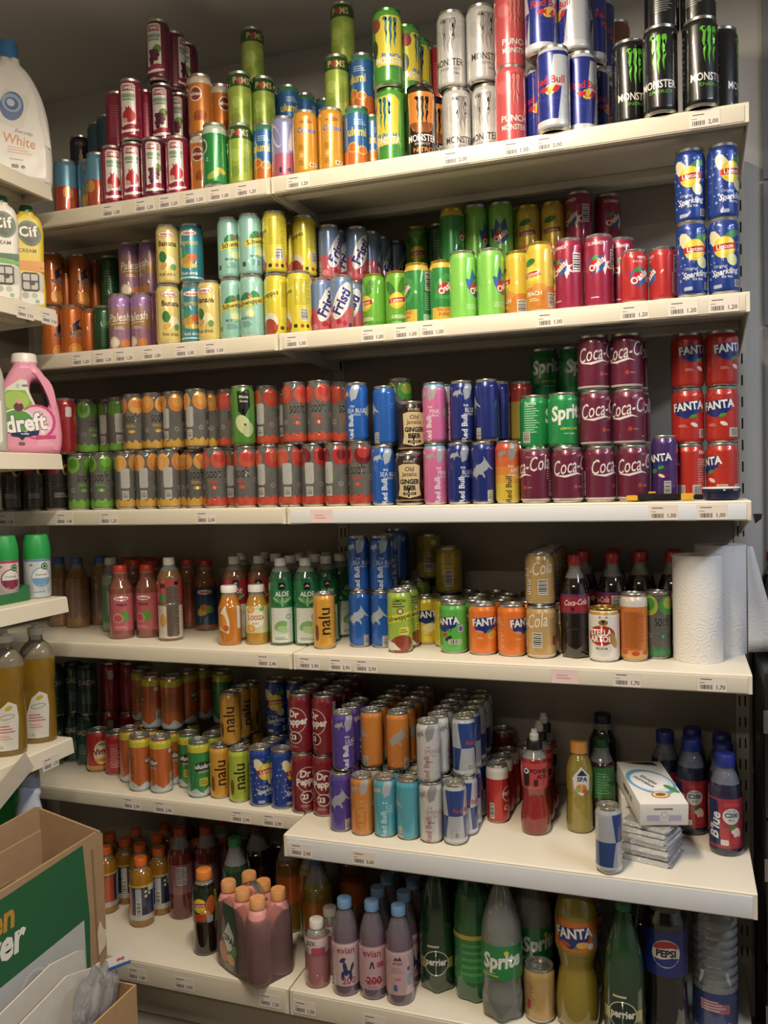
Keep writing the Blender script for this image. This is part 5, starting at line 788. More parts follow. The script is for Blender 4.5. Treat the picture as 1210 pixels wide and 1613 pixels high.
('coke_cherry',0.6981,0.0631,1.5145,0.44,3,0,"maroon cola can with white script, top tier front row leftmost third shelf"),
('coke_cherry',0.7648,0.0713,1.5145,-0.08,3,0,"maroon cola can with white script, top tier front row rightmost third shelf"),
('coke_cherry',0.7727,0.1411,1.5145,-0.47,3,0,"maroon cola can with white script, top tier second row third shelf"),
('fanta_red',0.8848,0.1311,1.5145,0.48,3,0,"red soda can with blue framed white name, top tier leftmost third shelf"),
('fanta_red',0.9520,0.1311,1.5145,0.52,3,0,"red soda can with blue framed white name, top tier rightmost third shelf"),
('guava',-0.5422,0.1082,0.9376,0.64,4,0,"pink guava drink bottle with red cap, front row leftmost fourth shelf"),
('guava',-0.4806,0.1395,0.9376,0.18,4,0,"pink guava drink bottle with red cap, front row rightmost fourth shelf"),
('aloe_mango',-0.3934,0.1129,0.9376,0.80,4,0,"bottle with grey text panel and pink shoulder on fourth shelf"),
('tropic',-0.3792,0.2678,0.9376,0.37,4,0,"orange drink bottle with dark blue label, second row fourth shelf"),
('guava',-0.5998,0.2499,0.9376,1.32,4,0,"pink guava drink bottle with red cap, second row fourth shelf"),
('green_white',-0.6378,0.1949,0.9376,0.65,4,0,"slender green and white labelled bottle on fourth shelf"),
('tropic',-0.5220,0.2199,0.9376,1.65,4,0,"orange drink bottle with dark blue label, front row fourth shelf"),
('red_cap',-0.6692,0.3199,0.9376,0.63,4,0,"amber drink bottle with red cap, leftmost fourth shelf"),
('red_cap',-0.6032,0.3199,0.9376,0.61,4,0,"amber drink bottle with red cap, second from left fourth shelf"),
('red_cap',-0.5282,0.3099,0.9376,0.59,4,0,"amber drink bottle with red cap, third from left fourth shelf"),
('red_cap',-0.4501,0.2899,0.9376,0.57,4,0,"amber drink bottle with red cap, rightmost fourth shelf"),
('orange_glass',-0.2058,0.0909,0.9376,0.08,4,1,"small orange juice bottle with white lid on fourth shelf"),
('looza',-0.1417,0.1145,0.9376,0.40,4,1,"small golden juice bottle with green-white label on fourth shelf"),
('aloe_red',-0.2222,0.1508,0.9376,0.51,4,0,"red labelled aloe drink bottle with white cap, front row leftmost fourth shelf"),
('aloe_red',-0.1622,0.1731,0.9376,0.31,4,0,"red labelled aloe drink bottle with white cap, front row rightmost fourth shelf"),
('aloe_red',-0.1451,0.2347,0.9376,0.29,4,0,"red labelled aloe drink bottle with white cap, second row fourth shelf"),
('aloe_green',-0.0751,0.1209,0.9376,0.46,4,0,"green aloe drink bottle with white cap, front row leftmost fourth shelf"),
('aloe_green',-0.0788,0.1848,0.9376,1.27,4,0,"green aloe drink bottle with white cap, second row leftmost fourth shelf"),
('aloe_green',-0.0852,0.2572,0.9376,2.08,4,0,"green aloe drink bottle with white cap, third row leftmost fourth shelf"),
('aloe_green',-0.0786,0.3209,0.9376,2.88,4,0,"green aloe drink bottle with white cap, fourth row leftmost fourth shelf"),
('aloe_green',-0.0118,0.1302,0.9376,0.48,4,0,"green aloe drink bottle with white cap, front row rightmost fourth shelf"),
('aloe_green',-0.0285,0.2274,0.9376,1.29,4,0,"green aloe drink bottle with white cap, third row second from left fourth shelf"),
('aloe_green',-0.0219,0.2910,0.9376,2.10,4,0,"green aloe drink bottle with white cap, fourth row second from left fourth shelf"),
('aloe_green',0.0201,0.1857,0.9376,0.41,4,0,"green aloe drink bottle with white cap, second row rightmost fourth shelf"),
('aloe_green',0.0299,0.2535,0.9376,1.21,4,0,"green aloe drink bottle with white cap, third row rightmost fourth shelf"),
('aloe_green',0.0356,0.3190,0.9376,2.02,4,0,"green aloe drink bottle with white cap, fourth row rightmost fourth shelf"),
('aloe_red',-0.2637,0.2686,0.9376,0.50,4,0,"red labelled aloe drink bottle with white cap, third row leftmost fourth shelf"),
('aloe_red',-0.2059,0.2961,0.9376,0.48,4,0,"red labelled aloe drink bottle with white cap, third row rightmost fourth shelf"),
('blue_cap',-0.8546,0.2401,0.9376,0.71,4,0,"brownish drink bottle with blue cap, front row leftmost fourth shelf"),
('blue_cap',-0.7868,0.2352,0.9376,0.69,4,0,"brownish drink bottle with blue cap, front row rightmost fourth shelf"),
('blue_cap',-0.7486,0.2916,0.9376,0.66,4,0,"brownish drink bottle with blue cap, second row fourth shelf"),
('nalu_or',0.0506,0.0958,0.9376,0.41,4,1,"amber slim can with brown vertical lettering on fourth shelf"),
('rb_blue',0.1274,0.1360,0.9376,-1.90,4,1,"bright blue slim energy can, bottom tier front row leftmost fourth shelf"),
('rb_blue',0.1834,0.1397,0.9376,-2.27,4,1,"bright blue slim energy can, bottom tier front row rightmost fourth shelf"),
('rb_blue',0.1793,0.1937,0.9376,-1.46,4,1,"bright blue slim energy can, bottom tier second row fourth shelf"),
('rb_blue',0.1628,0.2576,0.9376,-0.64,4,1,"bright blue slim energy can, bottom tier third row fourth shelf"),
('rb_blue',0.1766,0.3100,0.9376,0.16,4,1,"bright blue slim energy can, bottom tier fourth row fourth shelf"),
('rb_blue',0.1282,0.1353,1.0728,0.19,4,1,"bright blue slim energy can, upper tier front row leftmost fourth shelf"),
('rb_blue',0.1840,0.1382,1.0728,0.27,4,1,"bright blue slim energy can, upper tier front row rightmost fourth shelf"),
('rb_blue',0.1816,0.1922,1.0728,1.09,4,1,"bright blue slim energy can, upper tier second row fourth shelf"),
('rb_blue',0.1840,0.2485,1.0838,1.90,4,1,"bright blue slim energy can, upper tier third row fourth shelf"),
('rb_blue',0.1756,0.3045,1.0728,2.71,4,1,"bright blue slim energy can, upper tier fourth row fourth shelf"),
('schw_lime',0.2436,0.0950,0.9376,0.23,4,1,"lime green tonic can with yellow name band, front row fourth shelf"),
('schw_lime',0.2430,0.1542,0.9376,1.05,4,1,"lime green tonic can with yellow name band, second row fourth shelf"),
('schw_lime',0.2157,0.2372,0.9376,1.87,4,1,"lime green tonic can with yellow name band, third row fourth shelf"),
('schw_lime',0.2311,0.2944,0.9376,2.67,4,1,"lime green tonic can with yellow name band, fourth row fourth shelf"),
('fanta_yel',0.2727,0.2099,0.9376,0.55,4,1,"yellow soda can with lemon print, front row leftmost fourth shelf"),
('fanta_yel',0.3355,0.1859,0.9376,0.53,4,1,"yellow soda can with lemon print, front row rightmost fourth shelf"),
('fanta_yel',0.3290,0.2528,0.9376,1.34,4,1,"yellow soda can with lemon print, second row fourth shelf"),
('fanta_yel',0.2891,0.3193,0.9376,2.17,4,1,"yellow soda can with lemon print, third row fourth shelf"),
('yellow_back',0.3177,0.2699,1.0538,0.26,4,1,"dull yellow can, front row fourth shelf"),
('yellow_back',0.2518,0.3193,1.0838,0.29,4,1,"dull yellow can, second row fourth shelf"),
('fanta_green',0.3674,0.1201,0.9376,-0.35,4,1,"green soda can with dark pod print, front row fourth shelf"),
('fanta_green',0.4022,0.1776,0.9376,-0.38,4,1,"green soda can with dark pod print, second row fourth shelf"),
('fanta_green',0.3981,0.2447,0.9376,0.44,4,1,"green soda can with dark pod print, third row fourth shelf"),
('fanta_green',0.3561,0.3143,0.9376,1.27,4,1,"green soda can with dark pod print, fourth row fourth shelf"),
('fanta_or',0.4373,0.1154,0.9376,0.43,4,1,"orange soda can with blue framed white name, front row leftmost fourth shelf"),
('fanta_or',0.4663,0.1979,0.9376,0.41,4,1,"orange soda can with blue framed white name, second row leftmost fourth shelf"),
('fanta_or',0.4622,0.2650,0.9376,1.23,4,1,"orange soda can with blue framed white name, third row leftmost fourth shelf"),
('fanta_or',0.4230,0.3193,0.9376,2.06,4,1,"orange soda can with blue framed white name, fourth row leftmost fourth shelf"),
('fanta_or',0.5045,0.1143,0.9376,1.06,4,1,"orange soda can with blue framed white name, front row rightmost fourth shelf"),
('fanta_or',0.5300,0.1765,0.9376,1.04,4,1,"orange soda can with blue framed white name, second row rightmost fourth shelf"),
('fanta_or',0.5259,0.2436,0.9376,1.86,4,1,"orange soda can with blue framed white name, third row rightmost fourth shelf"),
('fanta_or',0.5190,0.3114,0.9376,2.68,4,1,"orange soda can with blue framed white name, fourth row rightmost fourth shelf"),
('vanilla',0.5714,0.1061,0.9376,-0.72,4,1,"beige gold cola can, bottom tier front row fourth shelf"),
('vanilla',0.5701,0.1138,1.0538,-0.28,4,1,"beige gold cola can, upper tier front row fourth shelf"),
('vanilla',0.5701,0.1813,1.0538,0.54,4,1,"beige gold cola can, upper tier second row fourth shelf"),
('vanilla',0.5701,0.2488,1.0538,1.35,4,1,"beige gold cola can, upper tier third row fourth shelf"),
('vanilla',0.5701,0.3163,1.0538,2.17,4,1,"beige gold cola can, upper tier fourth row fourth shelf"),
('vanilla',0.5971,0.1722,0.9376,0.14,4,1,"beige gold cola can, bottom tier second row fourth shelf"),
('vanilla',0.5930,0.2393,0.9376,0.96,4,1,"beige gold cola can, bottom tier third row fourth shelf"),
('vanilla',0.5861,0.3062,0.9376,1.78,4,1,"beige gold cola can, bottom tier fourth row fourth shelf"),
('coke_bottle',0.6447,0.1243,0.9376,0.12,4,0,"cherry cola bottle with red cap, front row fourth shelf"),
('coke_bottle',0.6536,0.2094,0.9376,0.93,4,0,"cherry cola bottle with red cap, third row leftmost fourth shelf"),
('coke_bottle',0.6485,0.2778,0.9376,1.75,4,0,"cherry cola bottle with red cap, fourth row leftmost fourth shelf"),
('coke_bottle',0.7219,0.1678,0.9376,-0.97,4,0,"cherry cola bottle with red cap, second row fourth shelf"),
('coke_bottle',0.7162,0.2360,0.9376,-0.15,4,0,"cherry cola bottle with red cap, third row second from left fourth shelf"),
('coke_bottle',0.7163,0.3040,0.9376,0.67,4,0,"cherry cola bottle with red cap, fourth row second from left fourth shelf"),
('coke_bottle',0.7792,0.2045,0.9376,-1.00,4,0,"cherry cola bottle with red cap, third row third from left fourth shelf"),
('coke_bottle',0.7814,0.2724,0.9376,-0.18,4,0,"cherry cola bottle with red cap, fourth row third from left fourth shelf"),
('coke_bottle',0.8483,0.2171,0.9376,-1.04,4,0,"cherry cola bottle with red cap, third row rightmost fourth shelf"),
('coke_bottle',0.8528,0.2850,0.9376,-0.22,4,0,"cherry cola bottle with red cap, fourth row rightmost fourth shelf"),
('stella',0.7084,0.1016,0.9376,-0.09,4,1,"white beer can with red cartouche on fourth shelf"),
('orange_white',0.7696,0.1175,0.9376,0.05,4,1,"orange can with white top and dense print on fourth shelf"),
('sooft_lime',0.8168,0.1532,0.9376,0.46,4,1,"clear can with lime slice print on fourth shelf"),
('dada',-0.8332,0.2517,0.5358,0.70,5,1,"dark bottle-green can, bottom tier second row leftmost fifth shelf"),
('dada',-0.7756,0.2382,0.5358,0.25,5,1,"dark bottle-green can, bottom tier second row rightmost fifth shelf"),
('dada',-0.8655,0.2021,0.5358,0.72,5,1,"dark bottle-green can, bottom tier front row fifth shelf"),
('dada',-0.8265,0.2519,0.6820,0.70,5,1,"dark bottle-green can, upper tier second row leftmost fifth shelf"),
('dada',-0.7689,0.2381,0.6820,0.68,5,1,"dark bottle-green can, upper tier second row rightmost fifth shelf"),
('dada',-0.8585,0.2021,0.6820,0.72,5,1,"dark bottle-green can, upper tier front row fifth shelf"),
('red_dark',-0.7315,0.2893,0.5358,0.66,5,1,"red can with grey patch, bottom tier leftmost fifth shelf"),
('red_dark',-0.7251,0.2893,0.6820,0.66,5,1,"red can with grey patch, upper tier leftmost fifth shelf"),
('red_dark',-0.6739,0.3031,0.5358,2.21,5,1,"red can with grey patch, bottom tier rightmost fifth shelf"),
('red_dark',-0.6675,0.3032,0.6820,2.21,5,1,"red can with grey patch, upper tier rightmost fifth shelf"),
('vimto',-0.7075,0.2021,0.5358,0.93,5,1,"red can with cream oval fruit label on fifth shelf"),
('red_std',-0.6405,0.1966,0.5358,0.48,5,1,"plain red can with grey small print on fifth shelf"),
('ulu_or',-0.4965,0.1029,0.5358,1.67,5,1,"orange can with yellow neck, bottom tier front row leftmost fifth shelf"),
('ulu_or',-0.4338,0.1063,0.5358,-0.62,5,1,"orange can with yellow neck, bottom tier front row rightmost fifth shelf"),
('ulu_or',-0.5627,0.1528,0.5358,0.99,5,1,"orange can with yellow neck, bottom tier second row leftmost fifth shelf"),
('ulu_or',-0.4390,0.1683,0.5358,0.42,5,1,"orange can with yellow neck, bottom tier second row rightmost fifth shelf"),
('ulu_or',-0.5052,0.1700,0.5358,2.36,5,1,"orange can with yellow neck, bottom tier second row second from left fifth shelf"),
('ulu_or',-0.5718,0.2300,0.5358,2.19,5,1,"orange can with yellow neck, bottom tier third row leftmost fifth shelf"),
('ulu_or',-0.4953,0.2399,0.5358,2.16,5,1,"orange can with yellow neck, bottom tier third row second from left fifth shelf"),
('ulu_or',-0.4370,0.2504,0.5358,2.14,5,1,"orange can with yellow neck, bottom tier third row rightmost fifth shelf"),
('ulu_or',-0.4991,0.1700,0.6820,-1.13,5,1,"orange can with yellow neck, upper tier second row leftmost fifth shelf"),
('ulu_or',-0.4385,0.1720,0.6820,2.68,5,1,"orange can with yellow neck, upper tier second row rightmost fifth shelf"),
('ulu_or',-0.5741,0.2300,0.6820,2.37,5,1,"orange can with yellow neck, upper tier third row leftmost fifth shelf"),
('ulu_or',-0.4299,0.2306,0.6820,1.62,5,1,"orange can with yellow neck, upper tier third row rightmost fifth shelf"),
('ulu_or',-0.4124,0.2872,0.6820,1.95,5,1,"orange can with yellow neck, upper tier fourth row fifth shelf"),
('ulu_gr',-0.3177,0.1056,0.5358,0.74,5,1,"green can with yellow neck and oval logo, bottom tier front row fifth shelf"),
('ulu_gr',-0.3808,0.1578,0.5358,0.22,5,1,"green can with yellow neck and oval logo, bottom tier second row leftmost fifth shelf"),
('ulu_gr',-0.3123,0.1646,0.5358,1.24,5,1,"green can with yellow neck and oval logo, bottom tier second row rightmost fifth shelf"),
('ulu_gr',-0.3128,0.2239,0.5358,2.05,5,1,"green can with yellow neck and oval logo, bottom tier third row fifth shelf"),
('ulu_gr',-0.3308,0.2600,0.6820,1.23,5,1,"green can with yellow neck and oval logo, upper tier fifth shelf"),
('nalu_or',-0.2615,0.1134,0.5358,0.54,5,1,"amber slim can with brown vertical lettering, bottom tier front row fifth shelf"),
('nalu_or',-0.2233,0.1519,0.5358,0.51,5,1,"amber slim can with brown vertical lettering, bottom tier second row fifth shelf"),
('nalu_or',-0.2482,0.2001,0.5358,1.33,5,1,"amber slim can with brown vertical lettering, bottom tier third row fifth shelf"),
('nalu_or',-0.2369,0.2531,0.5358,2.14,5,1,"amber slim can with brown vertical lettering, bottom tier fourth row fifth shelf"),
('nalu_or',-0.2359,0.1300,0.6710,0.35,5,1,"amber slim can with brown vertical lettering, upper tier front row fifth shelf"),
('nalu_or',-0.2359,0.1845,0.6710,1.16,5,1,"amber slim can with brown vertical lettering, upper tier third row fifth shelf"),
('nalu_or',-0.2359,0.2390,0.6710,1.97,5,1,"amber slim can with brown vertical lettering, upper tier fourth row fifth shelf"),
('nalu_green',-0.2000,0.1030,0.5358,0.52,5,1,"yellow-green slim can with dark vertical lettering on fifth shelf"),
('lip_spark',-0.1350,0.0954,0.5358,0.93,5,1,"blue sparkling iced tea can with lemon, bottom tier front row leftmost fifth shelf"),
('lip_spark',-0.0751,0.0957,0.5358,1.51,5,1,"blue sparkling iced tea can with lemon, bottom tier front row rightmost fifth shelf"),
('lip_spark',-0.1315,0.1545,0.5358,1.52,5,1,"blue sparkling iced tea can with lemon, bottom tier second row leftmost fifth shelf"),
('lip_spark',-0.1318,0.2138,0.5358,2.33,5,1,"blue sparkling iced tea can with lemon, bottom tier third row leftmost fifth shelf"),
('lip_spark',-0.0627,0.1536,0.5358,1.50,5,1,"blue sparkling iced tea can with lemon, bottom tier second row rightmost fifth shelf"),
('lip_spark',-0.0637,0.2128,0.5358,2.31,5,1,"blue sparkling iced tea can with lemon, bottom tier third row rightmost fifth shelf"),
('lip_spark',-0.1410,0.2049,0.6820,0.30,5,1,"blue sparkling iced tea can with lemon, upper tier leftmost fifth shelf"),
('lip_spark',-0.0821,0.2105,0.6820,0.27,5,1,"blue sparkling iced tea can with lemon, upper tier rightmost fifth shelf"),
('drpep',-0.0139,0.0854,0.5358,0.70,5,1,"dark red can with white oval lettering, bottom tier front row leftmost fifth shelf"),
('drpep',0.0452,0.0814,0.5358,0.24,5,1,"dark red can with white oval lettering, bottom tier front row rightmost fifth shelf"),
('drpep',-0.0140,0.0836,0.6820,-0.17,5,1,"dark red can with white oval lettering, upper tier front row leftmost fifth shelf"),
('drpep',0.0493,0.0814,0.6820,-0.55,5,1,"dark red can with white oval lettering, upper tier front row rightmost fifth shelf"),
('drpep',-0.0167,0.1500,0.6820,-0.18,5,1,"dark red can with white oval lettering, upper tier second row leftmost fifth shelf"),
('drpep',-0.0167,0.2095,0.6820,0.63,5,1,"dark red can with white oval lettering, upper tier third row leftmost fifth shelf"),
('drpep',-0.0167,0.2690,0.6820,1.44,5,1,"dark red can with white oval lettering, upper tier fourth row leftmost fifth shelf"),
('drpep',0.0473,0.1500,0.6820,-0.56,5,1,"dark red can with white oval lettering, upper tier second row rightmost fifth shelf"),
('drpep',0.0473,0.2095,0.6820,0.25,5,1,"dark red can with white oval lettering, upper tier third row rightmost fifth shelf"),
('drpep',0.0473,0.2690,0.6820,1.06,5,1,"dark red can with white oval lettering, upper tier fourth row rightmost fifth shelf"),
('rb_lilac',0.1179,0.0081,0.5358,-1.87,5,1,"violet slim energy can, bottom tier front row fifth shelf"),
('rb_lilac',0.1179,0.0626,0.5358,-1.06,5,1,"violet slim energy can, bottom tier second row fifth shelf"),
('rb_lilac',0.1208,0.0262,0.6710,0.57,5,1,"violet slim energy can, upper tier front row fifth shelf"),
('rb_lilac',0.1208,0.0807,0.6710,1.38,5,1,"violet slim energy can, upper tier second row fifth shelf"),
('rb_lilac',0.1208,0.1352,0.6710,2.19,5,1,"violet slim energy can, upper tier third row fifth shelf"),
('rb_orange',0.1731,0.0023,0.5358,0.20,5,1,"orange slim energy can, bottom tier front row fifth shelf"),
('rb_ice',0.2271,0.0072,0.5358,0.17,5,1,"icy turquoise slim energy can, front row leftmost fifth shelf"),
('rb_ice',0.2813,0.0084,0.5358,2.94,5,1,"icy turquoise slim energy can, front row rightmost fifth shelf"),
('rb_white',0.3355,0.0072,0.5358,0.03,5,1,"silvery white slim energy can, bottom tier front row fifth shelf"),
('rb_silver',0.3896,0.0108,0.5358,0.96,5,1,"blue and silver slim energy can, bottom tier second row fifth shelf"),
('rb_silver',0.4010,0.0649,0.5358,0.60,5,1,"blue and silver slim energy can, bottom tier third row fifth shelf"),
('rb_silver',0.3976,0.1190,0.5358,1.41,5,1,"blue and silver slim energy can, bottom tier fourth row fifth shelf"),
('rb_silver',0.3982,0.1732,0.5358,2.23,5,1,"blue and silver slim energy can, bottom tier fifth row fifth shelf"),
('rb_silver',0.3992,0.2274,0.5358,3.04,5,1,"blue and silver slim energy can, bottom tier sixth row fifth shelf"),
('rb_silver',0.3898,0.2808,0.5358,3.86,5,1,"blue and silver slim energy can, bottom tier seventh row fifth shelf"),
('rb_orange',0.1741,0.0620,0.5358,0.36,5,1,"orange slim energy can, bottom tier second row fifth shelf"),
('rb_orange',0.1707,0.1165,0.5358,1.17,5,1,"orange slim energy can, bottom tier third row fifth shelf"),
('rb_orange',0.1707,0.1710,0.5358,1.98,5,1,"orange slim energy can, bottom tier fourth row fifth shelf"),
('rb_orange',0.1707,0.2255,0.5358,2.80,5,1,"orange slim energy can, bottom tier fifth row fifth shelf"),
('rb_ice',0.2283,0.0620,0.5358,0.68,5,1,"icy turquoise slim energy can, second row leftmost fifth shelf"),
('rb_ice',0.2249,0.1165,0.5358,1.50,5,1,"icy turquoise slim energy can, third row leftmost fifth shelf"),
('rb_ice',0.2249,0.1710,0.5358,2.31,5,1,"icy turquoise slim energy can, fourth row leftmost fifth shelf"),
('rb_ice',0.2249,0.2255,0.5358,3.12,5,1,"icy turquoise slim energy can, fifth row leftmost fifth shelf"),
('rb_ice',0.2825,0.0625,0.5358,2.40,5,1,"icy turquoise slim energy can, second row rightmost fifth shelf"),
('rb_ice',0.2791,0.1167,0.5358,3.22,5,1,"icy turquoise slim energy can, third row rightmost fifth shelf"),
('rb_ice',0.2791,0.1710,0.5358,4.03,5,1,"icy turquoise slim energy can, fourth row rightmost fifth shelf"),
('rb_ice',0.2791,0.2255,0.5358,4.84,5,1,"icy turquoise slim energy can, fifth row rightmost fifth shelf"),
('rb_white',0.3470,0.0602,0.5358,0.01,5,1,"silvery white slim energy can, bottom tier second row fifth shelf"),
('rb_white',0.3436,0.1143,0.5358,0.83,5,1,"silvery white slim energy can, bottom tier third row fifth shelf"),
('rb_white',0.3442,0.1685,0.5358,1.64,5,1,"silvery white slim energy can, bottom tier fourth row fifth shelf"),
('rb_white',0.3441,0.2227,0.5358,2.46,5,1,"silvery white slim energy can, bottom tier fifth row fifth shelf"),
('rb_white',0.3358,0.2765,0.5358,3.27,5,1,"silvery white slim energy can, bottom tier sixth row fifth shelf"),
('rb_orange',0.1785,0.0620,0.6710,3.15,5,1,"orange slim energy can, upper tier second row leftmost fifth shelf"),
('rb_orange',0.1785,0.1165,0.6710,3.96,5,1,"orange slim energy can, upper tier third row leftmost fifth shelf"),
('rb_orange',0.1785,0.1710,0.6710,4.77,5,1,"orange slim energy can, upper tier fourth row leftmost fifth shelf"),
('rb_orange',0.1785,0.2255,0.6710,5.59,5,1,"orange slim energy can, upper tier fifth row leftmost fifth shelf"),
('rb_orange',0.1785,0.2800,0.6710,6.40,5,1,"orange slim energy can, upper tier sixth row leftmost fifth shelf"),
('rb_orange',0.2429,0.0620,0.6710,-1.77,5,1,"orange slim energy can, upper tier second row rightmost fifth shelf"),
('rb_orange',0.2429,0.1165,0.6710,-0.96,5,1,"orange slim energy can, upper tier third row rightmost fifth shelf"),
('rb_orange',0.2429,0.1710,0.6710,-0.14,5,1,"orange slim energy can, upper tier fourth row rightmost fifth shelf"),
('rb_orange',0.2429,0.2255,0.6710,0.67,5,1,"orange slim energy can, upper tier fifth row rightmost fifth shelf"),
('rb_orange',0.2429,0.2800,0.6710,1.48,5,1,"orange slim energy can, upper tier sixth row rightmost fifth shelf"),
('rb_white',0.3331,0.0062,0.6710,0.08,5,1,"silvery white slim energy can, upper tier front row fifth shelf"),
('rb_white',0.3413,0.0598,0.6710,1.33,5,1,"silvery white slim energy can, upper tier second row fifth shelf"),
('rb_white',0.3390,0.1140,0.6710,2.14,5,1,"silvery white slim energy can, upper tier third row fifth shelf"),
('rb_white',0.3395,0.1682,0.6710,2.95,5,1,"silvery white slim energy can, upper tier fourth row fifth shelf"),
('rb_white',0.3394,0.2224,0.6710,3.77,5,1,"silvery white slim energy can, upper tier fifth row fifth shelf"),
('rb_white',0.3394,0.2766,0.6710,4.58,5,1,"silvery white slim energy can, upper tier sixth row fifth shelf"),
('rb_silver',0.4000,0.0620,0.6710,1.30,5,1,"blue and silver slim energy can, upper tier third row fifth shelf"),
('rb_silver',0.4000,0.1160,0.6710,2.11,5,1,"blue and silver slim energy can, upper tier fourth row fifth shelf"),
('rb_silver',0.4000,0.1698,0.6710,2.92,5,1,"blue and silver slim energy can, upper tier fifth row fifth shelf"),
('rb_silver',0.4004,0.2236,0.6710,3.74,5,1,"blue and silver slim energy can, upper tier sixth row fifth shelf"),
('rb_silver',0.3934,0.2771,0.6710,4.56,5,1,"blue and silver slim energy can, upper tier seventh row fifth shelf"),
('cola_white',0.4549,0.1552,0.5358,0.82,5,1,"red slim can with white neck band, front row fifth shelf"),
('cola_white',0.4547,0.2094,0.5358,1.64,5,1,"red slim can with white neck band, second row fifth shelf"),
('cola_white',0.4603,0.2633,0.5358,2.45,5,1,"red slim can with white neck band, third row fifth shelf"),
('cola_white',0.4966,0.3087,0.5358,3.25,5,1,"red slim can with white neck band, fourth row fifth shelf"),
('powerade',0.5496,0.1166,0.5358,0.17,5,0,"red sports drink bottle with black cap and white spout, front row fifth shelf"),
('powerade',0.5496,0.1849,0.5358,0.98,5,0,"red sports drink bottle with black cap and white spout, second row fifth shelf"),
('powerade',0.5496,0.2532,0.5358,1.80,5,0,"red sports drink bottle with black cap and white spout, third row fifth shelf"),
('cola_tall',0.4368,0.3193,0.5358,0.20,5,1,"tall dark red cola can on fifth shelf"),
('spa_yellow',0.6441,0.1535,0.5358,0.26,5,0,"yellow lemonade bottle with orange cap on fifth shelf"),
('green_cap',0.6894,0.1959,0.5358,0.09,5,0,"dark bottle with green cap and label on fifth shelf"),
('navy_cap',0.6837,0.3107,0.5358,0.09,5,0,"dark bottle with navy cap on fifth shelf"),
('rb_silver',0.7226,-0.0344,0.5358,1.92,5,1,"blue and silver slim energy can, bottom tier front row fifth shelf"),
('b_lue',0.9506,0.1247,0.5358,-0.04,5,0,"strawberry water bottle with blue cap, front row fifth shelf"),
('b_lue',0.9506,0.1948,0.5358,0.78,5,0,"strawberry water bottle with blue cap, second row rightmost fifth shelf"),
('b_lue',0.9506,0.2648,0.5358,1.60,5,0,"strawberry water bottle with blue cap, third row rightmost fifth shelf"),
('b_lue',0.8838,0.2155,0.5358,-0.15,5,0,"strawberry water bottle with blue cap, second row leftmost fifth shelf"),
('b_lue',0.8875,0.2951,0.5358,0.67,5,0,"strawberry water bottle with blue cap, fourth row fifth shelf"),
('b_lue',0.8281,0.2580,0.5358,0.02,5,0,"strawberry water bottle with blue cap, third row leftmost fifth shelf"),
('aquarius',-0.5102,0.1070,0.1684,0.54,6,0,"orange sports drink bottle with navy label, front row rightmost bottom shelf"),
('aquarius',-0.4212,0.2441,0.1684,0.31,6,0,"orange sports drink bottle with navy label, third row rightmost bottom shelf"),
('aquarius',-0.6276,0.2000,0.1684,0.65,6,0,"orange sports drink bottle with navy label, second row leftmost bottom shelf"),
('aquarius',-0.6390,0.2650,0.1684,1.46,6,0,"orange sports drink bottle with navy label, fourth row bottom shelf"),
('aquarius',-0.6468,0.1369,0.1684,2.07,6,0,"orange sports drink bottle with navy label, front row leftmost bottom shelf"),
('aquarius',-0.6917,0.2167,0.1684,2.88,6,0,"orange sports drink bottle with navy label, third row leftmost bottom shelf"),
('aquarius',-0.5643,0.1810,0.1684,0.63,6,0,"orange sports drink bottle with navy label, second row second from left bottom shelf"),
('aquarius',-0.5529,0.2461,0.1684,1.43,6,0,"orange sports drink bottle with navy label, third row second from left bottom shelf"),
('aquarius',-0.5736,0.3164,0.1684,2.24,6,0,"orange sports drink bottle with navy label, fifth row leftmost bottom shelf"),
('aquarius',-0.4986,0.1748,0.1684,0.61,6,0,"orange sports drink bottle with navy label, second row rightmost bottom shelf"),
('aquarius',-0.4871,0.2408,0.1684,1.41,6,0,"orange sports drink bottle with navy label, third row third from left bottom shelf"),
('aquarius',-0.4398,0.3199,0.1684,2.20,6,0,"orange sports drink bottle with navy label, fifth row rightmost bottom shelf"),
('tea_red',-0.4306,0.1759,0.1684,0.59,6,0,"dark red iced tea bottle, front row leftmost bottom shelf"),
('tea_red',-0.3662,0.2041,0.1684,0.56,6,0,"dark red iced tea bottle, front row rightmost bottom shelf"),
('tea_red',-0.3622,0.2780,0.1684,1.36,6,0,"dark red iced tea bottle, second row rightmost bottom shelf"),
('tea_red',-0.5064,0.3060,0.1684,0.58,6,0,"dark red iced tea bottle, second row leftmost bottom shelf"),
('lipton_bottle',-0.2724,0.0374,0.1684,0.56,6,0,"dark peach tea bottle with orange cap on bottom shelf"),
('green_capb',-0.2349,0.1300,0.1684,0.52,6,0,"dark bottle with green cap behind multipack on bottom shelf"),
('dark_bottle',-0.2225,0.2278,0.1684,0.50,6,0,"cola bottle standing deep inside, second row bottom shelf"),
('dark_bottle',-0.3010,0.3159,0.1684,0.51,6,0,"cola bottle standing deep inside, third row leftmost bottom shelf"),
('dark_bottle',-0.1860,0.2922,0.1684,0.47,6,0,"cola bottle standing deep inside, third row rightmost bottom shelf"),
('orange_label',-0.1159,0.2006,0.1684,0.46,6,0,"soda bottle with orange label, front row leftmost bottom shelf"),
('orange_label',-0.1141,0.2746,0.1684,1.27,6,0,"soda bottle with orange label, third row bottom shelf"),
('orange_label',-0.0347,0.1700,0.1684,0.43,6,0,"soda bottle with orange label, front row rightmost bottom shelf"),
('blue_capb',0.0116,0.0961,0.1684,0.43,6,0,"yellow soda bottle with blue cap on bottom shelf"),
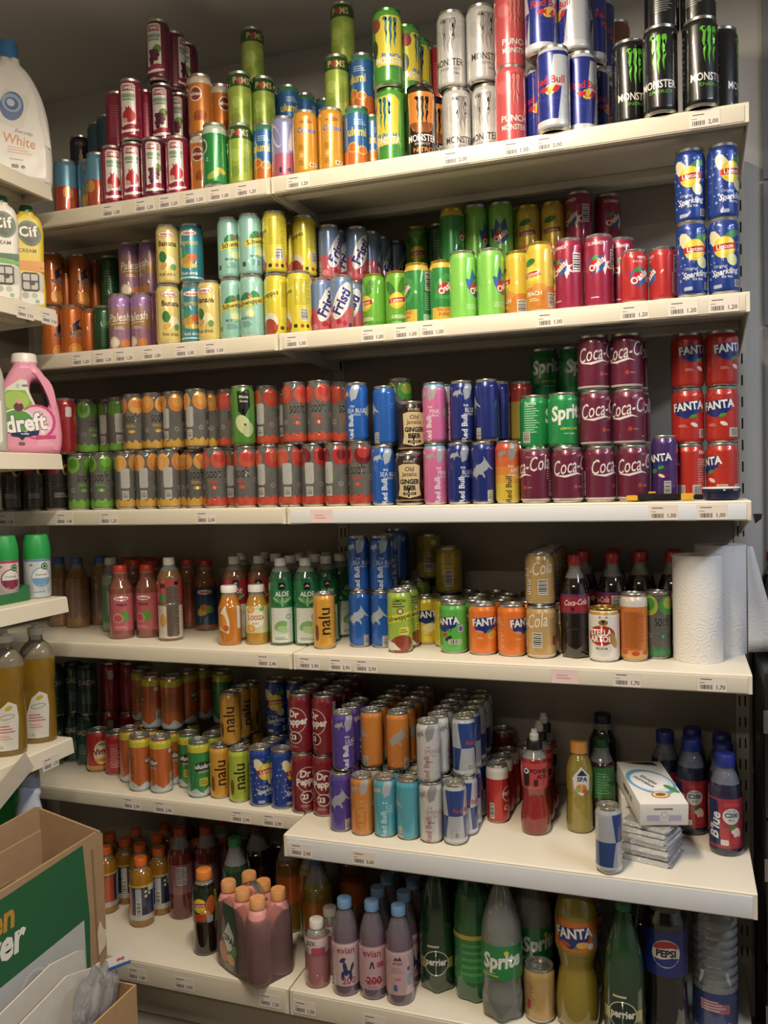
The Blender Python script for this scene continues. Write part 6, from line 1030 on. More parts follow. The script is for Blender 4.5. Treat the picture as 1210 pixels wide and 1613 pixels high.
('orange_label',0.0482,0.2400,0.1684,0.39,6,0,"soda bottle with orange label, second row bottom shelf"),
('pink_small',0.0536,-0.0066,0.1684,0.26,6,1,"small pale pink bottle with white cap, front row bottom shelf"),
('pink_small',0.0627,0.0527,0.1684,0.41,6,1,"small pale pink bottle with white cap, second row bottom shelf"),
('evian_dog',0.1284,-0.0128,0.1684,0.40,6,0,"pink label water bottle with blue balloon dog, front row bottom shelf"),
('evian_red',0.1931,-0.0071,0.1684,0.28,6,0,"pink label water bottle with red struck figures on bottom shelf"),
('evian_back',0.2581,-0.0092,0.1684,0.24,6,0,"water bottle turned to its pink back label on bottom shelf"),
('evian_dog',0.1851,0.0574,0.1684,1.05,6,0,"pink label water bottle with blue balloon dog, second row leftmost bottom shelf"),
('evian_dog',0.1863,0.1224,0.1684,1.86,6,0,"pink label water bottle with blue balloon dog, third row leftmost bottom shelf"),
('evian_dog',0.1862,0.1874,0.1684,2.67,6,0,"pink label water bottle with blue balloon dog, fourth row leftmost bottom shelf"),
('evian_dog',0.2502,0.0553,0.1684,1.02,6,0,"pink label water bottle with blue balloon dog, second row rightmost bottom shelf"),
('evian_dog',0.2521,0.1204,0.1684,1.83,6,0,"pink label water bottle with blue balloon dog, third row rightmost bottom shelf"),
('evian_dog',0.2520,0.1855,0.1684,2.64,6,0,"pink label water bottle with blue balloon dog, fourth row rightmost bottom shelf"),
('perrier',0.3249,0.0660,0.1684,0.20,6,0,"big dark green mineral water bottle, second row bottom shelf"),
('perrier',0.3244,0.1520,0.1684,1.01,6,0,"big dark green mineral water bottle, third row bottom shelf"),
('seven',0.4125,0.0571,0.1684,0.42,6,0,"large green soda bottle with yellow stripe, front row bottom shelf"),
('seven',0.4124,0.1471,0.1684,1.23,6,0,"large green soda bottle with yellow stripe, second row bottom shelf"),
('sprite_b',0.4885,0.0071,0.1684,0.12,6,0,"large clear lemonade bottle with green label, front row bottom shelf"),
('sprite_b',0.5425,0.0968,0.1684,0.52,6,0,"large clear lemonade bottle with green label, second row bottom shelf"),
('vanilla',0.5675,0.0212,0.1684,-2.45,6,1,"beige gold cola can on bottom shelf"),
('fanta_b',0.6479,0.0269,0.1684,0.03,6,0,"large orange soda bottle with waist, front row bottom shelf"),
('fanta_b',0.6466,0.1209,0.1684,0.85,6,0,"large orange soda bottle with waist, second row bottom shelf"),
('perrier',0.7465,-0.0029,0.1684,-0.02,6,0,"big dark green mineral water bottle, front row bottom shelf"),
('pepsi_b',0.8269,0.0459,0.1684,0.02,6,0,"large dark cola bottle with round emblem on blue label on bottom shelf"),
('water_b',0.9249,0.0853,0.1684,-0.03,6,0,"large ribbed clear water bottle with blue label on bottom shelf"),
('dark_bottle',0.7732,0.1600,0.1684,0.05,6,0,"cola bottle standing deep inside, front row rightmost bottom shelf"),
('dark_bottle',0.6003,0.1911,0.1684,0.14,6,0,"cola bottle standing deep inside, front row leftmost bottom shelf"),
('navy_tall',-0.7181,0.2358,2.0331,0.67,1,0,"dark navy can with small bottle picture, bottom tier top shelf"),
('teal_dark',-0.6179,0.1850,2.0331,0.65,1,0,"dull teal can, bottom tier leftmost top shelf"),
('teal_dark',-0.5663,0.1559,2.0331,0.64,1,0,"dull teal can, bottom tier rightmost top shelf"),
('crimson_plain',-0.3891,0.0787,2.0331,0.59,1,0,"crimson juice can turned label away, bottom tier front row top shelf"),
('dimes_grape',-0.3271,0.1777,2.0331,0.55,1,0,"dark wine-red can with grape picture, bottom tier fourth row top shelf"),
('orange_logo',-0.2153,0.0450,2.0331,0.27,1,0,"orange can with pale top and round logo, bottom tier front row top shelf"),
('orange_logo',-0.1912,0.1240,2.0331,1.03,1,0,"orange can with pale top and round logo, bottom tier second row rightmost top shelf"),
('pom_lime',-0.1264,0.0801,2.0331,0.58,1,0,"pale lime can with dark green gold-lettered top, bottom tier second row leftmost top shelf"),
('pom_lime',-0.0856,0.1230,2.0331,0.46,1,0,"pale lime can with dark green gold-lettered top, bottom tier third row top shelf"),
('dark_green',-0.1026,0.2083,2.0331,0.45,1,0,"dark green can, bottom tier top shelf"),
('blue_orange',-0.0474,0.1867,2.0331,0.61,1,0,"blue can with yellow script and orange base, bottom tier third row top shelf"),
('blue_orange',-0.0276,0.2425,2.0331,1.46,1,0,"blue can with yellow script and orange base, bottom tier fourth row top shelf"),
('blue_orange',-0.0480,0.3089,2.0331,1.46,1,0,"blue can with yellow script and orange base, bottom tier fifth row leftmost top shelf"),
('blue_orange',0.0081,0.2898,2.0331,1.44,1,0,"blue can with yellow script and orange base, bottom tier fifth row rightmost top shelf"),
('pom_lime',0.1214,0.0935,2.0331,0.29,1,0,"pale lime can with dark green gold-lettered top, bottom tier second row rightmost top shelf"),
('m_juice',0.2744,0.1145,2.0331,1.35,1,0,"tall green-yellow can with teal claw marks, bottom tier second row top shelf"),
('m_juice',0.2922,0.1827,2.0331,0.29,1,0,"tall green-yellow can with teal claw marks, bottom tier third row top shelf"),
('m_brown',0.2747,0.2579,2.0331,0.28,1,0,"tall dark brown energy can, bottom tier top shelf"),
('red_tall',0.3373,0.2335,2.0331,0.26,1,0,"tall dark red can standing behind, bottom tier top shelf"),
('copper_can',0.7381,0.2799,2.0331,0.06,1,0,"tall copper brown can, bottom tier second row top shelf"),
('pom_lime',-0.1354,0.1590,2.1791,0.65,1,0,"pale lime can with dark green gold-lettered top, middle tier fourth row top shelf"),
('pom_lime',0.1188,0.1527,2.1791,0.11,1,0,"pale lime can with dark green gold-lettered top, middle tier third row rightmost top shelf"),
('trop',-0.7400,0.1816,1.6830,2.26,2,0,"orange can with dark blue logo, bottom tier second row leftmost second shelf"),
('palesh',-0.4913,0.1287,1.6830,0.62,2,0,"violet and gold can with white script, bottom tier second row leftmost second shelf"),
('palesh',-0.4325,0.1361,1.6830,-0.63,2,0,"violet and gold can with white script, bottom tier second row rightmost second shelf"),
('schw_yel',-0.0352,0.1441,1.6830,-1.13,2,0,"yellow tonic can with red sphere, bottom tier third row second shelf"),
('fristi',0.0722,0.1413,1.6830,1.09,2,0,"blue and pink can with slanted lettering, bottom tier second row leftmost second shelf"),
('fristi',0.0809,0.1948,1.6830,0.90,2,0,"blue and pink can with slanted lettering, bottom tier third row second shelf"),
('fristi',0.1465,0.2237,1.6830,1.92,2,0,"blue and pink can with slanted lettering, bottom tier fourth row second shelf"),
('fristi',0.1550,0.2773,1.6830,1.38,2,0,"blue and pink can with slanted lettering, bottom tier fifth row second shelf"),
('fristi',0.1791,0.3258,1.6830,1.36,2,0,"blue and pink can with slanted lettering, bottom tier sixth row second shelf"),
('lip_green',0.2453,0.3041,1.6830,0.29,2,0,"lime green iced tea can with yellow ball logo, bottom tier second row second shelf"),
('dark_green',0.3045,0.3050,1.6830,0.26,2,0,"dark green can, bottom tier third row second shelf"),
('oas_green',0.3624,0.2033,1.6830,1.47,2,0,"green fruit drink can with yellow rim and base, bottom tier second row second shelf"),
('oas_lime',0.4118,0.2376,1.6830,1.10,2,0,"bright light green can with blue splash, bottom tier second row leftmost second shelf"),
('oas_lime',0.4729,0.2423,1.6830,-0.16,2,0,"bright light green can with blue splash, bottom tier second row rightmost second shelf"),
('oas_lime',0.4975,0.2991,1.6830,0.70,2,0,"bright light green can with blue splash, bottom tier third row second shelf"),
('lip_yel',0.5358,0.2527,1.6830,0.25,2,0,"yellow peach iced tea can, bottom tier third row leftmost second shelf"),
('lip_yel',0.5950,0.2514,1.6830,0.22,2,0,"yellow peach iced tea can, bottom tier third row rightmost second shelf"),
('oas_crim',0.6544,0.2412,1.6830,-0.68,2,0,"raspberry red fruit drink can, bottom tier third row second shelf"),
('oas_crim',0.7143,0.2859,1.6830,0.51,2,0,"raspberry red fruit drink can, bottom tier fourth row second shelf"),
('sooft_apple',-0.6325,0.1102,1.2821,1.37,3,0,"clear can with green apple print, bottom tier second row leftmost third shelf"),
('sooft_apple',-0.5796,0.1367,1.2821,2.04,3,0,"clear can with green apple print, bottom tier second row second from left third shelf"),
('sooft_apple',-0.5281,0.1074,1.2821,2.73,3,0,"clear can with green apple print, bottom tier second row rightmost third shelf"),
('pacha',-0.6909,0.1204,1.2821,1.04,3,0,"clear can with peach print, bottom tier second row third shelf"),
('sooft_red',-0.0640,0.1408,1.2821,2.20,3,0,"clear can with red strawberry print, bottom tier third row third shelf"),
('sooft_red',0.1027,0.1053,1.2821,0.91,3,0,"clear can with red strawberry print, bottom tier second row rightmost third shelf"),
('rb_pink',0.3645,0.1041,1.2821,0.26,3,0,"pink slim energy can, bottom tier second row third shelf"),
('rb_navy',0.4844,0.1076,1.2821,2.30,3,0,"navy slim energy can with silver bull, bottom tier second row third shelf"),
('rb_redyel',0.5304,0.1363,1.2821,0.18,3,0,"red and yellow slim can, bottom tier third shelf"),
('coke_cherry',0.7764,0.1411,1.2821,-0.48,3,0,"maroon cola can with white script, bottom tier second row third shelf"),
('sprite_can',0.5747,0.1991,1.3981,0.32,3,0,"green lemonade can with white name, upper tier second row leftmost third shelf"),
('sprite_can',0.6419,0.1991,1.3981,0.64,3,0,"green lemonade can with white name, upper tier second row rightmost third shelf"),
('drpep',-0.0037,0.1490,0.5358,-0.19,5,1,"dark red can with white oval lettering, bottom tier second row leftmost fifth shelf"),
('drpep',-0.0046,0.2086,0.5358,0.62,5,1,"dark red can with white oval lettering, bottom tier third row leftmost fifth shelf"),
('drpep',-0.0167,0.2690,0.5358,1.44,5,1,"dark red can with white oval lettering, bottom tier fourth row leftmost fifth shelf"),
('drpep',0.0555,0.1502,0.5358,-0.56,5,1,"dark red can with white oval lettering, bottom tier second row rightmost fifth shelf"),
('drpep',0.0546,0.2096,0.5358,0.25,5,1,"dark red can with white oval lettering, bottom tier third row rightmost fifth shelf"),
('drpep',0.0473,0.2690,0.5358,1.06,5,1,"dark red can with white oval lettering, bottom tier fourth row rightmost fifth shelf"),
('rb_lilac',0.1199,0.1355,0.5358,2.19,5,1,"violet slim energy can, bottom tier third row fifth shelf"),
('rb_orange',0.1785,0.2800,0.5358,6.40,5,1,"orange slim energy can, bottom tier sixth row leftmost fifth shelf"),
('rb_orange',0.2429,0.2800,0.5358,1.48,5,1,"orange slim energy can, bottom tier sixth row rightmost fifth shelf"),
]

# ------------------------------------------------------------------ the room
def struct(name, *a, mt='#8d8a84', kd='wall'):
    o = box(name, *a, mat(mt, kd)); o['kind'] = 'structure'; return o
WY = .43
struct('floor', -1.4, 3.2, -5, WY+.1, -.1, 0, mt='#756c60')
struct('ceiling', -1.4, 3.2, -5, WY+.1, CEIL, CEIL+.1, mt='#eceae4')
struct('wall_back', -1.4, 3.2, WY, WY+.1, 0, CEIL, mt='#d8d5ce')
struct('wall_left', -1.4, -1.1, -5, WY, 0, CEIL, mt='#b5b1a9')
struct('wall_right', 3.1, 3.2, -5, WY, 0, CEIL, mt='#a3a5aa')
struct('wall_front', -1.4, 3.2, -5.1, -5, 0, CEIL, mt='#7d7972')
# wall cladding panels seen beyond the shelving's end
wb = bpy.data.objects['wall_back']
for x0 in (1.06, 2.06):
    for z0, z1 in ((0, .55), (.554, 1.10), (1.104, 1.678), (1.682, 2.018), (2.022, CEIL)):
        box('panel', x0, x0+.996, WY-.008, WY-.0005, z0+.001, z1-.001, mat('#96979d', 'wall'), wb, .001)
for i, (lx, ly, ll, lw, pw, lc) in enumerate(LAMPS):
    t = empty('ceiling_lamp', (lx, ly, CEIL))
    hx, hy = ll/2+.03, lw/2+.03
    box('housing', -hx, hx, -hy, hy, -.05, -.001, mat('#dcdad4', 'plastic'), t, .004)
    box('diffuser', -hx+.02, hx-.02, -hy+.02, hy-.02, -.058, -.05, mat('#fff0d8', 'emit'), t)
    tag(t, ['white tube lamp on ceiling nearest the shelving', 'added fill lamp on ceiling behind the viewer', 'added cool lamp over the side aisle, in place of daylight'][i], 'lamp', 'ceiling lamps')

# ------------------------------------------------------------------ shelving
CRM, RAILW = '#d9d2c0', '#d5dae0'
ZS = [2.0331, 1.6830, 1.2821, .9376, .5358, .1684]
NAMES = ['top', 'second', 'third', 'fourth', 'fifth', 'bottom']
D = .3553
SHELF_FRONT = {}
def shelf(x0, x1, yf, zt, lip, label, rail, yb=D-.002, group='cream metal shelves of the drinks shelving'):
    t = empty('metal_shelf', (0, 0, 0)); mt = mat(CRM, 'shelf')
    a, b = x0+.002, x1-.002
    box('shelf_board', a, b, yf+.004, yb, zt-.014, zt, mt, t, .0012)
    prism('front_lip', [(yf+.004, zt-.0005), (yf, zt-.003), (yf, zt-lip), (yf+.016, zt-lip), (yf+.016, zt-lip+.003), (yf+.006, zt-lip+.004), (yf+.006, zt-.0142), (yf+.004, zt-.0142)], 'x', a, b, mt, t)
    box('price_rail', a+.008, b-.008, yf-.0016, yf+.0002, zt-lip+.002, zt-.0065, mat(rail, 'plastic'), t, .0004)
    for s, xx in ((0, a+.0005), (1, b-.003)):
        prism('bracket', [(yf+.004, zt-.0145), (yf+.007, zt-lip), (yf+.03, zt-lip-.004), (yb-.05, zt-.05-.035*(b > .9 and s)), (yb, zt-.05-.035*(b > .9 and s)), (yb, zt-.0145)], 'x', xx, xx+.0025, mt, t)
    box('stiffener', a+.004, b-.004, yf+.05, yf+.085, zt-.032, zt-.0142, mt, t, .002)
    box('stiffener', a+.004, b-.004, yb-.12, yb-.085, zt-.032, zt-.0142, mt, t, .002)
    return tag(t, label, 'shelf', group)
LIPS = [.0388, .0388, .0388, .0388, .0512, .0601]
for i in range(6):
    yl = (-.0231, -.0059, .0091, .0199, .0533, -.0508)[i]
    yr = (-.0231, -.0059, .0091, .0199, -.0581, -.0508)[i]
    shelf(-1.0, 0, yl, ZS[i], .0387 if i == 4 else LIPS[i], 'cream metal %s shelf of the bay beside the household shelves' % NAMES[i], '#cdc6b2')
    shelf(0, 1.0, yr, ZS[i], LIPS[i], 'cream metal %s shelf of the bay at the open end' % NAMES[i], RAILW if i in (2, 4) else '#d2ccba')
    SHELF_FRONT[i+1] = (yl, yr)
slot_me = None
for X, nm in ((1.0, 'slotted upright post at the open end of the shelving'), (0.0, 'slotted upright post between the two shelving bays'), (-1.0, 'slotted upright post in the dark corner of the shelving')):
    t = empty('upright_post', (X, D, 0))
    box('post', -.015, .015, .001, .055, 0, 2.08, mat('#cbc4b4', 'shelf'), t, .001)
    for z in [.2+.05*k for k in range(37)]:
        for dx in (-.006, .006):
            if slot_me is None:
                bm = bmesh.new(); boxm(bm, -.0016, .0016, -.0006, .012, -.012, .012); slot_me = bm_mesh(bm, 'slot', [mat('#0c0b0a', 'card')])
            if X > -.5: link('slot', slot_me, t, (dx, .001, z))
    tag(t, nm, 'post', 'upright posts')
for x0, x1, nm in ((-.985, -.015, 'left'), (.015, .985, 'right')):
    t = empty('back_panel_set', (0, 0, 0))
    for z0, z1 in ((.16, .56), (.56, .96), (.96, 1.36), (1.36, 1.80), (1.80, 2.06)):
        box('panel', x0+.001, x1-.001, D+.003, D+.012, z0+.0015, z1-.0015, mat('#a8a194', 'shelf'), t, .0012)
    tag(t, 'grey steel back panels behind the %s bay of drinks' % nm, 'panel')
box('kick_plate', -1, 1, .0, .01, .002, ZS[5]-.07, mat('#b8b09c', 'shelf'))
tag(bpy.data.objects['kick_plate'], 'cream kick plate below the bottom shelf', 'plinth')

# ------------------------------------------------------------------ price tags
def ptag(x, y, z, txt, label, w=.055, h=.030, col='#d8cfc8', rotz=0, pink=False, cuts=0):
    bm = bmesh.new(); boxm(bm, -w/2, w/2, -.0005, 0, -h/2, h/2)
    o = link('price_tag', bm_mesh(bm, 'price_tag', [mat(col, 'paper')]), None, (x, y, z), rotz)
    W, H = w*1e3, h*1e3
    if pink: art = [('tx', 0, -1, W*.6, H*.4, '#c98f96', 2)]
    else: art = [('tx', -W*.12, H*.30, W*.55, 4.6, '#57504c', 1), ('tx', -W*.30, H*.06, W*.26, 3.0, '#6a635e', 1), ('bar', -W*.20, -H*.22, W*.46, H*.32, '#bdb6b0'), ('t', txt, W*.28, -H*.22, H*.27, '#2c2a2a', {'b': .03, 'sx': .95})]
    plink( print_mesh('print', art, None, [], 'paper', .55, .02, True), o)
    return tag(o, label, 'price tag', 'price tags on the shelf edges')
for (s, bay, x, txt, lab) in TAGS:
    yl, yr = SHELF_FRONT[s]; yf = (yl if bay == 'L' else yr); lp = .0387 if (s == 5 and bay == 'L') else LIPS[s-1]
    ptag(x, yf-.0018, ZS[s-1]-.0065-(lp-.0085)/2+(0 if lp < .05 else -.004), txt, lab, pink=(txt == ''), col='#dcc3c4' if txt == '' else '#d8cfc6')

# ------------------------------------------------------------------ all cans and bottles
for key, x, y, z, rot, s, tb, lab in ITEMS:
    P = PROD[key]
    o = place(key, x, y, z, rot, lab, P['name'].replace('_', ' ')+'s on the %s shelf' % NAMES[s-1], bool(tb))
    if P.get('spout'):
        if 'sp' not in SHARED: SHARED['sp'] = revolve('spout', [(.0105, .209), (.0105, .222), (.0075, .225), (.007, .233), (0, .233)], [mat('#d5d2ca', 'plastic')], 24)
        link('spout', SHARED['sp'], o)

# ------------------------------------------------------------------ small things on the shelves
def knife(x0, y, z, ang, tint):
    t = empty('utility_knife', (x0, y, z), ang)
    yel = mat('#dba520', 'plastic'); blk = mat('#1c1a19', 'plastic')
    prism('handle', [(.030, -.009), (.036, -.012), (.105, -.011), (.112, -.008), (.112, .009), (.105, .011), (.036, .011), (.030, .008)], 'z', .0015, .016, blk, t, .002)
    prism('nose', [(.006, -.004), (.0295, -.009), (.0295, .008), (.008, .004)], 'z', .002, .013, yel, t, .0015)
    prism('yellow_collar', [(.1125, -.0095), (.136, -.009), (.136, .009), (.1125, .0095)], 'z', .0015, .0155, yel, t, .0015)
    prism('end_knob', [(.1365, -.006), (.154, -.004), (.154, .004), (.1365, .006)], 'z', .003, .013, blk, t, .0015)
    prism('blade', [(-.012, -.003), (.0055, -.004), (.0075, .004), (-.004, .004)], 'z', .006, .0068, mat('#b8b8b8', 'metal'), t)
    box('slider', .05, .064, -.004, .004, .0165, .020, yel, t, .001)
    return tag(t, 'yellow and black utility knife lying before the purple can', 'knife')
knife(.757, .028, ZS[2]+.0002, math.radians(-1), 0)
t = empty('round_tin', (.946, .056, ZS[2]+.0002), .5)
link('dish', revolve('dish', [(0, .002), (.030, .001), (.0335, .003), (.0352, .016), (.0354, .0175)], [mat('#1b2340', 'plastic')], 48), t)
lid = link('lid', revolve('lid', [(.0362, .0165), (.0366, .018), (.0366, .0235), (.0362, .0255), (.034, .0265), (0, .0268)], [mat('#1b2340', 'plastic'), mat('#dcd6cf', 'plastic')], 48, lambda z: 1 if z > .0237 or z < .0172 else 0), t)
plink( print_mesh('print', [('t', 'Closed', 10, 20.8, 3, W_, {'b': .04, 'sh': .3}), ('e', -14, 20.8, 5, 3, W_)], lambda v: 36.6, []), lid)
tag(t, 'shallow navy tin with white lid at the third shelf end', 'tin')
# kitchen paper
def roll(x, y, z, r, h, label, sheet=False):
    t = empty('paper_roll', (x, y, z))
    link('roll', revolve('roll', [(.019, .0), (r-.001, 0), (r, .002), (r, h-.002), (r-.001, h), (.019, h), (.019, .0)], [mat('#e3e1de', 'tissue')], 56), t)
    link('core', revolve('core', [(.0185, .001), (.0188, h-.001), (.0172, h-.001), (.017, .001), (.0185, .001)], [mat('#a08a6a', 'card')], 32), t)
    if sheet:
        bm = bmesh.new(); n, m = 18, 8; g = []
        for i in range(n+1):
            f = i/n; row = []
            for j in range(m+1):
                k = j/m; w = f*(.012+.062*(1-k))
                row.append(bm.verts.new((r+.0015+w*.94, -.012+w*.30+.005*math.sin(f*5+k*3)*f, k*(h-.006)+.003)))
            g.append(row)
        for i in range(n):
            for j in range(m): bm.faces.new((g[i][j], g[i+1][j], g[i+1][j+1], g[i][j+1]))
        me = bm_mesh(bm, 'loose_sheet', [mat('#e3e1de', 'tissue')]); o = link('loose_sheet', me, t)
        md = o.modifiers.new('thick', 'SOLIDIFY'); md.thickness = .0012
    return tag(t, label, 'paper roll', 'kitchen paper rolls on the fourth shelf')
roll(.900, .146, ZS[3], .0505, .226, 'full white kitchen paper roll standing in front')
roll(.950, .243, ZS[3], .0540, .240, 'white kitchen paper roll with loose sheet, standing behind', True)
# sugar boxes and foil packs
def sugar_box(loc, rot, size, label, open_end=False):
    t = empty('sugar_box', loc); t.rotation_euler = rot
    w, d, h = size
    box('carton', -w/2, w/2, 0, d, 0, h, mat('#d9d6d0', 'paper'), t, .0012)
    A = [('e', 0, d*500, w*1e3*.92, d*1e3*.62, '#5f98c4', 24), ('e', 1, d*500, w*1e3*.82, d*1e3*.5, '#c4d8e4', 24), ('e', -2, d*520, w*1e3*.72, d*1e3*.40, '#e3e4e2', 24), ('t', 'klontjes', -2, d*540, 11, '#232a4a', {'b': .05, 'rot': -62}), ('t', 'morceaux', -14, d*500, 11, '#232a4a', {'b': .05, 'rot': -62}), ('e', 4, d*200, 40, 32, '#b98a52', 10), ('e', 4, d*205, 32, 24, '#d9c29a', 10), ('e', 4, d*205, 22, 15, '#8a5a30', 10), ('e', 34, d*330, 15, 44, '#3f8a44', 30), ('p', [(-w*350, d*980), (w*300, d*980), (w*380, d*880), (-w*100, d*930)], '#24263a')]
    me = print_mesh('print', A, None, [], 'paper', .3, .03, True); o = plink( me, t); o.location = (0, 0, h); o.rotation_euler = (-PI/2, 0, 0)
    F = [('t', 'tussenmomenten', -2, h*1e3*.78, 5, '#2a2a34', {'b': .04, 'sx': .8}), ('r', -22, h*1e3*.35, 26, 12, '#a9a6c0'), ('r', 22, h*1e3*.35, 26, 12, '#a9a6c0'), ('e', 0, h*1e3*.5, 14, 14, '#b4aecb'), ('e', 0, h*1e3*.5, 10, 10, '#d9d6d8')]
    plink( print_mesh('print', F, None, [], 'paper', .3, .03, True), t)
    L_ = [('t', 'PERFEKT SO', d*500, h*500, 10, '#24263a', {'b': .07})]
    o = plink( print_mesh('print', L_, None, [], 'paper', .3, .03, True), t); o.location = (-w/2, d, 0); o.rotation_euler = (0, 0, -PI/2)
    return tag(t, label, 'box', 'sugar cube boxes on the fifth shelf')
zf = ZS[4]
fa = math.radians(-18)
for k in range(7):
    bm = bmesh.new(); n = 10
    P = [(-.052, 0), (-.047, .0012), (-.045, .005), (.045, .005), (.047, .0012), (.052, 0), (.047, -.0012), (.045, -.005), (-.045, -.005), (-.047, -.0012)]
    me_v = [[bm.verts.new((x, y, z+random.uniform(-.0006, .0006))) for x, z in P] for y in (-.046, -.042, 0, .042, .046)]
    for a, b in zip(me_v, me_v[1:]):
        for i in range(len(P)): bm.faces.new((a[i], a[(i+1) % len(P)], b[(i+1) % len(P)], b[i]))
    bm.faces.new(me_v[0]); bm.faces.new(me_v[-1][::-1]); bmesh.ops.recalc_face_normals(bm, faces=bm.faces[:])
    o = link('foil_pack', bm_mesh(bm, 'foil_pack', [mat('#dfe1e3', 'foil')]), None, (.802+random.uniform(-.004, .004), .060+random.uniform(-.004, .004), zf+.0058+k*.0116), fa+random.uniform(-.06, .06))
    tag(o, 'silver foil sugar pack, %s of the stack' % ['lowest', 'second from bottom', 'third from bottom', 'middle one', 'third from top', 'second from top', 'topmost'][k], 'foil pack', 'silver foil packs stacked on the fifth shelf')
sugar_box((.768, .130, zf), (0, 0, math.radians(9)), (.060, .17, .092), 'white sugar box lying under the tilted box')
sugar_box((.829, .016, zf+.0835), (math.radians(5.5), 0, math.radians(17)), (.098, .205, .046), 'white sugar cube box with blue swirl, tilted on top')
# shrink wrapped six pack
t = empty('bottle_multipack', (-.121, .013, ZS[5]+.0005), math.radians(-27))
pk = smooth_prof(SPAP); bd = None
for i in range(3):
    for j in range(2):
        if bd is None:
            bd = revolve('bottle', [(0, .002)]+[(a/1e3, b/1e3) for a, b in pk], [mat('#dd918c', 'plastic')], 36)
            cp = revolve('cap', [(.010, .177), (.0185, .177), (.0185, .196), (.0165, .199), (0, .199)], [mat('#dd9a5c', 'plastic')], 36)
        b = link('bottle', bd, t, ((i-1)*.0605, (j-.5)*.0605, 0)); link('cap', cp, b)
bm = bmesh.new(); rings = []
for z, g in ((.002, .0), (.03, .0015), (.10, .0), (.150, -.001), (.165, -.010), (.172, -.022)):
    ring = []; hx, hy, rr = .0915+g, .0612+g, .03
    for cx, cy, a0 in ((hx-rr, hy-rr, 0), (-hx+rr, hy-rr, 90), (-hx+rr, -hy+rr, 180), (hx-rr, -hy+rr, 270)):
        for k in range(7):
            a = math.radians(a0+15*k); ring.append(bm.verts.new((cx+rr*math.cos(a), cy+rr*math.sin(a), z)))
    rings.append(ring)
for a, b in zip(rings, rings[1:]):
    for i in range(28): bm.faces.new((a[i], a[(i+1) % 28], b[(i+1) % 28], b[i]))
link('shrink_wrap', bm_mesh(bm, 'shrink_wrap', [mat('#d8b4b0', 'wrap')], 60), t)
A = [('p', [(-36, 8), (30, 6), (34, 60), (26, 168), (-20, 168), (-34, 60)], '#1f4a34'), ('p', [(0, 126), (22, 96), (14, 60), (-6, 52), (-24, 84)], '#d3dcd6'), ('t', 'SPA', -1, 82, 17, '#1c2f55', {'b': .08, 'rot': -12}), ('e', -24, 46, 32, 50, '#c46a30', 20), ('e', 8, 36, 34, 26, '#d99a5a', 0), ('e', 22, 60, 20, 34, '#5f9a4a', -20), ('e', -4, 14, 52, 20, '#20304a'), ('e', -2, 16, 40, 14, '#8a6a4a')]
o = plink( print_mesh('print', A, None, [], 'paint', .3, .05, True), t); o.location = (-.015, -.0634, .0)
bm = bmesh.new()
for k in range(9):
    f = k/8; x = -.05+.1*f; z = .176+.030*math.sin(f*PI)
    bm.verts.new((x, -.009, z)); bm.verts.new((x, .009, z))
bm.verts.ensure_lookup_table()
for k in range(8): bm.faces.new((bm.verts[2*k], bm.verts[2*k+2], bm.verts[2*k+3], bm.verts[2*k+1]))
o = link('carry_strap', bm_mesh(bm, 'carry_strap', [mat('#cfd6cf', 'wrap')]), t); md = o.modifiers.new('thick', 'SOLIDIFY'); md.thickness = .0008
tag(t, 'shrink wrapped multipack of pink bottles with peach coloured caps', 'multipack')

# ------------------------------------------------------------------ household shelving along the side wall
LZ = [2.073, 1.775, 1.424, 1.073, .722, .36]
LX, LE = -.562, -.078
def side_shelf(z, label):
    t = empty('metal_shelf', (0, 0, 0)); mt = mat(CRM, 'shelf')
    box('shelf_board', -1.06, LX-.004, -.85, LE, z-.014, z, mt, t, .0012)
    prism('front_lip', [(LX-.004, z-.0005), (LX, z-.003), (LX+.004, z-.038), (LX-.006, z-.038), (LX-.006, z-.0142), (LX-.004, z-.0142)], 'y', -.85, LE, mt, t)
    for y in (-.85, LE-.003):
        prism('bracket', [(LX-.008, z-.0145), (LX-.008, z-.034), (-.9, z-.045), (-1.06, z-.045), (-1.06, z-.0145)], 'y', y, y+.0025, mt, t)
    box('stiffener', LX-.12, LX-.08, -.84, LE-.01, z-.03, z-.0142, mt, t, .002)
    return tag(t, label, 'shelf', 'cream metal shelves of the household shelving')
for z, nm in zip(LZ, ('white detergent', 'scouring cream', 'pink softener', 'air freshener', 'golden soap', 'lowest carton')): side_shelf(z, 'cream side shelf carrying the %s goods' % nm)
t = empty('upright_post', (-1.075, -.46, 0)); box('post', -.015, .015, -.015, .015, 0, 2.1, mat('#cbc4b4', 'shelf'), t, .001); tag(t, 'upright post of the household shelving by the side wall', 'post', 'upright posts')
for z, txt, y, nm in ((1.768, '3,50', -.105, 'end of the scouring cream shelf'), (1.768, '3,50', -.185, 'inner part of the scouring cream shelf'), (.706, '1,50', -.16, 'golden soap shelf')):
    o = ptag(LX+.0032, y, z-.020, txt, 'white price tag reading %s on %s' % (txt, nm), rotz=PI/2); o.rotation_euler = (0, math.radians(0), PI/2)
def face_cam(x, y, turn=0): return math.atan2(CAM.x-x, -(CAM.y-y))+math.radians(turn)
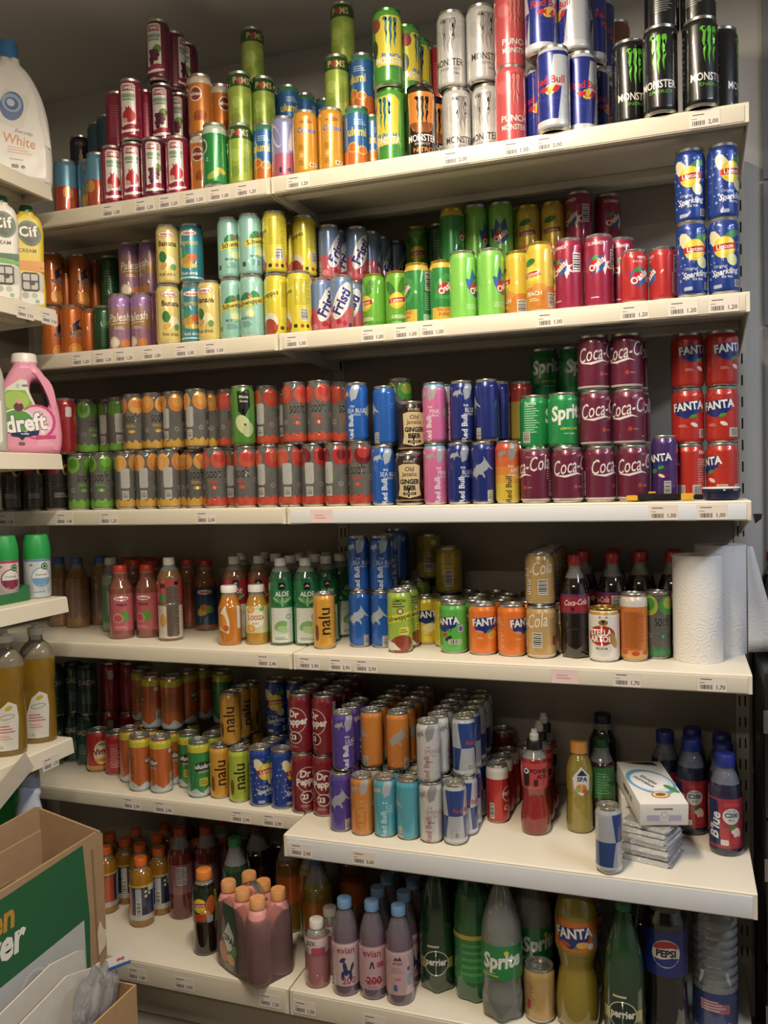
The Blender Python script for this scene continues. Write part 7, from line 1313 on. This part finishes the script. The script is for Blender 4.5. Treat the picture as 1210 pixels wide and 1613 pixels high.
def flat_bottle(name, loc, turn, outline, hole, thick, bev, col, label, art, cap=None, capcol='#ddd', win=None):
    t = empty(name, loc, face_cam(loc[0], loc[1], turn))
    me = curve_solid([outline]+([hole] if hole else []), thick, bev)
    me.materials.clear(); me.materials.append(mat(col, 'plastic'))
    for v in me.vertices: v.co = Vector((v.co.x, -v.co.z, v.co.y))
    finish(me, 50); link('bottle_body', me, t)
    if cap: c = link('cap', revolve('cap', [(cap[1]*.7, cap[2]), (cap[1], cap[2]), (cap[1], cap[2]+.002), (cap[1]*.94, cap[3]-.003), (cap[1]*.88, cap[3]), (0, cap[3])], [mat(capcol, 'plastic')], 36), t, (cap[0], 0, 0))
    if art: o = plink( print_mesh('print', art, None, [], 'plastic', .4, .06, True), t); o.location = (0, -thick/2, 0)
    return tag(t, label, 'bottle')
# big white detergent bottle with window
flat_bottle('detergent_bottle', (-.655, -.100, LZ[0]+.0005), 6, [(-.085, 0, 1), (.085, 0, 1), (.088, .03), (.086, .12), (.076, .19), (.055, .245), (.034, .275), (.024, .284), (.022, .298, 1), (-.022, .298, 1), (-.026, .284), (-.06, .262), (-.084, .20), (-.092, .12), (-.090, .03)], None, .085, .018, '#d9d7d2', 'big white detergent bottle with blue cap', [
    ('r', 1, 172, 62, 84, '#cfccc6', -14), ('e', -1, 178, 52, 70, '#3b5f96', -14), ('e', -1, 186, 44, 44, '#7f9fc4', -14), ('e', -1, 184, 30, 30, '#2f4f86'), ('e', -3, 186, 18, 18, '#a8bcd4'), ('t', 'White', 13, 98, 24, '#cf7a3c', {'b': .02, 'sx': .85, 'rot': -6}), ('t', 'Everyday', 23, 120, 8, '#6a6a74', {'sh': .3, 'rot': -6}), ('tx', 13, 76, 54, 18, '#d9a684', 3), ('tx', 11, 54, 44, 6, '#8a8a8c', 1), ('r', 1, 38, 16, 9, '#4a4a4c'), ('e', 19, 38, 10, 8, '#4a4a4c'), ('p', [(52, 220), (62, 196), (78, 130), (84, 90), (72, 96), (60, 150)], '#c9c7c2')], (0, .0235, .295, .345), '#3f7fc0')
for (px_, y, nm, c1, c2, c3) in ((-.625, -.178, 'white and green', '#d9d8d2', '#22633c', '#5aa838'), (-.622, -.098, 'yellow', '#dcc02c', '#1f5a34', '#d98a2c')):
    flat_bottle('cleaner_bottle', (px_, y, LZ[1]+.0005), 0, [(-.036, 0, 1), (.036, 0, 1), (.038, .02), (.036, .10), (.037, .16), (.036, .195), (.028, .218), (.018, .226), (.016, .232, 1), (-.016, .232, 1), (-.018, .226), (-.030, .216), (-.037, .20), (-.036, .16), (-.038, .08)], None, .05, .012, c1, 'tall %s cream cleaner bottle' % nm, [
        ('e', 6, 178, 52, 62, c2, 20), ('e', 6, 178, 40, 50, '#16301f', 20), ('t', 'C', -7, 180, 24, '#e6e4dc', {'b': .05, 'sx': .9, 'rot': 6}), ('t', 'i', 8, 181, 24, '#e6e4dc', {'b': .04, 'rot': 6}), ('t', 'f', 18, 182, 25, '#e6e4dc', {'b': .04, 'rot': 6}), ('t', 'CREAM', 0, 136, 9, '#3a3a34', {'b': .02}), ('p', [(-36, 112), (36, 112), (36, 96), (-36, 104)], c2 if c3 == '#5aa838' else c3), ('p', [(-36, 103), (36, 95), (36, 86), (-36, 92)], c3), ('r', 0, 62, 66, 44, '#b4b4b0'), ('r', 4, 62, 40, 46, '#2a2a2a'), ('r', 4, 73, 33, 15, '#b4b4b0'), ('r', 4, 53, 33, 17, '#b4b4b0'), ('r', 4, 62, 3, 40, '#2a2a2a'), ('e', 8, 60, 14, 12, '#2a2a2a'), ('r', 0, 24, 66, 30, '#d6d6d0'), ('e', -8, 30, 16, 16, '#a4a8a0'), ('e', 12, 30, 14, 14, '#a4b8a8'), ('e', 18, 16, 10, 10, '#7fae94')], (0, .0165, .229, .248), '#1f6a3a')
DOUT = [(-.075, 0, 1), (.072, 0, 1), (.078, .02), (.077, .08), (.070, .125), (.054, .170), (.034, .205), (.028, .212), (.028, .222, 1), (-.026, .222, 1), (-.026, .212), (-.034, .198), (-.058, .150), (-.074, .10), (-.079, .04)]
DHOLE = [(.020, .178), (.010, .160), (.018, .130), (.034, .106), (.048, .112), (.050, .140), (.036, .172)]
dreft_art = [('p', [(-56, 130), (-40, 158), (-10, 178), (4, 176), (8, 150), (20, 118), (30, 96), (40, 70), (-64, 70), (-70, 92)], '#d6d8cc'), ('p', [(-54, 132), (-40, 152), (0, 152), (16, 118), (22, 104), (-20, 96), (-60, 84), (-62, 104)], '#7fae3f'), ('e', -22, 128, 60, 44, '#9cc45a'), ('e', 24, 76, 84, 84, '#cf3f86'), ('e', 22, 76, 74, 74, '#e2b4c6'), ('e', -20, 78, 76, 60, '#e2e4e0'), ('e', -20, 78, 70, 54, '#5a9a44', 0), ('t', 'dreft', -2, 72, 40, '#ecebe6', {'b': .06, 'rot': 7, 'sx': .84, 'out': '#2a3c80', 'ob': .11}), ('p', [(-36, 50), (28, 56), (26, 44), (-4, 40), (-10, 32), (-18, 40), (-34, 42)], '#24345f'), ('t', 'wolfijn', -4, 48, 5, W_, {'b': .03}), ('e', 0, 163, 16, 6, '#77777a'), ('e', -16, 162, 10, 12, '#b8bfb4'), ('r', 42, 40, 46, 8, '#cf3f78'), ('tx', 42, 26, 38, 14, '#e9b8cc', 3), ('e', 50, 62, 8, 8, '#efd0dc'), ('e', 36, 52, 9, 11, '#efd0dc'), ('r', -12, 24, 14, 8, '#77505f'), ('e', -16, 112, 22, 22, '#6a3a44'), ('e', -14, 126, 13, 13, '#d99a8c')]
flat_bottle('softener_bottle', (-.637, -.108, LZ[2]+.0005), 0, DOUT, DHOLE, .075, .016, '#dd8fac', 'pink softener bottle with handle hole and white cap', dreft_art, (.0, .030, .220, .243), '#dedbd6')
flat_bottle('softener_bottle', (-.80, -.16, LZ[2]+.0005), 10, DOUT, DHOLE, .075, .016, '#dd8fac', 'pink softener bottle standing further along, mostly cut off', [], (.0, .030, .220, .243), '#dedbd6')
flat_bottle('cleaner_bottle', (-.63, -.255, LZ[2]+.0005), 0, [(-.05, 0, 1), (.05, 0, 1), (.052, .05), (.05, .12), (.046, .18), (.03, .215), (.02, .225), (-.02, .225), (-.04, .20), (-.05, .1)], None, .06, .014, '#a8a69e', 'grey bottle cut off beside the pink softener', [('r', 4, 70, 74, 110, '#d3d2cc')], (0, .02, .222, .245), '#c9c7c0')
# air freshener cans in a green tray
for k, (x, y, band, tone, nm) in enumerate(((-.625, -.105, '#c3cdd8', '#6fa4d0', 'light blue'), (-.650, -.185, '#d9c0c4', '#8f2f4c', 'pink and maroon'), (-.650, -.252, '#c9cdd8', '#24307a', 'navy'))):
    t = empty('air_freshener', (x, y, LZ[3]+.0035 if k else LZ[3]+.0005), face_cam(x, y, 10 if k == 0 else 20)); 
    link('can_body', revolve('can_body', [(0, .004), (.026, 0), (.030, .003), (.0315, .006), (.0315, .096), (.031, .098)], [mat(band, 'paint')], 40), t)
    link('cap', revolve('cap', [(.0318, .0965), (.0322, .098), (.0322, .118), (.031, .132), (.027, .148), (.0255, .153), (.024, .154), (0, .1535)], [mat('#1f9a45', 'plastic')], 40), t)
    A = [('b', 90, 96, '#6f94c0' if k != 1 else '#b04a60', 40), ('e', 4, 52, 48, 48, tone), ('e', 4, 52, 43, 43, '#e3e3e0'), ('p', [(-18, 50), (26, 50), (20, 36), (4, 30), (-12, 36)], tone), ('t', 'Freshmatic', 4, 58, 4.5, '#4a4a50', {'b': .02}), ('e', 12, 78, 17, 17, '#2a7a3c'), ('e', 12, 78, 11, 11, '#b8d0a8'), ('e', 12, 78, 7, 7, '#1f5a2c'), ('e', -20, 82, 9, 6, '#5f9a5a', 30), ('e', -22, 22, 10, 10, '#c9b8bc'), ('e', 24, 20, 12, 9, '#a8b4c8'), ('tx', 4, 16, 40, 6, tone, 1)]
    plink( print_mesh('print', A, lambda v: 31.5, [6, 96]), t)
    tag(t, '%s air freshener can with green cap' % nm, 'air freshener', 'air freshener cans')
t = empty('display_tray', (0, 0, LZ[3]+.0003)); gm = mat('#23703c', 'card')
box('tray_floor', -.70, -.612, -.60, -.149, 0, .0028, gm, t); prism('tray_front', [(-.60, 0), (-.149, 0), (-.149, .036), (-.170, .036), (-.186, .024), (-.60, .020)], 'x', -.612, -.6105, gm, t)
prism('tray_end', [(-.70, 0), (-.6125, 0), (-.6125, .036), (-.70, .036)], 'y', -.149, -.1475, gm, t)
tag(t, 'green cardboard tray holding air freshener cans', 'tray')
# golden soap bottles
for k, (x, y) in enumerate(((-.625, -.120), (-.625, -.222))):
    t = empty('soap_bottle', (x, y, LZ[4]+.0005), face_cam(x, y, -8))
    pr = smooth_prof([(38, 0), (41, 6), (42, 20), (41, 100), (39, 130), (42, 160), (42, 200), (38, 222), (26, 240), (17, 248), (16, 262)])
    bm = bmesh.new()
    me = revolve('bottle_body', [(0, .002)]+[(a/1e3, b/1e3) for a, b in pr], [mat('#a8801f', 'syrup'), mat('#c9bfa4', 'clear')], 40, lambda z: 0 if z < .205 else 1)
    for v in me.vertices: v.co.y *= .72
    link('bottle_body', me, t)
    link('cap', revolve('cap', [(.010, .262), (.0185, .262), (.0185, .278), (.009, .280), (.008, .292), (0, .293)], [mat('#d4cdb8', 'plastic')], 32), t)
    A = [('p', [(-24, 14), (26, 14), (30, 90), (26, 118), (8, 128), (-10, 112), (-24, 74)], '#d8d6cf'), ('e', 8, 112, 18, 10, '#c4b02c', 25), ('e', 4, 92, 34, 12, '#7a8a5a', 8), ('e', 4, 92, 30, 9, '#d8d6cf', 8), ('tx', 0, 64, 40, 20, '#c9685a', 3), ('tx', 0, 44, 40, 12, '#d99a84', 2), ('t', '1,5L', -12, 22, 6, '#6a6a66')]
    o = plink( print_mesh('print', A, lambda v: 41, [20, 60, 100]), t); o.scale = (1.012, .76, 1)
    tag(t, 'golden liquid soap bottle, %s' % ('nearest the shelf end' if k == 0 else 'cut off by the picture edge'), 'bottle', 'golden soap bottles')
o = box('torn_card_strip', -.0006, .0006, -.10, .05, -.02, .03, mat('#b8b0a0', 'card')); o.location = (LX+.012, -.28, .69); o.rotation_euler = (.5, 0, 0); tag(o, 'torn grey card strip hanging from the golden soap shelf', 'card')
# lower side shelf: trigger bottle and green box
flat_bottle('spray_bottle', (-.62, -.170, LZ[5]+.0005), 0, [(-.036, 0, 1), (.036, 0, 1), (.042, .04), (.036, .12), (.030, .20), (.024, .235), (.026, .26), (-.016, .27), (-.022, .235), (-.030, .2), (-.036, .12), (-.042, .04)], None, .05, .012, '#b9c4dc', 'pale blue and pink spray bottle behind the cartons', [('p', [(-34, 10), (34, 10), (34, 168), (-34, 190)], '#d890b4'), ('e', 0, 120, 50, 60, '#e6d3de')], (.004, .024, .262, .300), '#9aa3b4')
o = box('green_carton', -.79, -.70, -.14, -.075, LZ[5]+.0005, LZ[5]+.215, mat('#1f9a4c', 'card'), None, .002); tag(o, 'bright green carton on the lowest side shelf', 'box')

# ------------------------------------------------------------------ cardboard in the aisle
KR = '#a58460'
def sheet_card(name, pts, axis, a, th, col, parent): return prism(name, pts, axis, a, a+th, mat(col, 'card'), parent)
t = empty('cardboard_box', (0, 0, 0))
X0, X1, Y0, Y1, H = -.510, -.340, -.95, -.258, .590
sheet_card('front_panel', [(Y0, .002), (Y1, .002), (Y1, H-.01), (Y1-.02, H), (Y0, H-.004)], 'x', X1-.005, .005, KR, t)
sheet_card('rear_panel', [(Y0, .002), (Y1, .002), (Y1, H+.030), (Y1-.015, H+.036), (Y0, H+.022)], 'x', X0, .005, KR, t)
sheet_card('end_panel', [(X0+.0055, .002), (X1-.0055, .002), (X1-.0055, H-.006), (X0+.0055, H+.028)], 'y', Y1-.005, .005, KR, t)
sheet_card('divider', [(Y0, .2), (Y1-.07, .2), (Y1-.07, H+.012), (Y0, H+.010)], 'x', X0+.062, .004, KR, t)
sheet_card('inner_flap', [(Y0, .3), (Y1-.14, .3), (Y1-.14, H-.05), (Y1-.2, H-.034), (Y0, H-.03)], 'x', X0+.10, .004, '#8d6f4e', t)
box('box_floor', X0+.006, X1-.006, Y0, Y1-.006, .002, .007, mat(KR, 'card'), t)
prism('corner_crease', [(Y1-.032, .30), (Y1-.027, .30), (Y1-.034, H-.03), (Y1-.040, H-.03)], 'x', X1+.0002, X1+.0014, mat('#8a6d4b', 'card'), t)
A = [('p', [(-560, 190), (-58, 190), (-52, 420), (-66, 580), (-560, 566)], '#1c6138'), ('p', [(-560, 200), (-66, 200), (-70, 420), (-560, 400)], '#b4b7b8')]+[('e', -130-i*90, 300+(i % 2)*50, 84, 96, '#c4c7c8') for i in range(4)]+[('e', -130-i*90, 300+(i % 2)*50, 74, 84, '#adb0b2') for i in range(4)]+[('e', -96-i*100, 240+(i % 2)*30, 90, 50, '#c9cccc', 20) for i in range(4)]+[('t', 'Green', -345, 530, 50, '#c48a2a', {'b': .05, 'sh': .1, 'sx': .9}), ('t', 'Power', -339, 480, 58, '#e3e1d8', {'b': .06, 'sh': .1, 'sx': .9})]
o = plink( print_mesh('print', A, None, [], 'paper', .3, .05, True), t); o.location = (X1, Y1, 0); o.rotation_euler = (0, 0, PI/2)
o = prism('torn_patch', [(-.028, .300), (-.006, .312), (-.002, .345), (-.012, .352), (-.020, .372), (-.030, .350)], 'x', 0, .0016, mat('#d8c9a8', 'card'), t); o.location = (X1+.0006, Y1, .02)
tag(t, 'tall worn cardboard box with green printed side, open at top', 'box')
t = empty('cardboard_box', (0, 0, 0))
X0, X1, Y0, Y1, H = -.330, -.200, -1.0, -.346, .315
sheet_card('front_panel', [(Y0, .002), (Y1, .002), (Y1, H), (Y0, H)], 'x', X1-.004, .004, '#b08a5c', t)
sheet_card('rear_panel', [(Y0, .002), (Y1, .002), (Y1, H), (Y0, H)], 'x', X0, .004, '#b08a5c', t)
sheet_card('end_panel', [(X0+.0045, .002), (X1-.0045, .002), (X1-.0045, H), (X0+.0045, H)], 'y', Y1-.004, .004, '#b08a5c', t)
box('box_floor', X0+.005, X1-.005, Y0, Y1-.005, .002, .006, mat('#b08a5c', 'card'), t)
tag(t, 'low brown cardboard box holding waste card and film', 'box')
for k, (xa, ya, h, lean, nm) in enumerate(((-.322, -.362, .395, 1, 'white card sheet leaning against the green printed box'), (-.272, -.354, .372, -2, 'white card sheet with torn corner, in front of the others'))):
    t = prism('card_sheet', [(-.42, 0), (0, 0), (-.002, h-.03), (-.02, h-.02-.01*k), (-.10, h-.004), (-.42, h-.05)], 'x', 0, .003, mat('#cfcac0', 'card')); t.location = (xa, ya, .012); t.rotation_euler = (0, math.radians(lean), 0)
    tag(t, nm, 'card', 'white card sheets in the low box')
# crumpled clear film bag
bm = bmesh.new(); bmesh.ops.create_icosphere(bm, subdivisions=4, radius=1)
for v in bm.verts:
    n = v.co.normalized(); k = 1+.16*math.sin(7*n.x+4*n.z)+.12*math.sin(11*n.y-6*n.z)+.06*math.sin(23*n.x+17*n.y)
    v.co = Vector((n.x*.020*k, n.y*.060*k, n.z*.070*k))
o = link('film_bag', bm_mesh(bm, 'film_bag', [mat('#e6eaec', 'bagfilm')], 70), None, (-.234, -.43, .310))
o2 = plink( print_mesh('print', [('p', [(-24, -10), (24, 0), (24, 6), (-24, -3)], '#2f5aa8'), ('p', [(-24, -2), (24, 7), (24, 26), (-24, 18)], '#dcdad6'), ('t', 'gg', 4, 12, 13, '#c4402c', {'b': .06, 'rot': 10})], None, [], 'paper', .3, .05, True), o); o2.location = (.01, .06, .055); o2.rotation_euler = (0, 0, face_cam(-.22, -.43))
tag(o, 'crumpled clear plastic film bag in the low box', 'bag')

# ------------------------------------------------------------------ stacked goods beyond the shelving's end
for k in range(3):
    z0 = .002+k*.31
    t = empty('shrink_pack', (1.140, .258, z0))
    box('carton', -.115, .115, -.16, .16, 0, .305, mat('#1b1a1a', 'plastic'), t, .008)
    plink( print_mesh('print', [('t', 'RPA', -62, 200, 46, '#6f6b66', {'b': .06}), ('r', 0, 262, 210, 3, '#4a4744'), ('r', 0, 90, 210, 40, '#2c2827')], None, [], 'plastic', .5, .05, True), t, (0, -.16, 0))
    tag(t, 'black drinks pack with grey capitals, %s of the stack' % ['lowest', 'middle', 'topmost'][k], 'pack', 'black packs beyond the shelving')
for k, (x, y) in enumerate(((1.066, .338), (1.140, .338), (1.150, .262), (1.214, .338))):
    o = place('coke_bottle', x, y, .9285, .3*k, 'cola bottle with red label on black packs, %s' % ['nearest the shelving', 'second along the wall', 'standing in front', 'farthest along the wall'][k], 'cola bottles on the black packs')
o = prism('shelf_hook', [(0, 0), (.016, 0), (.014, -.010), (.004, -.018)], 'y', 0, .02, mat('#1a1a1c', 'plastic')); o.location = (1.0005, -.004, ZS[2]-.026); tag(o, 'small black plastic clip at third shelf end', 'clip')
